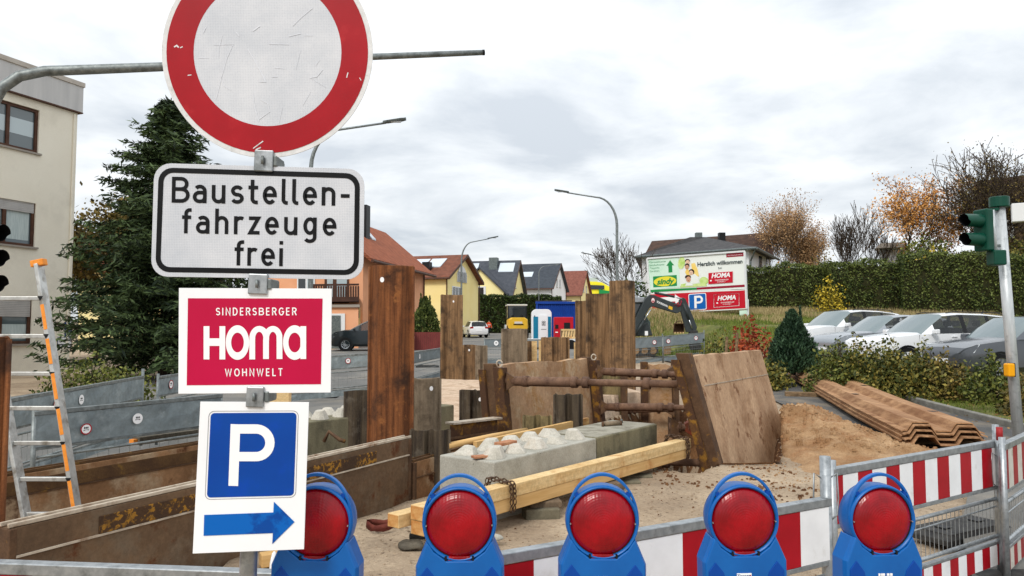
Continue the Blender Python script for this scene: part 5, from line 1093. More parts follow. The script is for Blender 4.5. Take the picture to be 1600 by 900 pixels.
# yellow waling, poles and loose pieces
t = thing('steel_waling', 'yellow and rust coloured steel beam left of the shoring box', 'steel beam'); a, b = P(703, 664, 9.4), P(777, 655, 10.1)
mb = MB(); mb.hexa([a+Vector((0, 0, -.75)), b+Vector((0, 0, -.75)), b+Vector((0, .12, -.75)), a+Vector((0, .12, -.75)), a, b, b+Vector((0, .12, 0)), a+Vector((0, .12, 0))]); mb.build('beam', M['frame_yellow'], t, bevel=.006)
MB().bar(a+Vector((-.01, .06, .012)), b+Vector((.01, .06, .012)), .16, .024).build('flange', M['plate_edge'], t); MB().bar(a+Vector((0, -.012, -.17)), b+Vector((0, -.012, -.17)), .02, .03).build('rib', M['frame_rust'], t); rebase(t, a)
for lb, a, b, r_, mt in (('round peeled pole lying behind the pale concrete block', P(700, 697, 7.75), P(822, 672, 9.2), .035, 'timber_side'),):
    t = thing('wooden_pole', lb, 'pole'); MB().tube([a, a.lerp(b, .5)+Vector((0, 0, .008)), b], [r_, r_*.92, r_*.85], 10).build('round_timber', M[mt], t, smooth=True); rebase(t, a)
t = thing('wooden_plank', 'narrow plank on edge behind the white knobs', 'plank'); a, b = P(742, 698, 7.95), P(918, 659, 9.85); MB().bar(a, b, .05, .11).build('board', M['timber_side'], t, bevel=.004); rebase(t, a)
t = thing('timber_offcut', 'short dark timber with an orange end under the dented grey barrier', 'timber'); a, b = P(212, 689, 7.35), P(335, 672, 8.3); MB().bar(a, b, .1, .075).build('beam', M['timber_grey'], t, bevel=.005); MB().bar(a-(b-a).normalized()*.05, a-(b-a).normalized()*.003, .06, .04).build('painted_end', M['ladder_orange'], t); rebase(t, a)
t = thing('timber_offcut', 'pale timber piece showing below the crimson board', 'timber'); p = P(437, 624, 10.6); MB().box(p, (.3, .12, .2)).build('beam', M['timber'], t, bevel=.006); rebase(t, p-Vector((0, 0, .1)))
t = thing('timber_offcut', 'cut timber piece lying at the foot of the sign pole', 'timber'); p = G(430, 872, .05); MB().box(p, (.2, .09, .09), .5).build('beam', M['timber_side'], t, bevel=.006); rebase(t, p-Vector((0, 0, .045)))
# lifting lug on the trench plate
t = thing('lifting_lug', 'rusty steel lug bent over the rear trench plate', 'lug'); a = P(506, 690, 7.6); MB().tube([a, a+Vector((.05, 0, .1)), a+Vector((.16, 0, .02)), a+Vector((.22, 0, .0))], .02, 8).build('bent_bar', M['frame_rust'], t, smooth=True); rebase(t, a)
# strap coil and rag on the ground
t = thing('lifting_strap', 'dark red webbing strap coiled by the near timber ends', 'strap'); c = G(596, 826, .0); pts = [c+Vector((.13*math.cos(g)*(1+.15*math.sin(g*3)), .09*math.sin(g), .03+.012*math.sin(g*2.3))) for g in [i*.45 for i in range(28)]]
mb = MB(); rings = [[p+Vector((0, 0, -.022)), p+Vector((.004, .004, .022)), p+Vector((.007, .007, .022)), p+Vector((.003, .003, -.022))] for p in pts]; mb.loft(rings); M['strap'] = mat('strap', rgb(88, 42, 36), rgb(112, 58, 48), s=12, r=.9); mb.build('webbing', M['strap'], t, smooth=True); rebase(t, c)
def lump(name, label, cat, c, rx, ry, rz_, mt, seed, sub=3, amp=.3):
    b = bmesh.new(); bmesh.ops.create_icosphere(b, subdivisions=sub, radius=1); r = np.random.RandomState(seed)
    V = np.array([v.co[:] for v in b.verts]); d = 1+amp*noise2(V[:, 0]*3+V[:, 2], V[:, 1]*3-V[:, 2]*2, seed, 3, 1.3)
    for v, k in zip(b.verts, d): v.co = Vector((v.co.x*rx*k, v.co.y*ry*k, max(-.02, v.co.z)*rz_*k))
    me = bpy.data.meshes.new(name); b.to_mesh(me); b.free(); me.materials.append(M[mt]); o = link(name, me, smooth=True); o.location = c; return tag(o, label, cat)
lump('rag', 'crumpled dark rag on the sandy ground behind the lamps', 'rag', G(641, 855, .0), .09, .07, .06, 'timber_grey', 3)
lump('stone', 'flat grey stone half hidden behind the second lamp', 'stone', G(772, 842, .0), .07, .05, .04, 'concrete_light', 4, amp=.15)
t = thing('hose', 'black hose piece lying between strap and timbers', 'hose'); a = G(640, 838, .03); MB().tube([a, a+Vector((.15, .0, .0)), a+Vector((.33, -.03, .01)), a+Vector((.48, .05, 0))], .024, 8).build('tube', M['rubber'], t, smooth=True); rebase(t, a)
t = thing('wood_chip', 'dark flat piece of wood half buried in the sand', 'wood'); p = G(1402, 716, .02); MB().box(p, (.5, .14, .03), -.5).build('board', M['timber_grey'], t); rebase(t, p)
lump('rag', 'white plastic scrap lying by the sign pole foot', 'rag', G(428, 893, .05), .03, .05, .12, 'paper_white', 8, amp=.15)
# pallet on the verge
t = thing('pallet', 'weathered wooden pallet lying on the verge below the juniper', 'pallet'); c = P(1234, 580, 21.5)
for i in range(6): MB().box((0, -.5+i*.2, .13), (1.15, .13, .022)).build('slat', M['timber_grey'], t)
for x in (-.5, 0, .5):
    for y in (-.45, 0, .45): MB().box((x, y, .07), (.12, .12, .09)).build('support_block', M['timber_grey'], t)
t.location = (c.x, c.y, Hs(c.x, c.y)+.06); t.rotation_euler.z = .15
# ------------------------------------------------------------------ cream apartment building on the left
CB = Vector((-14.92, 24.9, 0)); CA = Vector((-.347, -.938, 0)); CN = Vector((.938, -.347, 0))
cq = lambda a, z, o=0: CB+CA*a+CN*o+Vector((0, 0, z))
def wbox(mb, a0, a1, z0, z1, o0, o1, mi=0): return mb.hexa([cq(a0, z0, o0), cq(a1, z0, o0), cq(a1, z0, o1), cq(a0, z0, o1), cq(a0, z1, o0), cq(a1, z1, o0), cq(a1, z1, o1), cq(a0, z1, o1)], mi)
bd = thing('apartment_building', 'cream rendered apartment building with brown window frames and grey parapet', 'building')
WX = [(1.36, 3.9)]; WZ = [(7.36, 8.78), (4.3, 5.72), (1.2, 2.66)]
mb = MB(); wbox(mb, 0, 1.36, -1, 9.1, -9, 0); wbox(mb, 3.9, 12, -1, 9.1, -9, 0)
zc = -1
for z0, z1 in sorted(WZ): wbox(mb, 1.36, 3.9, zc, z0, -9, 0); zc = z1
wbox(mb, 1.36, 3.9, zc, 9.1, -9, 0); wbox(mb, 1.36, 3.9, 0, 9, -9, -.4); mb.build('wall', M['render_cream'], bd)
mb = MB(); wbox(mb, -.1, 12.2, 9.1, 9.98, -9.2, .12); mb.build('parapet', M['fascia'], bd)
mb = MB(); wbox(mb, -.14, 12.2, 9.98, 10.14, -9.2, .16); mb.build('coping', M['coping'], bd, bevel=.01)
mb = MB(); wbox(mb, -.11, 12.2, 9.06, 9.1, -9.2, .13); mb.build('drip_edge', M['wood_brown'], bd)
for i, (z0, z1) in enumerate(WZ):
    mb = MB(); f = .09
    for a0, a1, b0, b1 in ((1.36, 1.36+f, z0, z1), (3.9-f, 3.9, z0, z1), (1.36+f, 3.9-f, z0, z0+f), (1.36+f, 3.9-f, z1-f, z1), (2.28, 2.38, z0+f, z1-f), (3.2, 3.3, z0+f, z1-f)): wbox(mb, a0, a1, b0, b1, -.16, -.06)
    w = mb.build('window', M['wood_brown'], bd)
    for a0, a1 in ((1.45, 2.28), (2.38, 3.2), (3.3, 3.81)):
        mb = MB(); wbox(mb, a0, a1, z0+f, z1-f, -.14, -.12); mb.build('pane', M['glass'], w)
        mb = MB(); wbox(mb, a0+.02, a1-.02, z0+.1, z1-.1 if i else z0+.75, -.119 if i == 0 else -.119, -.117)
        if i == 0: mb = MB(); wbox(mb, a0+.02, a1-.02, z0+.5, z0+1.0, -.1195, -.117); mb.build('blind', M['glass_pale'], w)
        elif i == 1: mb = MB(); wbox(mb, a0+.05, a1-.05, z0+.2, z1-.15, -.1195, -.117); mb.build('curtain', M['glass_pale'] if False else M['curtain'], w)
        else: mb = MB(); wbox(mb, a0+.02, a1-.02, z0+.15, z0+.62, -.1195, -.117); mb.build('curtain', M['curtain'], w)
    if i:
        h = .34 if i == 1 else .62; mb = MB(); k = int(h/.055)
        for j in range(k): mb.hexa([cq(a, z1-(j+1)*.055+.004+dz, o) for a, dz, o in ((1.4, 0, -.055), (3.86, 0, -.055), (3.86, 0, -.075), (1.4, 0, -.075))]+[cq(a, z1-j*.055-.002, o) for a, o in ((1.4, -.045), (3.86, -.045), (3.86, -.07), (1.4, -.07))])
        mb.build('shutter', M['shutter'], w, kind='stuff')
    mb = MB(); wbox(mb, 1.28, 3.98, z0-.06, z0, -.1, .07); mb.build('sill', M['sill'], w)
mb = MB(); mb.tube([cq(.13, -1, .03), cq(.13, 9.0, .03)], .035, 8); mb.build('corner_strip', M['render_cream'], bd)
mb = MB(); wbox(mb, .42, .56, .45, .62, 0, .08); mb.build('wall_tap', M['galv_dark'], bd)
BQ = VP((CB.x+CN.x*.012, CB.y+CN.y*.012), (CB.x+CA.x+CN.x*.012, CB.y+CA.y+CN.y*.012))
def wsign(label, name, x0, y0, x1, y1, mt, txt, tm, cat='sign'):
    t = thing(name, label, cat, 'signs on the cream wall'); c = [BQ(*p) for p in ((x0, y0), (x1, y0), (x1, y1), (x0, y1))]
    MB().plate(c, -CN*.01).build('plate', M[mt], t); mb = MB(); ux = -CA
    for s, dx, dy, sz in txt: 
        o = (c[0]+c[2])/2+CN*.003; font(s, sz, lambda x, y: o+ux*(x+dx)+Vector((0, 0, y+dy)), mb, bold=.004)
    mb.build('lettering', M[tm], t, recalc=False); return rebase(t, c[3])
for i, (s, y) in enumerate((('5', 504), ('5a', 516.5), ('5b', 529))):
    wsign(f'blue house number plate reading {s} on the cream wall', 'house_number', 101, y, 112, y+11.5, 'plate_blue', [(s, 0, 0, .2)], 'print_white')
wsign('white Privatweg notice below the blue house number plates', 'notice_sign', 90, 527, 111.5, 542.5, 'plate_blue', [], 'print_white')
wsign('white lettered face of the Privatweg notice below the house numbers', 'notice_sign', 90.6, 527.6, 110.9, 541.9, 'paper_white', [('Privatweg', 0, .07, .15), ('Durchgang verboten', 0, -.07, .065)], 'black_print')
o = bpy.data.objects['notice_sign']; o2 = bpy.data.objects['notice_sign.001']
for c in list(o2.children):                 # the face belongs to the notice
    c.data.transform(Matrix.Translation(o2.location-o.location+CN*.004)); c.parent = o
    c.name = {'plate': 'sign_face'}.get(c.name.split('.')[0], c.name)
bpy.data.objects.remove(o2)
# railing in front of the building
t = thing('railing', 'grey garden railing with vertical bars beside the cream building', 'railing'); a = P(-40, 616, 19); b = P(72, 612, 20); zb = -.1
for z in (a.z, .08): MB().bar((a.x, a.y, z), (b.x, b.y, z), .05, .05).build('rail', M['galv_dark'], t)
bar = None
for i in range(22):
    p = a.lerp(b, i/21)
    if bar is None: mb = MB(); mb.box((0, 0, (a.z+.08)/2), (.03, .03, a.z-.08)); bar = mb.build('bar', M['galv_dark'], t); bar.location = (p.x, p.y, 0)
    else: o = bar.copy(); C.objects.link(o); o.parent = t; o.location = (p.x, p.y, 0)
# ------------------------------------------------------------------ signal gantry on the left
t = thing('signal_gantry', 'galvanised curved signal mast arm reaching behind the round sign', 'mast arm')
pp = [P(-34, 900, 8.9), P(-34, 330, 8.9), P(-30, 230, 8.9), P(-16, 170, 8.9), P(2, 138, 8.95), P(30, 119, 9.0), P(70, 111, 9.1), P(130, 109, 9.2), P(250, 104.5, 9.45), P(500, 92, 9.9), P(755, 82, 10.35)]
pp[0].z = -.05; pp[0].x = pp[1].x
MB().tube(pp, [.09, .08, .074, .07, .068, .066, .064, .062, .058, .048, .038], 14).build('mast_arm', M['galv_dull'], t, smooth=True)
MB().tube([pp[-1]+(pp[-1]-pp[-2]).normalized()*d for d in (-.01, .02)], .041, 12).build('end_cap', M['trim_black'], t)
rebase(t, pp[0])
def signal(name, label, c, fwd, n, mt, scale=1.0, mast=None):
    # housing with tubular visors; fwd = direction the lenses look
    t = thing(name, label, 'traffic light'); fwd = Vector((*fwd, 0)).normalized(); sd = Vector((-fwd.y, fwd.x, 0)); h = .3*scale
    Mx = Matrix(((sd.x, fwd.x, 0), (sd.y, fwd.y, 0), (0, 0, 1)))
    MB().box((0, 0, 0), (.26*scale, .14*scale, h*n+.06), Mx).build('housing', M[mt], t, bevel=.02)
    for i in range(n):
        z = h*(n-1)/2-h*i; mb = MB(); ring = []
        for y, r_ in ((.07, .108), (.40, .1)):
            for rr in (r_,): ring.append([sd*(rr*scale*math.cos(g))+fwd*(y*scale-(.05*scale if y > .1 and math.sin(g) < -.3 else 0))+Vector((0, 0, z+rr*scale*math.sin(g))) for g in [k*6.2832/20 for k in range(20)]])
        mb.loft(ring, cap=False); v = mb.build('visor', M[mt], t, smooth=True); inn = MB(); inn.loft([[Vector((p.x, p.y, z+(p.z-z)*.95))*1.0 for p in r] for r in ring], cap=False); inn.build('visor_lining', M['trim_black'], v, smooth=True)
        MB().poly([sd*(.1*scale*math.cos(g))+fwd*.075*scale+Vector((0, 0, z+.1*scale*math.sin(g))) for g in [k*6.2832/20 for k in range(20)]]).build('signal_lens', M['signal_black'], t)
    t.location = c; return t
signal('traffic_light', 'black traffic light cut by the picture edge above the ladder', P(-42, 404, 8.7), (1, -.15), 3, 'signal_black')
# ------------------------------------------------------------------ signal pole on the right
t = thing('signal_pole', 'white galvanised signal pole with green cap at the kerb', 'pole'); top = P(1561.5, 322, 10.8); bt = P(1592, 682, 10.8); bt.z = -.05
MB().tube([bt, top], .072, 18).build('pole', M['pole_white'], t, smooth=True)
MB().tube([top+Vector((0, 0, -.02)), top+Vector((0, 0, .135))], .132, 20).build('cap', M['emerald'], t, bevel=.012)
e = P(1553, 322, 10.75); MB().tube([P(1551, 328, 10.72), P(1556, 400, 10.72)], .026, 8).build('cable_tube', M['pole_white'], t, smooth=True)
MB().box(P(1557, 403, 10.65), (.18, .2, .22)).build('terminal_box', M['emerald'], t, bevel=.02)
MB().bar(P(1536, 331, 10.75), P(1560, 326, 10.75), .05, .04).build('bracket', M['emerald'], t); MB().bar(P(1536, 386, 10.75), P(1562, 384, 10.75), .05, .04).build('bracket', M['galv_dark'], t)
c = P(1577, 578, 10.66); MB().box(c, (.1, .12, .19)).build('push_button', M['button_yellow'], t, bevel=.02); MB().box(c+Vector((.04, .02, 0)), (.06, .12, .2)).build('button_back', M['trim_black'], t, bevel=.01)
rebase(t, bt)
signal('traffic_light', 'dark green two lens traffic light on the white signal pole', P(1537, 360, 10.7), (-1, -.28), 2, 'emerald', .92)
t = thing('white_sign_box', 'white box sign on a post behind the signal pole', 'sign'); a = P(1589, 330, 15); MB().box(a+Vector((.55, 0, 0)), (1.1, .2, .38), -.5).build('box', M['frame_white'], t, bevel=.01); MB().tube([(a.x+.3, 15, Hs(a.x, 15)), (a.x+.3, 15, a.z-.18)], .05, 8).build('post', M['frame_white'], t); rebase(t, (a.x+.3, 15, Hs(a.x, 15)))
# ------------------------------------------------------------------ grey barriers behind the trench
def gbar(label, pa, pb_, Ya, Yb, top=1.0, mats='barrier_grey', bh=.25, **kw):
    a, b = P(*pa, Ya), P(*pb_, Yb); return barrier('site_barrier', label, (a.x, a.y), (b.x, b.y), a.z-top, b.z-top, top=top, bh=bh, striped=False, mats=M[mats], group='grey backs of site barriers', lower=kw.pop('lower', True), frame='galv_dull', wire_step=kw.pop('ws', .1), **kw)
gbar('dented grey barrier directly behind the trench with three stickers', (54, 646), (345, 618), 6.35, 7.9, bh=.27, stickers=((.42, .82, .05, 'red'), (.9, .86, .05, 'white'), (2.25, .86, .07, 'red')))
gbar('sloping grey barrier in front of the clipped shrub', (5, 627), (223, 589), 7.6, 10.9, bh=.27, stickers=((.95, .86, .07, 'red'), (1.5, .86, .06, 'white'), (3.75, .87, .06, 'red')))
gbar('grey barrier piece between clipped shrub and crimson board', (247, 590), (345, 576), 11.2, 13.5, stickers=((.35, .87, .07, 'red'), (.75, .87, .06, 'white')))
gbar('grey barrier along the street below the dark parked car', (455, 561), (578, 553), 15.6, 16.6, stickers=((.72, .86, .06, 'white'), (1.25, .88, .06, 'red')))
gbar('grey barrier right of the tallest rusty pile before the red fence', (646, 551), (690, 544), 20, 23, mats='barrier_grey_far', stickers=((.5, .87, .07, 'white'),))
gbar('far grey barrier across the street below the yellow roller', (757, 530), (852, 531), 27, 28, mats='barrier_grey_far', stickers=((.45, .86, .09, 'white'), (.7, .86, .06, 'white')))
gbar('grey barrier right below the excavator cab', (975, 530), (1035, 526), 29, 29.6, mats='barrier_grey_far', bh=.36, top=1.1, stickers=((1.35, .9, .09, 'red'),))
gbar('grey barrier below the excavator bucket', (1036, 526), (1100, 520), 29.6, 30.2, mats='barrier_grey_far', bh=.36, top=1.1, stickers=((.22, .9, .09, 'red'), (1.5, .92, .09, 'red')))
# marker stakes beside the leaning panel
for px, y0, y1, Y, lb in ((1136, 526, 552, 16, 'thin wooden stake nearest the excavator'), (1152, 520, 548, 16.4, 'thin wooden stake beside the red shrub')):
    t = thing('stake', lb, 'stake', 'stakes behind the leaning panel'); a = P(px, y0, Y); MB().tube([(a.x-.1, Y, Hs(a.x, Y)), a], .03, 6).build('post', M['timber_old'], t); rebase(t, (a.x, Y, Hs(a.x, Y)))
# ------------------------------------------------------------------ street lamps
def street_lamp(label, px, ybase_z, Y, tip, head_px, ybend, r0=.07):
    t = thing('street_lamp', label, 'street lamp', 'curved street lamps along the street'); b = P(px, 515, Y); b.z = ybase_z; h = P(*tip, Y); bend = P(px, ybend, Y); side = 1 if h.x > bend.x else -1; w = abs(h.x-bend.x)
    pts = [b, b.lerp(bend, .5), bend]
    for i in range(1, 9):
        g = math.pi/2*i/8; pts.append(Vector((bend.x+side*w*.42*(1-math.cos(g)), Y, bend.z+(h.z-bend.z)*.86*math.sin(g))))
    pts.append(h)
    n = len(pts); MB().tube(pts, [r0*1.25, r0, r0*.9]+[r0*(.85-.05*i) for i in range(n-3)], 10).build('pole', M['galv_dull'], t, smooth=True)
    d = (pts[-1]-pts[-2]).normalized(); L_ = head_px*Y/F
    mb = MB(); mb.loft([[h+d*s*L_+Vector((0, y*wd_, z)) for y, z in ((-.1, .0), (.1, .0), (.12, .05), (0, .085), (-.12, .05))] for s, wd_ in ((-.15, .5), (.1, 1), (.8, 1.1), (1, .6))]); mb.build('lamp_head', M['galv_dark'], t)
    MB().box(h+d*L_*.5+Vector((0, 0, -.012)), (L_*.5, .13, .02)).build('lens', M['lamp_clear'], t); return rebase(t, b)
street_lamp('tall curved street lamp behind the round sign arm', 486, .1, 22, (603, 192), 32, 262)
street_lamp('tall grey street lamp rising behind the paired brown piles', 964, .4, 33, (886, 301), 20, 352)
street_lamp('curved street lamp in front of the yellow house', 721, .55, 52, (764, 373), 15, 408)
street_lamp('curved street lamp left of the tall one and behind the piles', 955, .9, 66, (922, 398), 14, 425)
street_lamp('small distant street lamp before the white house', 842, 1.2, 88, (866, 414), 9, 428, .06)
# ------------------------------------------------------------------ houses
def house(label, p, ang, Wd, L_, z0, eave, ridge, wall, roof, wins=(), sidewins=(), over=.5, verge=.45, extra=None, rw=()):
    # local: gable wall in the plane x = 0 (y from 0 to Wd), house runs to -x; ridge along x
    t = thing('house', label, 'house'); mid = Wd/2; sl = (ridge-eave)/mid
    def wallmesh():
        mb = MB(); mb.loft([[Vector((x, 0, z0)), Vector((x, 0, eave)), Vector((x, mid, ridge)), Vector((x, Wd, eave)), Vector((x, Wd, z0))] for x in (-L_, 0)]); return mb
    wallmesh().build('wall', M[wall], t)
    for s in (0, 1):
        y0, y1 = (-over, mid) if s == 0 else (Wd+over, mid); ze = eave-over*sl; mb = MB(); x0, x1 = -L_-verge, verge
        mb.hexa([(x0, y0, ze+.04), (x1, y0, ze+.04), (x1, y1, ridge+.04), (x0, y1, ridge+.04), (x0, y0, ze+.24), (x1, y0, ze+.24), (x1, y1, ridge+.24), (x0, y1, ridge+.24)])
        mb.build('roof', M[roof], t); MB().tube([(x0, y0*1.0+(-.08 if s == 0 else .08), ze+.08), (x1, y0+(-.08 if s == 0 else .08), ze+.08)], .09, 8).build('gutter', M['wood_brown'], t)
        yp = -.07 if s == 0 else Wd+.07; MB().tube([(.08, yp, eave-.1), (.08, yp, z0)], .06, 6).build('downpipe', M['wood_brown'], t)
        MB().hexa([(verge, y0, ze+.0), (verge+.05, y0, ze), (verge+.05, y1, ridge), (verge, y1, ridge), (verge, y0, ze+.26), (verge+.05, y0, ze+.26), (verge+.05, y1, ridge+.26), (verge, y1, ridge+.26)]).build('barge_board', M['wood_brown'], t)
    def win(c, w, h, n, kind):     # c = (u, z); kind 'g' gable, 's' side wall y=0
        u, z = c; q = (lambda a, b, o: Vector((o, a, b))) if kind == 'g' else (lambda a, b, o: Vector((a, -o, b)))
        def bx(mb, a0, a1, b0, b1, o0, o1): return mb.hexa([q(a0, b0, o0), q(a1, b0, o0), q(a1, b0, o1), q(a0, b0, o1), q(a0, b1, o0), q(a1, b1, o0), q(a1, b1, o1), q(a0, b1, o1)])
        f = .1; mb = MB(); bx(mb, u-w/2, u-w/2+f, z-h/2, z+h/2, -.02, .05); bx(mb, u+w/2-f, u+w/2, z-h/2, z+h/2, -.02, .05); bx(mb, u-w/2+f, u+w/2-f, z+h/2-f, z+h/2, -.02, .05); bx(mb, u-w/2+f, u+w/2-f, z-h/2, z-h/2+f, -.02, .05)
        for i in range(1, n): a = u-w/2+w*i/n; bx(mb, a-.05, a+.05, z-h/2+f, z+h/2-f, -.02, .045)
        o = mb.build('window', M['frame_white'], t)
        for i in range(n): a0 = u-w/2+w*i/n+.06; a1 = u-w/2+w*(i+1)/n-.06; mb = MB(); bx(mb, a0, a1, z-h/2+f*.7, z+h/2-f*.7, 0, .02); mb.build('pane', M['glass_dark'], o)
        mb = MB(); bx(mb, u-w/2-.08, u+w/2+.08, z-h/2-.07, z-h/2, 0, .12); mb.build('sill', M['sill'], o)
    for c, w, h, n in wins: win(c, w, h, n, 'g')
    for c, w, h, n in sidewins: win(c, w, h, n, 's')
    for x, f, w, h, nm, mt in rw:     # things lying on the y=0 roof slope: x, fraction up the slope
        yy = -over+(mid+over)*f; zz_ = eave-over*sl+(ridge-eave+over*sl)*f+.26; dy = h*math.cos(math.atan(sl)); dz = h*math.sin(math.atan(sl))
        mb = MB(); mb.hexa([(x-w/2, yy, zz_), (x+w/2, yy, zz_), (x+w/2, yy+dy, zz_+dz), (x-w/2, yy+dy, zz_+dz), (x-w/2, yy, zz_+.08), (x+w/2, yy, zz_+.08), (x+w/2, yy+dy, zz_+dz+.08), (x-w/2, yy+dy, zz_+dz+.08)]); o = mb.build(nm, M[mt], t)
    if extra: extra(t)
    t.location = (p[0], p[1], 0); t.rotation_euler.z = ang; return t
def chim(x, y, z0, z1, mt='roof_dark', w=.6): return lambda t: MB().box((x, y, (z0+z1)/2), (w, w, z1-z0)).build('chimney', M[mt], t)
def X_(px, Y): return P(px, 515, Y).x
def along(pa, pb_): return math.atan2(-(pb_[0]-pa[0]), pb_[1]-pa[1])      # rotation that lays local +y along a->b
def hy(label, px0, Y0, px1, Y1, L_, z0, ze, zr, wall, roof, **k):
    a = (X_(px0, Y0), Y0); b = (X_(px1, Y1), Y1); return house(label, a, along(a, b), math.hypot(b[0]-a[0], b[1]-a[1]), L_, z0, ze, zr, wall, roof, **k)
# orange house: eaves along the street, so its ridge runs local y; build with the gable towards the camera
oa = Vector((-9.25, 45.6)); ob = Vector((-6.95, 58.0)); od = (ob-oa).normalized(); on_ = Vector((-od.y, od.x))
def oq(a, b, z): p = oa+od*a+on_*b; return Vector((p.x, p.y, z))
t = thing('house', 'orange rendered house with red tiled roof and brown balcony', 'house'); OL = (ob-oa).length; OW = 6.8; OE, OR = 6.35, 9.2
mb = MB(); mb.loft([[oq(a, 0, 0), oq(a, 0, OE), oq(a, OW/2, OR), oq(a, OW, OE), oq(a, OW, 0)] for a in (0, OL)]); mb.build('wall', M['wall_orange'], t)
for s in (0, 1):
    b0 = -.7 if s == 0 else OW+.7; ze = OE-.7*(OR-OE)/(OW/2); mb = MB(); mb.hexa([oq(-.5, b0, ze+.03), oq(OL+.5, b0, ze+.03), oq(OL+.5, OW/2, OR+.03), oq(-.5, OW/2, OR+.03), oq(-.5, b0, ze+.27), oq(OL+.5, b0, ze+.27), oq(OL+.5, OW/2, OR+.27), oq(-.5, OW/2, OR+.27)]); mb.build('roof', M['roof_red'], t)
    MB().tube([oq(-.5, b0+(-.1 if s == 0 else .1), ze+.1), oq(OL+.5, b0+(-.1 if s == 0 else .1), ze+.1)], .1, 8).build('gutter', M['wood_brown'], t)
MB().tube([oq(OL-.3, -.1, OE-.4), oq(OL-.3, -.1, 0)], .06, 8).build('downpipe', M['wood_brown'], t)
MB().hexa([oq(4.2, OW/2-1.9, 7), oq(4.9, OW/2-1.9, 7), oq(4.9, OW/2-1.2, 7), oq(4.2, OW/2-1.2, 7), oq(4.2, OW/2-1.9, 10.2), oq(4.9, OW/2-1.9, 10.2), oq(4.9, OW/2-1.2, 10.2), oq(4.2, OW/2-1.2, 10.2)]).build('chimney', M['trim_black'], t)
sl_o = (OR-OE)/(OW/2)
for a_ in (2.2, 5.4):
    b0, b1 = 1.55, 2.2; MB().hexa([oq(a_, b0, OE+b0*sl_o+.3), oq(a_+.75, b0, OE+b0*sl_o+.3), oq(a_+.75, b1, OE+b1*sl_o+.3), oq(a_, b1, OE+b1*sl_o+.3), oq(a_, b0, OE+b0*sl_o+.4), oq(a_+.75, b0, OE+b0*sl_o+.4), oq(a_+.75, b1, OE+b1*sl_o+.55), oq(a_, b1, OE+b1*sl_o+.55)]).build('roof_window', M['solar'], t)
g = VP(oq(0, 0, 0).xy, oq(0, OW, 0).xy)
def gb(nm, x0, y0, x1, y1, o0, o1, mt, parent=t): 
    c = [g(x0, y1, o0), g(x1, y1, o0), g(x1, y1, o1), g(x0, y1, o1), g(x0, y0, o0), g(x1, y0, o0), g(x1, y0, o1), g(x0, y0, o1)]; z0, z1 = c[0].z, c[4].z
    for i in range(4): c[i].z = z0; c[i+4].z = z1
    return MB().hexa(c).build(nm, M[mt], parent)
w = gb('window', 464, 430, 492, 456, 0, .06, 'frame_white'); gb('pane', 466, 432, 477, 454, .02, .08, 'glass_dark', w); gb('pane', 480, 432, 490, 454, .02, .08, 'glass_pale', w)
w = gb('window', 507, 425, 545, 474, 0, .06, 'wood_brown'); gb('pane', 511, 428, 520, 470, .02, .08, 'glass_pale', w); gb('pane', 526, 428, 542, 470, .02, .08, 'glass_pale', w)
bal = gb('balcony', 488, 466, 561, 473, .0, 1.5, 'wood_dark')
gb('balustrade', 488, 444, 561, 447, 1.42, 1.5, 'wood_dark', bal)
for i in range(19): gb('slat', 489+i*3.85, 447, 492.0+i*3.85, 466, 1.44, 1.48, 'wood_dark', bal)
# lower garage wing
gb('garage_wing', 440, 482, 560, 560, .0, 2.6, 'wall_orange'); gb('wing_roof', 438, 479, 562, 483, -.05, 2.75, 'sill')
gb('garage_door_frame', 516, 490, 539, 560, 2.58, 2.66, 'frame_white'); gb('garage_door', 518, 493, 532, 560, 2.6, 2.7, 'galv_dark')
gb('wall_panel', 551, 481, 563, 530, .01, .09, 'wall_pale_yellow'); gb('wall_lamp', 553, 486, 561, 497, .06, .2, 'wood_dark')
rebase(t, oq(0, 0, 0))
# yellow house
def ex_y(t):
    MB().box((-2.3, .9, 7.1), (.7, .7, 1.5)).build('chimney', M['trim_black'], t)
    for x in (-3.9, -2.2):
        pass
    o = MB().plate([Vector((.02, y, z)) for y, z in ((2.5, 6.1), (4.9, 6.1), (4.9, 6.9), (4.3, 7.5), (3.7, 7.7), (3.1, 7.5), (2.5, 6.9))], (.06, 0, 0)).build('window', M['frame_white'], t)
    for y0, y1 in ((2.65, 3.25), (3.35, 4.05), (4.15, 4.75)): MB().box((.09, (y0+y1)/2, 6.6), (.03, y1-y0, .95)).build('pane', M['glass_dark'], o)
hy('yellow gabled house with brown roof and solar panels', 697, 66, 747, 73.8, 9, .4, 6.35, 8.55, 'wall_yellow', 'roof_brown', wins=(((2.4, 5.0), 2.2, 1.3, 3),), rw=((-2.0, .42, 1.5, 1.9, 'solar_panel', 'solar'), (-3.7, .42, 1.5, 1.9, 'solar_panel', 'solar')), extra=ex_y, over=.4)
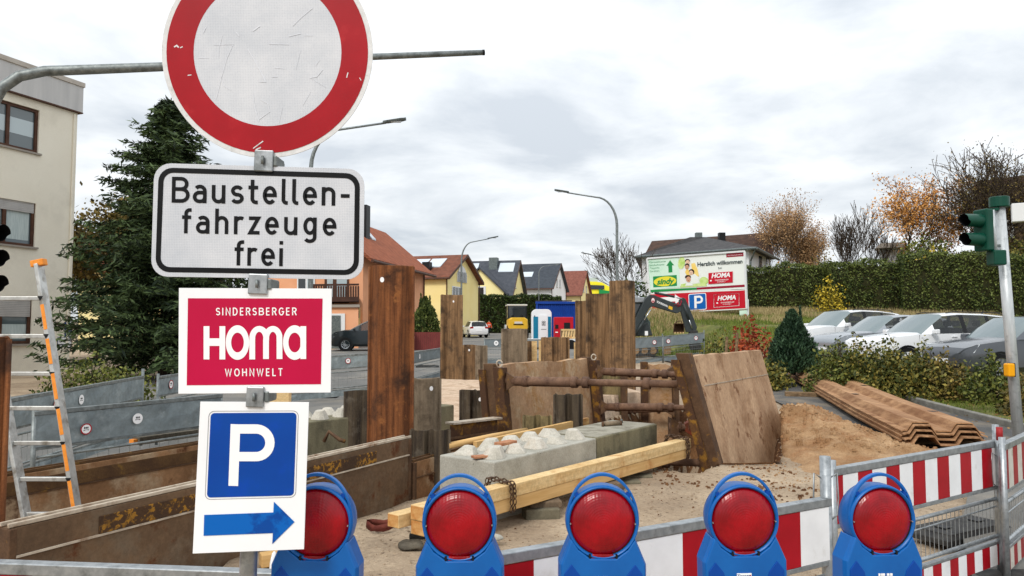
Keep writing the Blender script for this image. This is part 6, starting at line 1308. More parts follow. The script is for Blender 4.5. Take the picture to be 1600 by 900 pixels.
def ex_g(t):                                   # cross gable on the street-facing slope
    x0, x1, xm = -6.8, -.6, -3.7; z1 = 9.2; mb = MB(); mb.loft([[Vector((x0, y, 1)), Vector((x0, y, 6.3)), Vector((xm, y, z1)), Vector((x1, y, 6.3)), Vector((x1, y, 1))] for y in (-.9, 3.4)]); mb.build('dormer_wall', M['wall_pale_yellow'], t)
    for xa in (x0-.5, x1+.5): MB().hexa([(xa, -1.3, 5.9), (xm, -1.3, z1+.05), (xm, 3.6, z1+.05), (xa, 3.6, 5.9), (xa, -1.3, 6.15), (xm, -1.3, z1+.3), (xm, 3.6, z1+.3), (xa, 3.6, 6.15)]).build('dormer_roof', M['roof_grey'], t)
    o = MB().box((-4.6, -.93, 6.3), (3.4, .08, 1.5)).build('window', M['frame_white'], t)
    for x in (-5.6, -4.6, -3.6): MB().box((x, -.98, 6.3), (.85, .05, 1.2)).build('pane', M['glass_dark'], o)
    MB().box((-3.0, 3.6, 9.6), (1.1, 1.0, 2.9)).build('chimney', M['galv_dark'], t)
hy('pale yellow house with grey tiled roof and cross gable', 797, 92, 819, 100.5, 15, .8, 6.1, 10.5, 'wall_pale_yellow', 'roof_grey', wins=(((3.0, 7.6), .7, 1.2, 1), ((2.6, 4.3), .8, 2.0, 1), ((5.4, 4.3), .8, 2.0, 1)), rw=((-1.2, .66, 2.0, 1.7, 'roof_window', 'solar'), (-5.9, .68, 1.7, 1.6, 'roof_window', 'solar')), extra=ex_g)
hy('white house with dark grey roof farther up the street', 862, 115, 884, 124, 12, 1.2, 8.4, 12.2, 'wall_white', 'roof_slate', wins=(((3.4, 9.2), .7, 1.4, 1), ((5.4, 9.2), .7, 1.4, 1), ((4.6, 5.6), .7, 2.6, 1)), sidewins=(((-1.7, 6.2), 1.1, 1.3, 1), ((-3.1, 6.2), 1.1, 1.3, 1), ((-5.0, 6.2), .8, 1.6, 1)), rw=((-4.6, .45, 1.8, 1.3, 'roof_window', 'solar'),), over=.6)
hy('cream house with red brown roof farthest up the street', 907, 140, 922, 149, 9, 1.5, 8.6, 13.0, 'wall_cream', 'roof_redbrown', wins=(((3.2, 9.6), .8, 1.5, 1), ((5.6, 9.6), .8, 1.5, 1), ((4.4, 6.0), .8, 1.6, 1)), sidewins=(((-5.0, 5.4), 4.0, 2.4, 3),), over=.7)
# bright yellow hall
t = thing('store_building', 'bright yellow hall with green trim in the far distance', 'building'); q = VP((-1, 175), (1, 175))
MB().plate([q(*p) for p in ((900, 438), (940, 441), (960, 452), (990, 470), (990, 500), (900, 500))], (0, 20, 0)).build('wall', M['wall_hall'], t); MB().plate([q(*p, .3) for p in ((916, 445), (944, 446), (944, 452), (916, 452))], (0, .2, 0)).build('canopy', M['roof_slate'], t)
MB().plate([q(*p, .4) for p in ((936, 452), (960, 456), (960, 470), (936, 462))], (0, .2, 0)).build('green_band', M['poster_green'], t); MB().plate([q(*p, -1) for p in ((914, 434), (934, 434), (934, 440), (914, 440))], (0, 1, 0)).build('roof_sign', M['glass_pale'], t); rebase(t, q(930, 500))
# white house with dark roofs behind the billboard
t = thing('house', 'white house with dark hipped roof and brown main roof behind the billboard', 'house'); hx = lambda px, py, Y: P(px, py, Y)
zb = 2.0; e0 = hx(1000, 402, 60); e1 = hx(1186, 388, 56); ap = hx(1092, 368, 63)
zE = 7.6
f0 = Vector((X_(1004, 60), 60, zE)); f1 = Vector((X_(1172, 54), 54, zE)); f2 = Vector((X_(1205, 62), 62, zE)); f3 = Vector((X_(1010, 70), 70, zE))
MB().hexa([Vector((p.x, p.y, zb)) for p in (f0, f1, f2, f3)]+[Vector((p.x, p.y, zE)) for p in (f0, f1, f2, f3)]).build('wall', M['wall_white'], t)
def off(p, k): c = (f0+f1+f2+f3)/4; return Vector((c.x+(p.x-c.x)*k, c.y+(p.y-c.y)*k, p.z))
r0_, r1_ = Vector((X_(1085, 60), 61, 9.35)), Vector((X_(1105, 61), 61, 9.35)); g0, g1, g2, g3 = [off(p, 1.13) for p in (f0, f1, f2, f3)]
MB().add([g0, g1, g2, g3, r0_, r1_], [(0, 1, 5, 4), (1, 2, 5), (2, 3, 4, 5), (3, 0, 4), (3, 2, 1, 0)]).build('hip_roof', M['roof_dark'], t)
for a, b in ((g0, g1), (g1, g2)): MB().tube([a+Vector((0, 0, -.05)), b+Vector((0, 0, -.05))], .1, 8).build('gutter', M['galv_dark'], t)
# main roof behind
R0, R1 = Vector((X_(1020, 70), 70, 10.1)), Vector((X_(1204, 66), 66, 10.4)); Ea, Eb = Vector((X_(1002, 66), 66, 7.7)), Vector((X_(1212, 62), 62, 7.7)); Fa, Fb = Vector((R0.x, 76, 7.0)), Vector((R1.x, 72, 7.0))
MB().add([Ea, Eb, R1, R0, Fa, Fb], [(0, 1, 2, 3), (3, 2, 5, 4), (0, 3, 4), (1, 5, 2), (0, 4, 5, 1)]).build('main_roof', M['roof_rustbrown'], t)
for px in (1091.5, 1127.5): c = P(px, 372, 66); MB().box(c, (.55, .55, .95)).build('chimney', M['galv_dark' if px < 1100 else 'trim_black'], t)
wq = VP(f1.xy, f2.xy)
for x0, x1 in ((1186.5, 1191), (1198, 1201.5)): w = MB().plate([wq(*p, .05) for p in ((x0, 400), (x1, 401), (x1, 424), (x0, 424))], (-.05, 0, 0)).build('window', M['glass_dark'], t)
MB().tube([g1+Vector((0, .1, -.1)), Vector((f1.x+.1, f1.y-.1, zE-.9)), Vector((f1.x+.1, f1.y-.1, zb))], .07, 8).build('downpipe', M['galv_dark'], t); rebase(t, Vector((f0.x, f0.y, zb)))
# wooden gable behind the trees, low grey roof, red fence
t = thing('house', 'dark wooden gabled building behind the wide bare tree', 'house'); q = VP((-1, 56), (1, 56))
MB().plate([q(*p) for p in ((1527, 292), (1640, 276), (1640, 500), (1522, 500))], (5.75, 9, 0)).build('wall', M['shingle_brown'], t); MB().plate([q(*p, .4) for p in ((1522, 284), (1640, 268), (1640, 279), (1522, 294))], (5.95, 9.4, 0)).build('roof', M['roof_rustbrown'], t); MB().plate([q(*p, .1) for p in ((1560, 345), (1585, 344), (1585, 372), (1560, 372))], (0, .1, 0)).build('window', M['frame_white'], t); rebase(t, q(1522, 500))
t = thing('shed', 'low pale roofed shed glimpsed below the orange maple', 'shed'); q = VP((-1, 62), (1, 62)); MB().plate([q(*p) for p in ((1374, 385), (1412, 383), (1412, 430), (1374, 430))], (2.1, 4, 0)).build('wall', M['wall_white'], t); MB().plate([q(*p, .5) for p in ((1368, 388), (1376, 380), (1416, 378), (1418, 386))], (2.6, 5, 0)).build('roof', M['coping'], t); rebase(t, q(1374, 430))
t = thing('house', 'red roofed house glimpsed behind the olive brown tree', 'house'); q = VP((-1, 44), (1, 44)); MB().plate([q(*p) for p in ((122, 420), (184, 420), (184, 600), (122, 600))], (0, 8, 0)).build('wall', M['wall_cream'], t); MB().plate([q(*p, .4) for p in ((112, 425), (118, 362), (186, 368), (196, 425))], (0, 8.5, 0)).build('roof', M['roof_brown'], t); rebase(t, q(122, 600))
t = thing('garden_fence', 'dark red boarded fence below the small cypress', 'fence'); a = P(628, 519, 40); b = P(692, 514, 40.5); n = 20; prev = None
for i in range(n):
    p = a.lerp(b, i/n); e = a.lerp(b, (i+.92)/n); MB().hexa([(p.x, p.y, .3), (e.x, e.y, .3), (e.x, e.y+.04, .3), (p.x, p.y+.04, .3), (p.x, p.y, a.z), (e.x, e.y, a.z), (e.x, e.y+.04, a.z), (p.x, p.y+.04, a.z)]).build('board', M['fence_red'], t)
for z in (.6, a.z-.2): MB().bar((a.x, a.y+.07, z), (b.x, b.y+.07, z), .05, .08).build('rail', M['fence_red'], t)
rebase(t, (a.x, a.y, .3))
# ------------------------------------------------------------------ cars
def car(label, paintname, pos, ang, L_=4.4, Wd=1.8, Hh=1.5, style='hatch', rails=False, group=None, rear_dark=True):
    t = thing('parked_car', label, 'car', group); w = Wd/2
    z = lambda f: Hh*f
    # stations: x, z floor, z belt, z top, half width belt, half width top
    roof_end = {'hatch': -.42, 'estate': -.455, 'suv': -.45, 'mpv': -.44}[style]; hood = {'hatch': .63, 'estate': .61, 'suv': .66, 'mpv': .66}[style]; bl = {'hatch': .62, 'estate': .62, 'suv': .64, 'mpv': .63}[style]
    cowl = {'hatch': .20, 'estate': .205, 'suv': .20, 'mpv': .27}[style]; rs = {'hatch': .03, 'estate': .045, 'suv': .045, 'mpv': .05}[style]
    st = [(.5, .25, .42, .42, .62, .62), (.485, .16, .5, .5, .8, .78), (.44, .13, hood-.06, hood-.06, .93, .86), (.33, .13, hood-.015, hood, .98, .84), (cowl, .13, bl+.01, bl+.035, 1, .82), ((cowl+rs)/2, .13, bl+.015, (bl+1)/2+.02, 1, .8), (rs, .13, bl+.02, .975, 1, .74), (-.06, .13, bl+.025, 1.0, 1, .73), (-.09, .13, bl+.026, 1.0, 1, .73), (-.24, .13, bl+.03, .99, 1, .72), (-.265, .13, bl+.03, .985, 1, .72), (roof_end+.055, .14, bl+.045, .95, .98, .70), (roof_end, .15, bl+.05, .93, .97, .68), (-.488, .18, bl+.0, bl+.03, .93, .74), (-.5, .24, .5, .55, .86, .74)]
    secs = []
    for x, zf, zb_, zt, wb, wt in st:
        X = x*L_; half = [(0, z(zf)), (w*wb*.86, z(zf)), (w*wb, z(zf)+.12), (w*wb*1.0, z(zb_)*.72+.05), (w*wb*.975, z(zb_)), (w*wt+.03, z(zt)-.05 if zt > zb_ else z(zt)), (w*wt*.86, z(zt)), (0, z(zt)+.02)]
        secs.append([Vector((X, y, zz_)) for y, zz_ in half]+[Vector((X, -y, zz_)) for y, zz_ in reversed(half[1:-1])])
    n = len(secs[0]); body, front, rear = MB(), MB(), MB(); sides = {}; pils = {}
    for i in range(len(secs)-1):
        for j in range(n):
            a, b, c, d = secs[i][j], secs[i][(j+1) % n], secs[i+1][(j+1) % n], secs[i+1][j]; tgt = body
            if j in (4, 9) and 4 <= i <= 11:
                if i in (5, 6): tgt = sides.setdefault((j, 0), MB())
                elif i == 8: tgt = sides.setdefault((j, 1), MB())
                elif i == 10: tgt = sides.setdefault((j, 2), MB())
                elif i in (7, 9): tgt = pils.setdefault((j, i), MB())
            if j in (5, 6, 7, 8) and i in (4, 5): tgt = front
            if j in (5, 6, 7, 8) and i == 12: tgt = rear
            tgt.add([a, b, c, d], [(0, 1, 2, 3)])
    body.poly(list(reversed(secs[0]))); body.poly(secs[-1])
    def weld(mb, nm, mt, par, recalc=True):
        o = mb.build(nm, mt, par, smooth=True); b = bmesh.new(); b.from_mesh(o.data); bmesh.ops.remove_doubles(b, verts=b.verts, dist=.0005); bmesh.ops.recalc_face_normals(b, faces=b.faces); b.to_mesh(o.data); b.free()
        o.data.polygons.foreach_set('use_smooth', [True]*len(o.data.polygons)); return o
    bo = weld(body, 'body', M[paintname], t); md = bo.modifiers.new('edges', 'EDGE_SPLIT'); md.split_angle = rad(38)
    [weld(q_, 'side_window', M['car_glass'], t) for q_ in sides.values()]; [weld(q_, 'pillar', M['trim_black'], t) for q_ in pils.values()]; weld(front, 'windscreen', M['windscreen'], t); weld(rear, 'rear_window', M['car_glass'], t)
    r = .325 if style != 'suv' else .36
    for x in (.0, -.2*L_):
        for s in (-1, 1):
            sb_ = MB(); sb_.box((x-.12, s*w*.42, z(.58)), (.16, .46, .52), Matrix.Rotation(-.2, 3, 'Y')); sb_.box((x-.2, s*w*.42, z(.82)), (.1, .24, .17)); sb_.build('seat', M['trim_black'], t, bevel=.03, kind='stuff')
    MB().box((-.1*L_, 0, z(.52)), (.72*L_, Wd*.86, .06)).build('interior_floor', M['trim_black'], t); MB().box((.16*L_, 0, z(.6)), (.3, Wd*.84, .12)).build('dashboard', M['trim_black'], t, bevel=.03)
    for x in (.315*L_, -.3*L_):
        for s in (-1, 1):
            T = Matrix.Translation((x, s*(w-.1), r)) @ Matrix.Rotation(rad(90)*-s, 4, 'X')
            tw = MB(); tw.lathe([(r*.66, .1), (r*.95, .1), (r, .06), (r, -.1), (r*.66, -.1)], 28, T); wh = tw.build('wheel', M['tyre'], t, smooth=False)
            rm = MB(); rm.lathe([(0, .085), (r*.16, .088), (r*.2, .07)], 16, T); rm.lathe([(r*.6, .085), (r*.68, .105), (r*.68, .03)], 28, T)
            for k in range(10):
                g_ = k*.6283; c_, s_ = math.cos(g_), math.sin(g_); e = Vector((-s_, c_, 0))*r*.055
                rm.add([T @ (Vector((c_*r*.15, s_*r*.15, .082))-e), T @ (Vector((c_*r*.15, s_*r*.15, .082))+e), T @ (Vector((c_*r*.64, s_*r*.64, .09))+e), T @ (Vector((c_*r*.64, s_*r*.64, .09))-e)], [(0, 1, 2, 3)])
            rm.build('rim', M['rim'], wh); bk = MB(); bk.lathe([(0, .03), (r*.68, .03)], 20, T); bk.build('brake', M['trim_black'], wh)
            ar = MB(); ar.lathe([(r*1.0, .105), (r*1.16, .108), (r*1.16, -.02), (r, -.02)], 28, T); ar.build('wheel_arch', M['trim_black'], t)
    for s in (-1, 1):
        MB().loft([[Vector((L_*.455, s*w*.9, z(.43))), Vector((L_*.49, s*w*.55, z(.41))), Vector((L_*.485, s*w*.5, z(.5))), Vector((L_*.425, s*w*.93, z(.56)))], [Vector((L_*.44, s*w*.85, z(.43))), Vector((L_*.47, s*w*.5, z(.41))), Vector((L_*.46, s*w*.5, z(.5))), Vector((L_*.41, s*w*.85, z(.56)))]]).build('headlight', M['lamp_clear'], t)
        MB().box((-L_*.488, s*w*.76, z(.58)), (.1, .3, .16)).build('tail_light', M['lamp_red'], t, bevel=.02)
        MB().loft([[Vector((L_*cowl-.25+dx, s*(w+dy), z(bl)+dz)) for dx, dz in ((-.07, .02), (.06, .03), (.05, .14), (-.07, .15))] for dy in (.02, .2)]).build('mirror', M[paintname], t, bevel=.02)
        for x in (.03*L_, -.24*L_): MB().box((x-.12, s*(w+.004), z(.585)), (.16, .02, .025)).build('door_handle', M[paintname], t)
        if rails: MB().tube([(.0, s*w*.64, z(1)+.0), (-.05*L_, s*w*.66, z(1)+.035), (-.36*L_, s*w*.64, z(.985)+.03), (-.4*L_, s*w*.62, z(.96))], .016, 6).build('roof_rail', M['trim_black'], t)
        for x in (.235*L_, -.085*L_, -.27*L_): MB().bar((x, s*(w+.0015), z(.2)), (x, s*(w*.976+.0015), z(bl)), .004, .012, up=(0, 1, 0)).build('door_gap', M['trim_black'], t)
    MB().box((L_*.49, 0, z(.36)), (.06, 1.1, .16)).build('grille', M['trim_black'], t, bevel=.01); MB().box((L_*.488, 0, z(.22)), (.07, 1.3, .14)).build('lower_intake', M['trim_black'], t, bevel=.01)
    MB().box((L_*.505, 0, z(.3)), (.02, .52, .11)).build('number_plate', M['paper_white'], t); MB().box((-L_*.503, 0, z(.42)), (.02, .52, .11)).build('number_plate', M['paper_white'], t)
    MB().tube([(-.36*L_, 0, z(.985)), (-.375*L_, 0, z(.985)+.12)], [.03, .006], 6).build('antenna', M['trim_black'], t)
    t.location = pos; t.rotation_euler.z = ang; return t
GP = 'cars parked behind the bushes'
lot = lambda px, Y: (X_(px, Y), Y, Hs(X_(px, Y), Y)+.07)
car('white sport utility car parked farthest back behind the juniper', 'car_white', lot(1314, 26.2), rad(-163), 4.4, 1.86, 1.66, 'suv', True, GP)
car('grey hatchback between the two white parked cars', 'car_silver', lot(1380, 23.6), rad(-170), 4.3, 1.8, 1.5, 'hatch', False, GP)
car('white estate car parked behind the middle of the bush row', 'car_white', lot(1455, 21), rad(-171), 4.55, 1.82, 1.58, 'estate', True, GP)
car('dark grey car partly hidden by the signal pole', 'car_grey', lot(1594, 18.6), rad(-170), 4.6, 1.84, 1.55, 'estate', False, GP)
p = (X_(590, 41), 41, .48); car('dark green grey people carrier parked before the orange house', 'car_dark', (X_(583, 40), 40, Hs(X_(583, 40), 40)+.05), rad(188), 4.4, 1.85, 1.64, 'mpv', False)
car('small white hatchback parked at the foot of the yellow house', 'car_white', (X_(742, 67), 67, Hs(X_(742, 67), 67)+.06), rad(104), 4.0, 1.75, 1.46, 'hatch', False)
# ------------------------------------------------------------------ container, toilet, red box, crate, roller
gy = lambda px, Y: Hs(X_(px, Y), Y)+.05
t = thing('site_container', 'blue corrugated site container behind the portable toilet', 'container'); x0, x1, Y = X_(839, 51), X_(910, 50), 51; zb, zt = gy(870, 51), gy(870, 51)+2.75
mb = MB(); n = 22; rings = []; prof = []
for i in range(n):
    a = x0+(x1-x0)*i/n; s = (x1-x0)/n; prof += [(a, 0), (a+s*.3, 0), (a+s*.5, .05), (a+s*.8, .05)]
prof.append((x1, 0)); mb.loft([[Vector((x, Y+y, z_)) for x, y in prof] for z_ in (zb, zt)], cap=False, closed=False); mb.build('corrugated_wall', M['container_blue'], t)
MB().hexa([(x0, Y+.06, zb), (x1, Y+.06, zb), (x1+1.2, Y+5.8, zb), (x0+1.2, Y+5.8, zb), (x0, Y+.06, zt), (x1, Y+.06, zt), (x1+1.2, Y+5.8, zt), (x0+1.2, Y+5.8, zt)]).build('shell', M['container_side'], t)
for x in (x0, x1): MB().box((x, Y, (zb+zt)/2), (.14, .14, zt-zb)).build('corner_post', M['container_blue'], t)
MB().bar((x0-.1, Y-.02, zt+.05), (x1+.1, Y-.02, zt+.05), .18, .16).build('roof_edge', M['container_blue'], t); MB().bar((x0-.1, Y+.4, zt+.18), (x1-.6, Y+.4, zt+.2), .5, .06).build('roof_cover', M['rubber'], t)
rebase(t, (x0, Y, zb))
t = thing('portable_toilet', 'white and teal portable toilet cabin in front of the blue container', 'toilet'); x0, x1, Y = X_(830.5, 47), X_(862, 47), 47; zb = gy(845, 47); W_ = x1-x0; h = 2.3
mb = MB(); mb.loft([[Vector((x, y, z_)) for x, z_ in ([(x0, zb), (x1, zb), (x1, zb+h-.3)]+[(x1-.28+.28*math.cos(g_), zb+h-.3+.3*math.sin(g_)) for g_ in (.4, .8, 1.2, 1.57)]+[(x0+.28-.28*math.sin(g_), zb+h-.3+.3*math.cos(g_)) for g_ in (0, .4, .8, 1.2)]+[(x0, zb+h-.3)])] for y in (Y, Y+1.15)]); mb.build('cabin', M['toilet_white'], t, bevel=.02)
MB().box((x0+.27, Y-.015, zb+.95), (.3, .04, 1.75)).build('side_panel', M['toilet_teal'], t); MB().box((x1-.14, Y-.015, zb+.95), (.2, .04, 1.75)).build('side_panel', M['toilet_teal'], t)
dr = MB().box((x0+W_*.6, Y-.025, zb+1.0), (W_*.42, .05, 1.85)).build('door', M['toilet_white'], t, bevel=.01)
mb = MB()
for dx in (-.06, .06):
    for dz in (-.1, 0, .1): mb.tube([(x0+W_*.6+dx+.05*math.cos(g_), Y-.055, zb+1.4+dz+.05*math.sin(g_)) for g_ in [i*.785 for i in range(9)]], .012, 4, cap=False)
mb.build('emblem', M['black_print'], dr); MB().box((x0+W_*.6, Y-.055, zb+1.02), (.34, .01, .03)).build('print', M['poster_text'], dr)
MB().box((x0+.2, Y-.02, zb+1.86), (.05, .04, .08)).build('vent', M['trim_black'], t); rebase(t, (x0, Y, zb))
t = thing('switch_cabinet', 'red equipment box beside the portable toilet', 'cabinet'); x0, x1, Y = X_(866, 46), X_(896, 46), 46; zb = gy(880, 46); MB().box(((x0+x1)/2, Y+.5, zb+.92), (x1-x0, 1, 1.75)).build('case', M['box_red'], t, bevel=.03)
MB().box((x0+.8, Y-.01, zb+1.2), (.38, .04, .5)).build('vent', M['trim_black'], t); MB().box((x0+.16, Y-.01, zb+1.2), (.2, .04, .24)).build('vent', M['trim_black'], t); MB().box((x0+.15, Y-.01, zb+.85), (.16, .03, .06)).build('label', M['print_white'], t); rebase(t, (x0, Y, zb))
t = thing('lattice_box', 'pale wooden slatted crate beside the red equipment box', 'crate'); x0, x1, Y = X_(877, 42), X_(912, 42), 42; zb = P(890, 529, 42).z; zt = P(890, 514, 42).z
MB().box(((x0+x1)/2, Y+.5, (zb+zt)/2), (x1-x0, .9, zt-zb)).build('load', M['trim_black' if False else 'timber_old'], t)
for i in range(7): x = x0+.08+i*(x1-x0-.2)/7; MB().bar((x, Y, zb), (x+.08, Y, zt), .11, .03, up=(0, 1, 0)).build('slat', M['timber'], t)
for z_ in (zb+.05, zt-.05): MB().box(((x0+x1)/2, Y-.03, z_), (x1-x0, .03, .1)).build('rail', M['timber'], t)
MB().box((x1-.12, Y-.05, (zb+zt)/2), (.28, .03, zt-zb)).build('white_panel', M['frame_white'], t); rebase(t, (x0, Y, zb))
# pale board and blocks under the crate: a low trailer
t = thing('flat_trailer', 'low trailer with a pale edge carrying the slatted crate', 'trailer'); MB().box(((x0+x1)/2-.7, Y+.5, zb-.08), (x1-x0+2.4, 1.6, .12)).build('deck', M['frame_white'], t)
for dx in (-1.2, .6): MB().lathe([(0, .1), (.26, .1), (.28, .05), (.28, -.05), (.26, -.1), (0, -.1)], 20, Matrix.Translation(((x0+x1)/2-.7+dx, Y-.25, zb-.34)) @ Matrix.Rotation(rad(90), 4, 'X')).build('wheel', M['tyre'], t)
rebase(t, (x0, Y, zb-.6))
for px, y0, y1, Y_, lb in ((835, 533, 555, 18.4, 'upright pale board between the brown pile stubs'), (901, 535, 562, 17.8, 'upright pale board left of the tall brown pair'), (846, 532, 560, 17.5, 'slim pale board behind the short brown pile')):
    t = thing('wooden_board', lb, 'board', 'pale boards among the pile stubs'); a = P(px, y0, Y_); MB().box((a.x, Y_, a.z/2), (.13, .04, a.z)).build('board', M['timber'], t); rebase(t, (a.x, Y_, 0))
t = thing('road_roller', 'yellow road roller with dark glazed cab seen from behind', 'roller'); Y = 58; xc = X_(810, Y); zb = gy(810, Y); x0, x1 = X_(793, Y)-xc, X_(828, Y)-xc; wv = x1-x0
mb = MB(); mb.loft([[Vector((x*k, y, z_)) for x, z_ in ((-wv*.42, .55), (wv*.42, .55), (wv*.46, .9), (wv*.44, 1.62), (wv*.3, 1.78), (-wv*.3, 1.78), (-wv*.44, 1.62), (-wv*.46, .9))] for k, y in ((.88, 0), (1, .2), (1, 1.6))]); mb.build('engine_hood', M['machine_yellow'], t, bevel=.04)
MB().box((0, -.02, 1.38), (.62, .03, .16)).build('badge', M['machine_white'], t); MB().box((0, -.03, 1.24), (.8, .03, .06)).build('lettering_strip', M['black_print'], t)
MB().box((0, 1.6, 2.22), (wv*.84, 1.4, 1.0)).build('cab_glass', M['glass_dark'], t)
for s in (-1, 1):
    for y in (.88, 2.3): MB().box((s*wv*.42, y, 2.22), (.09, .09, 1.04)).build('cab_post', M['trim_black'], t)
    MB().box((s*.36, .6, 1.86), (.1, .3, .22)).build('light', M['trim_black'], t)
    MB().lathe([(0, .2), (.5, .2), (.62, .12), (.62, -.12), (.5, -.2), (0, -.2)], 24, Matrix.Translation((s*wv*.36, .6, .62)) @ Matrix.Rotation(rad(90), 4, 'Y')).build('wheel', M['tyre'], t)
MB().box((0, 1.6, 2.79), (wv*.92, 1.7, .12)).build('cab_roof', M['machine_white'], t, bevel=.03); MB().lathe([(0, .8), (.6, .8), (.62, .78), (.62, -.78), (.6, -.8), (0, -.8)], 28, Matrix.Translation((0, 3.4, .62)) @ Matrix.Rotation(rad(90), 4, 'Y')).build('drum', M['galv'], t); t.location = (xc, Y, zb); t.rotation_euler.z = .1
# ------------------------------------------------------------------ excavator
Y = 33.5; q = VP((-1, Y), (1, Y)); zq = lambda x, y, o=0: q(980+x/8.18, 450+y/8.18, o)
t = thing('excavator', 'dark grey mini excavator with raised boom before the billboard', 'excavator')
def slab(nm, pts, th, o, mt, bev=.02, par=None): return MB().plate([zq(x, y, o) for x, y in pts], (0, th, 0)).build(nm, M[mt], par or t, bevel=bev)
bm_ = slab('boom', [(60, 500), (90, 430), (235, 130), (290, 85), (345, 90), (520, 160), (690, 215), (700, 290), (640, 325), (520, 290), (340, 235), (290, 250), (130, 520), (100, 620), (60, 620)], .3, .15, 'excavator_grey')
slab('arm', [(670, 150), (705, 120), (745, 135), (800, 260), (895, 500), (880, 560), (760, 565), (700, 330), (670, 250)], .24, .12, 'excavator_grey')
MB().tube([zq(350, 60, .1), zq(600, 112, .1)], .055, 10).build('cylinder', M['excavator_grey'], t, smooth=True); MB().tube([zq(590, 110, .1), zq(705, 140, .1)], .03, 10).build('piston', M['chrome'], t, smooth=True)
for o in (.22, -.2): MB().tube([zq(110, 590, o), zq(210, 420, o)], .06, 10).build('cylinder', M['excavator_grey'], t, smooth=True); MB().tube([zq(205, 430, o), zq(300, 275, o)], .032, 10).build('piston', M['chrome'], t, smooth=True)
MB().tube([zq(720, 200, .18), zq(790, 400, .18)], .055, 10).build('cylinder', M['excavator_grey'], t, smooth=True); MB().tube([zq(785, 390, .18), zq(830, 520, .18)], .03, 10).build('piston', M['chrome'], t, smooth=True)
for a, b in (((690, 150), (640, 240)), ((700, 170), (600, 215))): MB().tube([zq(*a, .17), zq((a[0]+b[0])/2+20, (a[1]+b[1])/2+25, .2), zq(*b, .17)], .014, 6).build('hose', M['poster_darkred'], t, smooth=True)
MB().poly([zq(330+24*math.cos(g_), 158+36*math.sin(g_), .156) for g_ in [i*.4488 for i in range(14)]]).build('badge', M['print_white'], bm_); mb = MB(); ringpoly(mb, [(330+24*math.cos(g_), 158+36*math.sin(g_)) for g_ in [i*.4488 for i in range(14)]], [(330+19*math.cos(g_), 158+29*math.sin(g_)) for g_ in [i*.4488 for i in range(14)]], lambda x, y, o: zq(x, y, o), .16); mb.poly([zq(*p, .16) for p in ((315, 180), (330, 140), (345, 180))]); mb.build('badge_print', M['red_board'], bm_)
mb = MB(); a_ = math.atan2(-62, 140); font('SCHURMANN', 34, lambda x, y: zq(448+x*math.cos(a_)*.72+y*math.sin(a_)*-1*0-y*0, 205-x*math.sin(a_)*.72-y*1.15, .158), mb, bold=.8); mb.build('lettering', M['print_white'], bm_, recalc=False)
MB().poly([zq(*p, .157) for p in ((532, 225), (580, 243), (576, 282), (526, 262))]).build('yellow_sticker', M['machine_yellow'], bm_)
slab('cab', [(-40, 620), (-40, 125), (215, 125), (222, 330), (300, 440), (300, 600)], 1.3, -.25, 'excavator_cab', .05)
slab('cab_window', [(-20, 330), (-20, 205), (195, 205), (205, 330), (240, 420), (-20, 420)], .04, -.22, 'glass_dark', .0); slab('cab_roof', [(-60, 130), (-60, 95), (225, 120), (225, 185), (-40, 185)], 1.5, -.1, 'galv', .03)
slab('rear_body', [(-60, 620), (-60, 440), (270, 440), (330, 610)], 1.5, .0, 'excavator_grey', .05); MB().box(zq(245, 578, .02), (.14, .03, .2)).build('decal', M['print_white'], t)
mb = MB(); mb.loft([[zq(x, y, o) for x, y in ((-60, 870), (-90, 800), (-60, 725), (320, 725), (395, 760), (400, 810), (350, 870))] for o in (.5, .1)]); mb.build('track', M['rubber'], t); mb = MB(); mb.loft([[zq(x, y, o) for x, y in ((-60, 870), (-90, 800), (-60, 725), (320, 725), (395, 760), (400, 810), (350, 870))] for o in (-.7, -1.1)]); mb.build('track', M['rubber'], t)
for x in (0, 110, 220, 330): MB().tube([zq(x, 800, .52), zq(x, 800, .4)], .16, 12).build('track_wheel', M['timber_old'], t)
slab('dozer_blade', [(455, 780), (475, 740), (560, 745), (560, 845), (470, 850)], .1, .1, 'timber_old', .01)
slab('tilt_coupler', [(800, 540), (905, 540), (915, 690), (950, 720), (950, 790), (820, 795), (800, 700)], .3, .14, 'rubber', .03); rebase(t, zq(150, 870))
t = thing('excavator_bucket', 'rusty excavator bucket lying open on the grass slope', 'bucket'); q2 = VP((-1, 36), (1, 36)); bq = lambda x, y, o=0: q2(980+x/8.18, 450+y/8.18, o)
mb = MB(); mb.loft([[bq(597, 450), bq(725, 450), bq(735, 575), bq(585, 575)], [bq(615, 470, -.4), bq(710, 470, -.4), bq(720, 565, -.4), bq(600, 565, -.4)]], cap=False); mb.poly([bq(615, 470, -.4), bq(710, 470, -.4), bq(720, 565, -.4), bq(600, 565, -.4)]); o = mb.build('shell', M['frame_rust'], t); sd_ = o.modifiers.new('thickness', 'SOLIDIFY'); sd_.thickness = .04
for x in (610, 645, 680, 715): MB().box(bq(x, 572, .05), (.07, .12, .07)).build('tooth', M['timber'], t)
MB().tube([bq(628, 448), bq(632, 425), bq(690, 420), bq(695, 448)], .03, 6).build('bracket', M['frame_rust'], t); rebase(t, bq(660, 575))
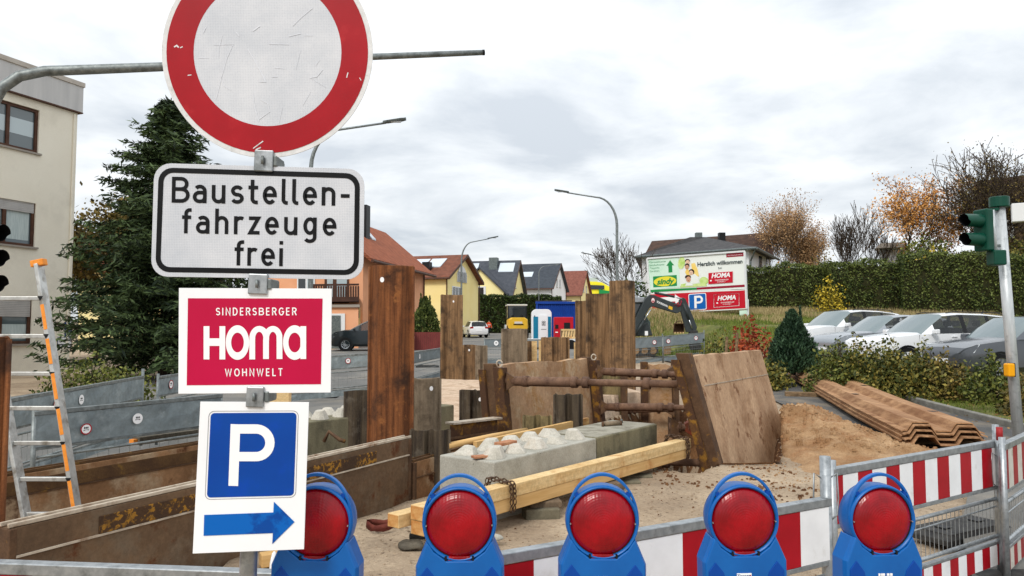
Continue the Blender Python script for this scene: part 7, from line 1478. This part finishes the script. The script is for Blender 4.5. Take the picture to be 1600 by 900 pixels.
# ------------------------------------------------------------------ billboard
A_, B_ = (X_(1011.3, 47), 47), (X_(1164, 42), 42); q = VP(A_, B_); bz = lambda x, y, o=0: q(1000+x/7.5, 380+y/7.5, o); bn = q.n
t = thing('billboard', 'large white and red billboard reading Herzlich willkommen above a parking board', 'billboard')
up = MB().plate([bz(*p) for p in ((85, 180), (1226, 95), (1243, 535), (112, 575))], -bn*.15).build('upper_board', M['poster_white'], t); lo_b = MB().plate([bz(*p, .02) for p in ((112, 585), (1244, 540), (1252, 772), (138, 832))], -bn*.15).build('lower_board', M['poster_white'], t)
for (x0, y0, x1, y1) in ((85, 180, 1226, 95), (1226, 95, 1252, 772), (85, 180, 118, 590)): MB().bar(bz(x0, y0, .03), bz(x1, y1, .03), .1, .12, up=tuple(bn)).build('frame', M['frame_white'], t, bevel=.01)
for x, y0, y1, mt in ((1262, 780, 905, 'frame_white'), (128, 830, 990, 'timber_side'), (770, 800, 900, 'wood_dark'), (745, 810, 900, 'wood_dark')):
    a = bz(x, y0, -.1); MB().tube([a+Vector((0, 0, .6)), (a.x, a.y, Hs(a.x, a.y)-.2)], .07 if x > 1000 or x < 200 else .04, 8).build('post', M[mt], t)
def pp_(nm, pts, mt, o=.012, par=up): return MB().poly([bz(x, y, o) for x, y in pts]).build(nm, M[mt], par)
pp_('mint_print', [(100, 192), (450, 166), (470, 520), (118, 548)], 'poster_mint'); pp_('green_stripe', [(112, 548), (664, 520), (665, 545), (114, 576)], 'poster_green'); pp_('red_stripe', [(664, 520), (1238, 484), (1239, 511), (665, 545)], 'poster_darkred')
pp_('arrow', [(352, 200), (400, 258), (376, 260), (380, 340), (335, 345), (330, 264), (308, 266)], 'poster_green', .018)
pp_('logo_field', [(152, 390), (430, 372), (433, 500), (156, 518)], 'poster_green', .018); pp_('logo_oval', [(293+132*math.cos(g_), 447+57*math.sin(g_)-.065*132*math.cos(g_)) for g_ in [i*.2618 for i in range(24)]], 'poster_yellow', .024)
def btext(nm, s, cx, cy, size, mt, o=.03, slope=-.068, shear=0, bold=0, par=up, sx=1.0): mb = MB(); font(s, size, lambda x, y: bz(cx+x*sx, cy-y*1.0+x*sx*slope, o), mb, shear, bold=bold); return mb.build(nm, M[mt], par, recalc=False)
btext('logo_lettering', 'sindy', 292, 450, 92, 'poster_green', .03, shear=.25, bold=3.5)
btext('headline', 'Herzlich willkommen', 936, 232, 66, 'poster_text', .03, bold=1.6, sx=.94); btext('headline', 'bei', 938, 290, 38, 'poster_text', .03)
for i, y in enumerate((218, 254, 290, 326)): s = ('Matratzencenter', 'Babyfachmarkt', 'Teppiche', 'Gardinen')[i]; btext('small_print', s, (205, 196, 172, 170)[i], y, 30, 'poster_grey', .03)
pp_('corner_flag', [(1010, 122), (1215, 108), (1217, 150), (1012, 165)], 'poster_darkred', .018); btext('flag_print', 'www.homa-wohnwelt.de', 1112, 138, 17, 'print_white', .03)
def logo(cx, cy, w, h, par, frame=False):
    c = lambda dx, dy: (cx+dx*w, cy+dy*h-.07*dx*w)
    if frame: pp_('logo_frame', [c(-.56, -.6), c(.56, -.6), c(.56, .6), c(-.56, .6)], 'print_white', .03, par)
    pp_('logo_field', [c(-.5, -.5) if not frame else c(-.535, -.55), c(.5, -.5) if not frame else c(.535, -.55), c(.5, .5) if not frame else c(.535, .55), c(-.5, .5) if not frame else c(-.535, .55)], 'poster_red', .034, par)
    btext('logo_lettering', 'HOMA', cx+.0*w, cy-.2*h, h*.56, 'print_white', .04, shear=.2, bold=h*.02, par=par); btext('small_print', 'SINDERSBERGER', cx+.05*w, cy+.2*h, h*.17, 'print_white', .04, par=par); btext('small_print', 'WOHNWELT', cx+.03*w, cy+.37*h, h*.13, 'print_white', .04, par=par)
    pp_('logo_dot', [(cx-.4*w+.04*w*math.cos(g_), cy+.2*h+.028*w+.07*h*math.sin(g_)) for g_ in [i*.628 for i in range(10)]], 'print_white', .04, par)
logo(944, 405, 285, 130, up)
# family photograph printed on the board: figures in yellow and white before leaves
def el(cx, cy, rx, ry, n=16, a=0): return [(cx+rx*math.cos(g_)*math.cos(a)-ry*math.sin(g_)*math.sin(a), cy+rx*math.cos(g_)*math.sin(a)+ry*math.sin(g_)*math.cos(a)) for g_ in [i*6.2832/n for i in range(n)]]
z_o = .016
for nm, pts, mt in (('leaf_print', el(486, 232, 40, 72, a=.15), 'poster_leaf'), ('leaf_print', el(748, 440, 52, 46), 'poster_leaf'), ('leaf_print', [(470, 520), (480, 480), (540, 470), (600, 482), (680, 470), (770, 470), (785, 502)], 'poster_leaf'), ('figure_print', [(600, 240), (640, 230), (672, 300), (690, 380), (660, 420), (610, 330)], 'poster_gold'), ('figure_print', [(528, 340), (545, 300), (590, 330), (600, 380), (560, 400)], 'poster_gold'), ('figure_print', [(580, 380), (640, 360), (690, 400), (688, 470), (590, 480)], 'poster_white'), ('hair_print', el(556, 208, 30, 24), 'hair'), ('face_print', el(558, 224, 25, 26), 'skin_pale'), ('hair_print', el(552, 262, 28, 26), 'hair'), ('face_print', el(550, 280, 23, 26), 'skin'), ('hair_print', el(604, 336, 33, 34), 'hair'), ('face_print', el(598, 348, 25, 28), 'skin_pale'), ('hair_print', el(562, 396, 36, 24), 'hair'), ('face_print', el(568, 424, 28, 34), 'skin'), ('figure_print', [(530, 500), (545, 462), (600, 458), (625, 496)], 'poster_white')):
    z_o += .0012; pp_(nm, pts, mt, z_o)
for cx, cy in ((558, 224), (550, 280), (598, 348), (568, 424)):
    mb = MB()
    for dx in (-9, 9): mb.poly([bz(*p, .04) for p in el(cx+dx, cy-4, 3.4, 2.6, 8)])
    mb.poly([bz(*p, .04) for p in el(cx, cy+13, 8, 2.6, 8)]); mb.build('face_detail', M['hair'], up)
pp_('red_field', [(122, 600), (1236, 552), (1243, 760), (144, 818)], 'poster_red', .03, lo_b)
pp_('arrow', [(200, 640), (410, 625), (408, 598), (490, 655), (416, 712), (414, 682), (200, 690)], 'print_white', .04, lo_b); btext('headline', 'nur fur', 250, 780, 76, 'print_white', .04, bold=4, par=lo_b)
pp_('parking_rim', rrect([(566, 596), (774, 582), (782, 776), (574, 792)], 18), 'print_white', .04, lo_b); pp_('parking_field', rrect([(574, 604), (766, 590), (773, 768), (581, 783)], 14), 'poster_blue', .046, lo_b)
mb = MB(); stroke(mb, [(648, 616), (652, 762)], 27, lambda x, y: bz(x, y, .052)); stroke(mb, [(640, 630), (690, 626)]+[(693+33*math.cos(rad(a)), 660-34*math.sin(rad(a))) for a in range(85, -86, -17)]+[(690, 694), (646, 698)], 24, lambda x, y: bz(x, y, .053)); mb.build('parking_letter', M['print_white'], lo_b, recalc=False)
logo(1013, 668, 270, 128, lo_b, True)
MB().plate([bz(*p, .03) for p in ((1165, 790), (1250, 784), (1252, 850), (1168, 858))], -bn*.04).build('small_board', M['poster_mint'], t); c = bz(620, 830); rebase(t, (c.x, c.y, Hs(c.x, c.y)))
# ------------------------------------------------------------------ person walking up the street
def person():
    t = thing('person', 'person in orange safety vest and dark trousers walking away up the street', 'person')
    J = dict(pel=(0, 0, .92), chest=(0, .02, 1.28), neck=(0, .02, 1.47), head=(0, .0, 1.58), crown=(0, .0, 1.72), hl=(-.1, 0, .88), kl=(-.11, -.07, .5), al=(-.11, .08, .09), tl=(-.12, -.1, .04), hr=(.1, 0, .88), kr=(.11, .1, .5), ar=(.11, .26, .12), tr=(.12, .12, .04), sl=(-.2, .02, 1.4), el=(-.27, .07, 1.13), wl=(-.27, -.04, .88), gl=(-.27, -.07, .78), sr=(.2, .02, 1.4), er=(.27, 0, 1.13), wr=(.28, -.12, .9), gr=(.28, -.16, .81))
    E = [('pel', 'chest'), ('chest', 'neck'), ('neck', 'head'), ('head', 'crown'), ('pel', 'hl'), ('hl', 'kl'), ('kl', 'al'), ('al', 'tl'), ('pel', 'hr'), ('hr', 'kr'), ('kr', 'ar'), ('ar', 'tr'), ('chest', 'sl'), ('sl', 'el'), ('el', 'wl'), ('wl', 'gl'), ('chest', 'sr'), ('sr', 'er'), ('er', 'wr'), ('wr', 'gr')]
    Rr = dict(pel=.15, chest=.165, neck=.06, head=.1, crown=.08, hl=.1, hr=.1, kl=.065, kr=.065, al=.045, ar=.045, tl=.04, tr=.04, sl=.075, sr=.075, el=.05, er=.05, wl=.035, wr=.035, gl=.04, gr=.04)
    k = list(J); me = bpy.data.meshes.new('body'); me.from_pydata([J[x] for x in k], [(k.index(a), k.index(b)) for a, b in E], []); o = bpy.data.objects.new('body', me); C.objects.link(o)
    sk = o.modifiers.new('skin', 'SKIN'); o.modifiers.new('sub', 'SUBSURF').levels = 2
    for i, x in enumerate(k): me.skin_vertices[0].data[i].radius = (Rr[x], Rr[x]*.85); me.skin_vertices[0].data[i].use_root = (x == 'pel')
    dg = bpy.context.evaluated_depsgraph_get(); m2 = bpy.data.meshes.new_from_object(o.evaluated_get(dg)); bpy.data.objects.remove(o)
    for mt in ('trousers', 'hi_vis', 'skin', 'hair'): m2.materials.append(M[mt])
    for p in m2.polygons:
        z = p.center.z; p.material_index = 0 if z < .9 and abs(p.center.x) < .23 else 1 if z < 1.48 and not (abs(p.center.x) > .2 and z < .9) else 2 if z < 1.6 else 3
    m2.polygons.foreach_set('use_smooth', [True]*len(m2.polygons)); b = link('body', m2, t)
    b.name = 'body'; MB().lathe([(0, .02), (.112, 0), (.112, -.04), (.105, -.06)], 14, Matrix.Translation((0, 0, 1.68))).build('hair', M['hair'], t, smooth=True)
    mb = MB(); mb.lathe([(.2, 1.16), (.202, 1.19), (.2, 1.22)], 16, Matrix.Scale(.9, 4, (0, 1, 0))); mb.build('reflective_band', M['print_white'], t)
    Y = 73; t.location = (X_(764, Y), Y, Hs(X_(760.5, Y), Y)+.05); t.rotation_euler.z = .4; t.scale = (.9, .9, .9); return t
person()
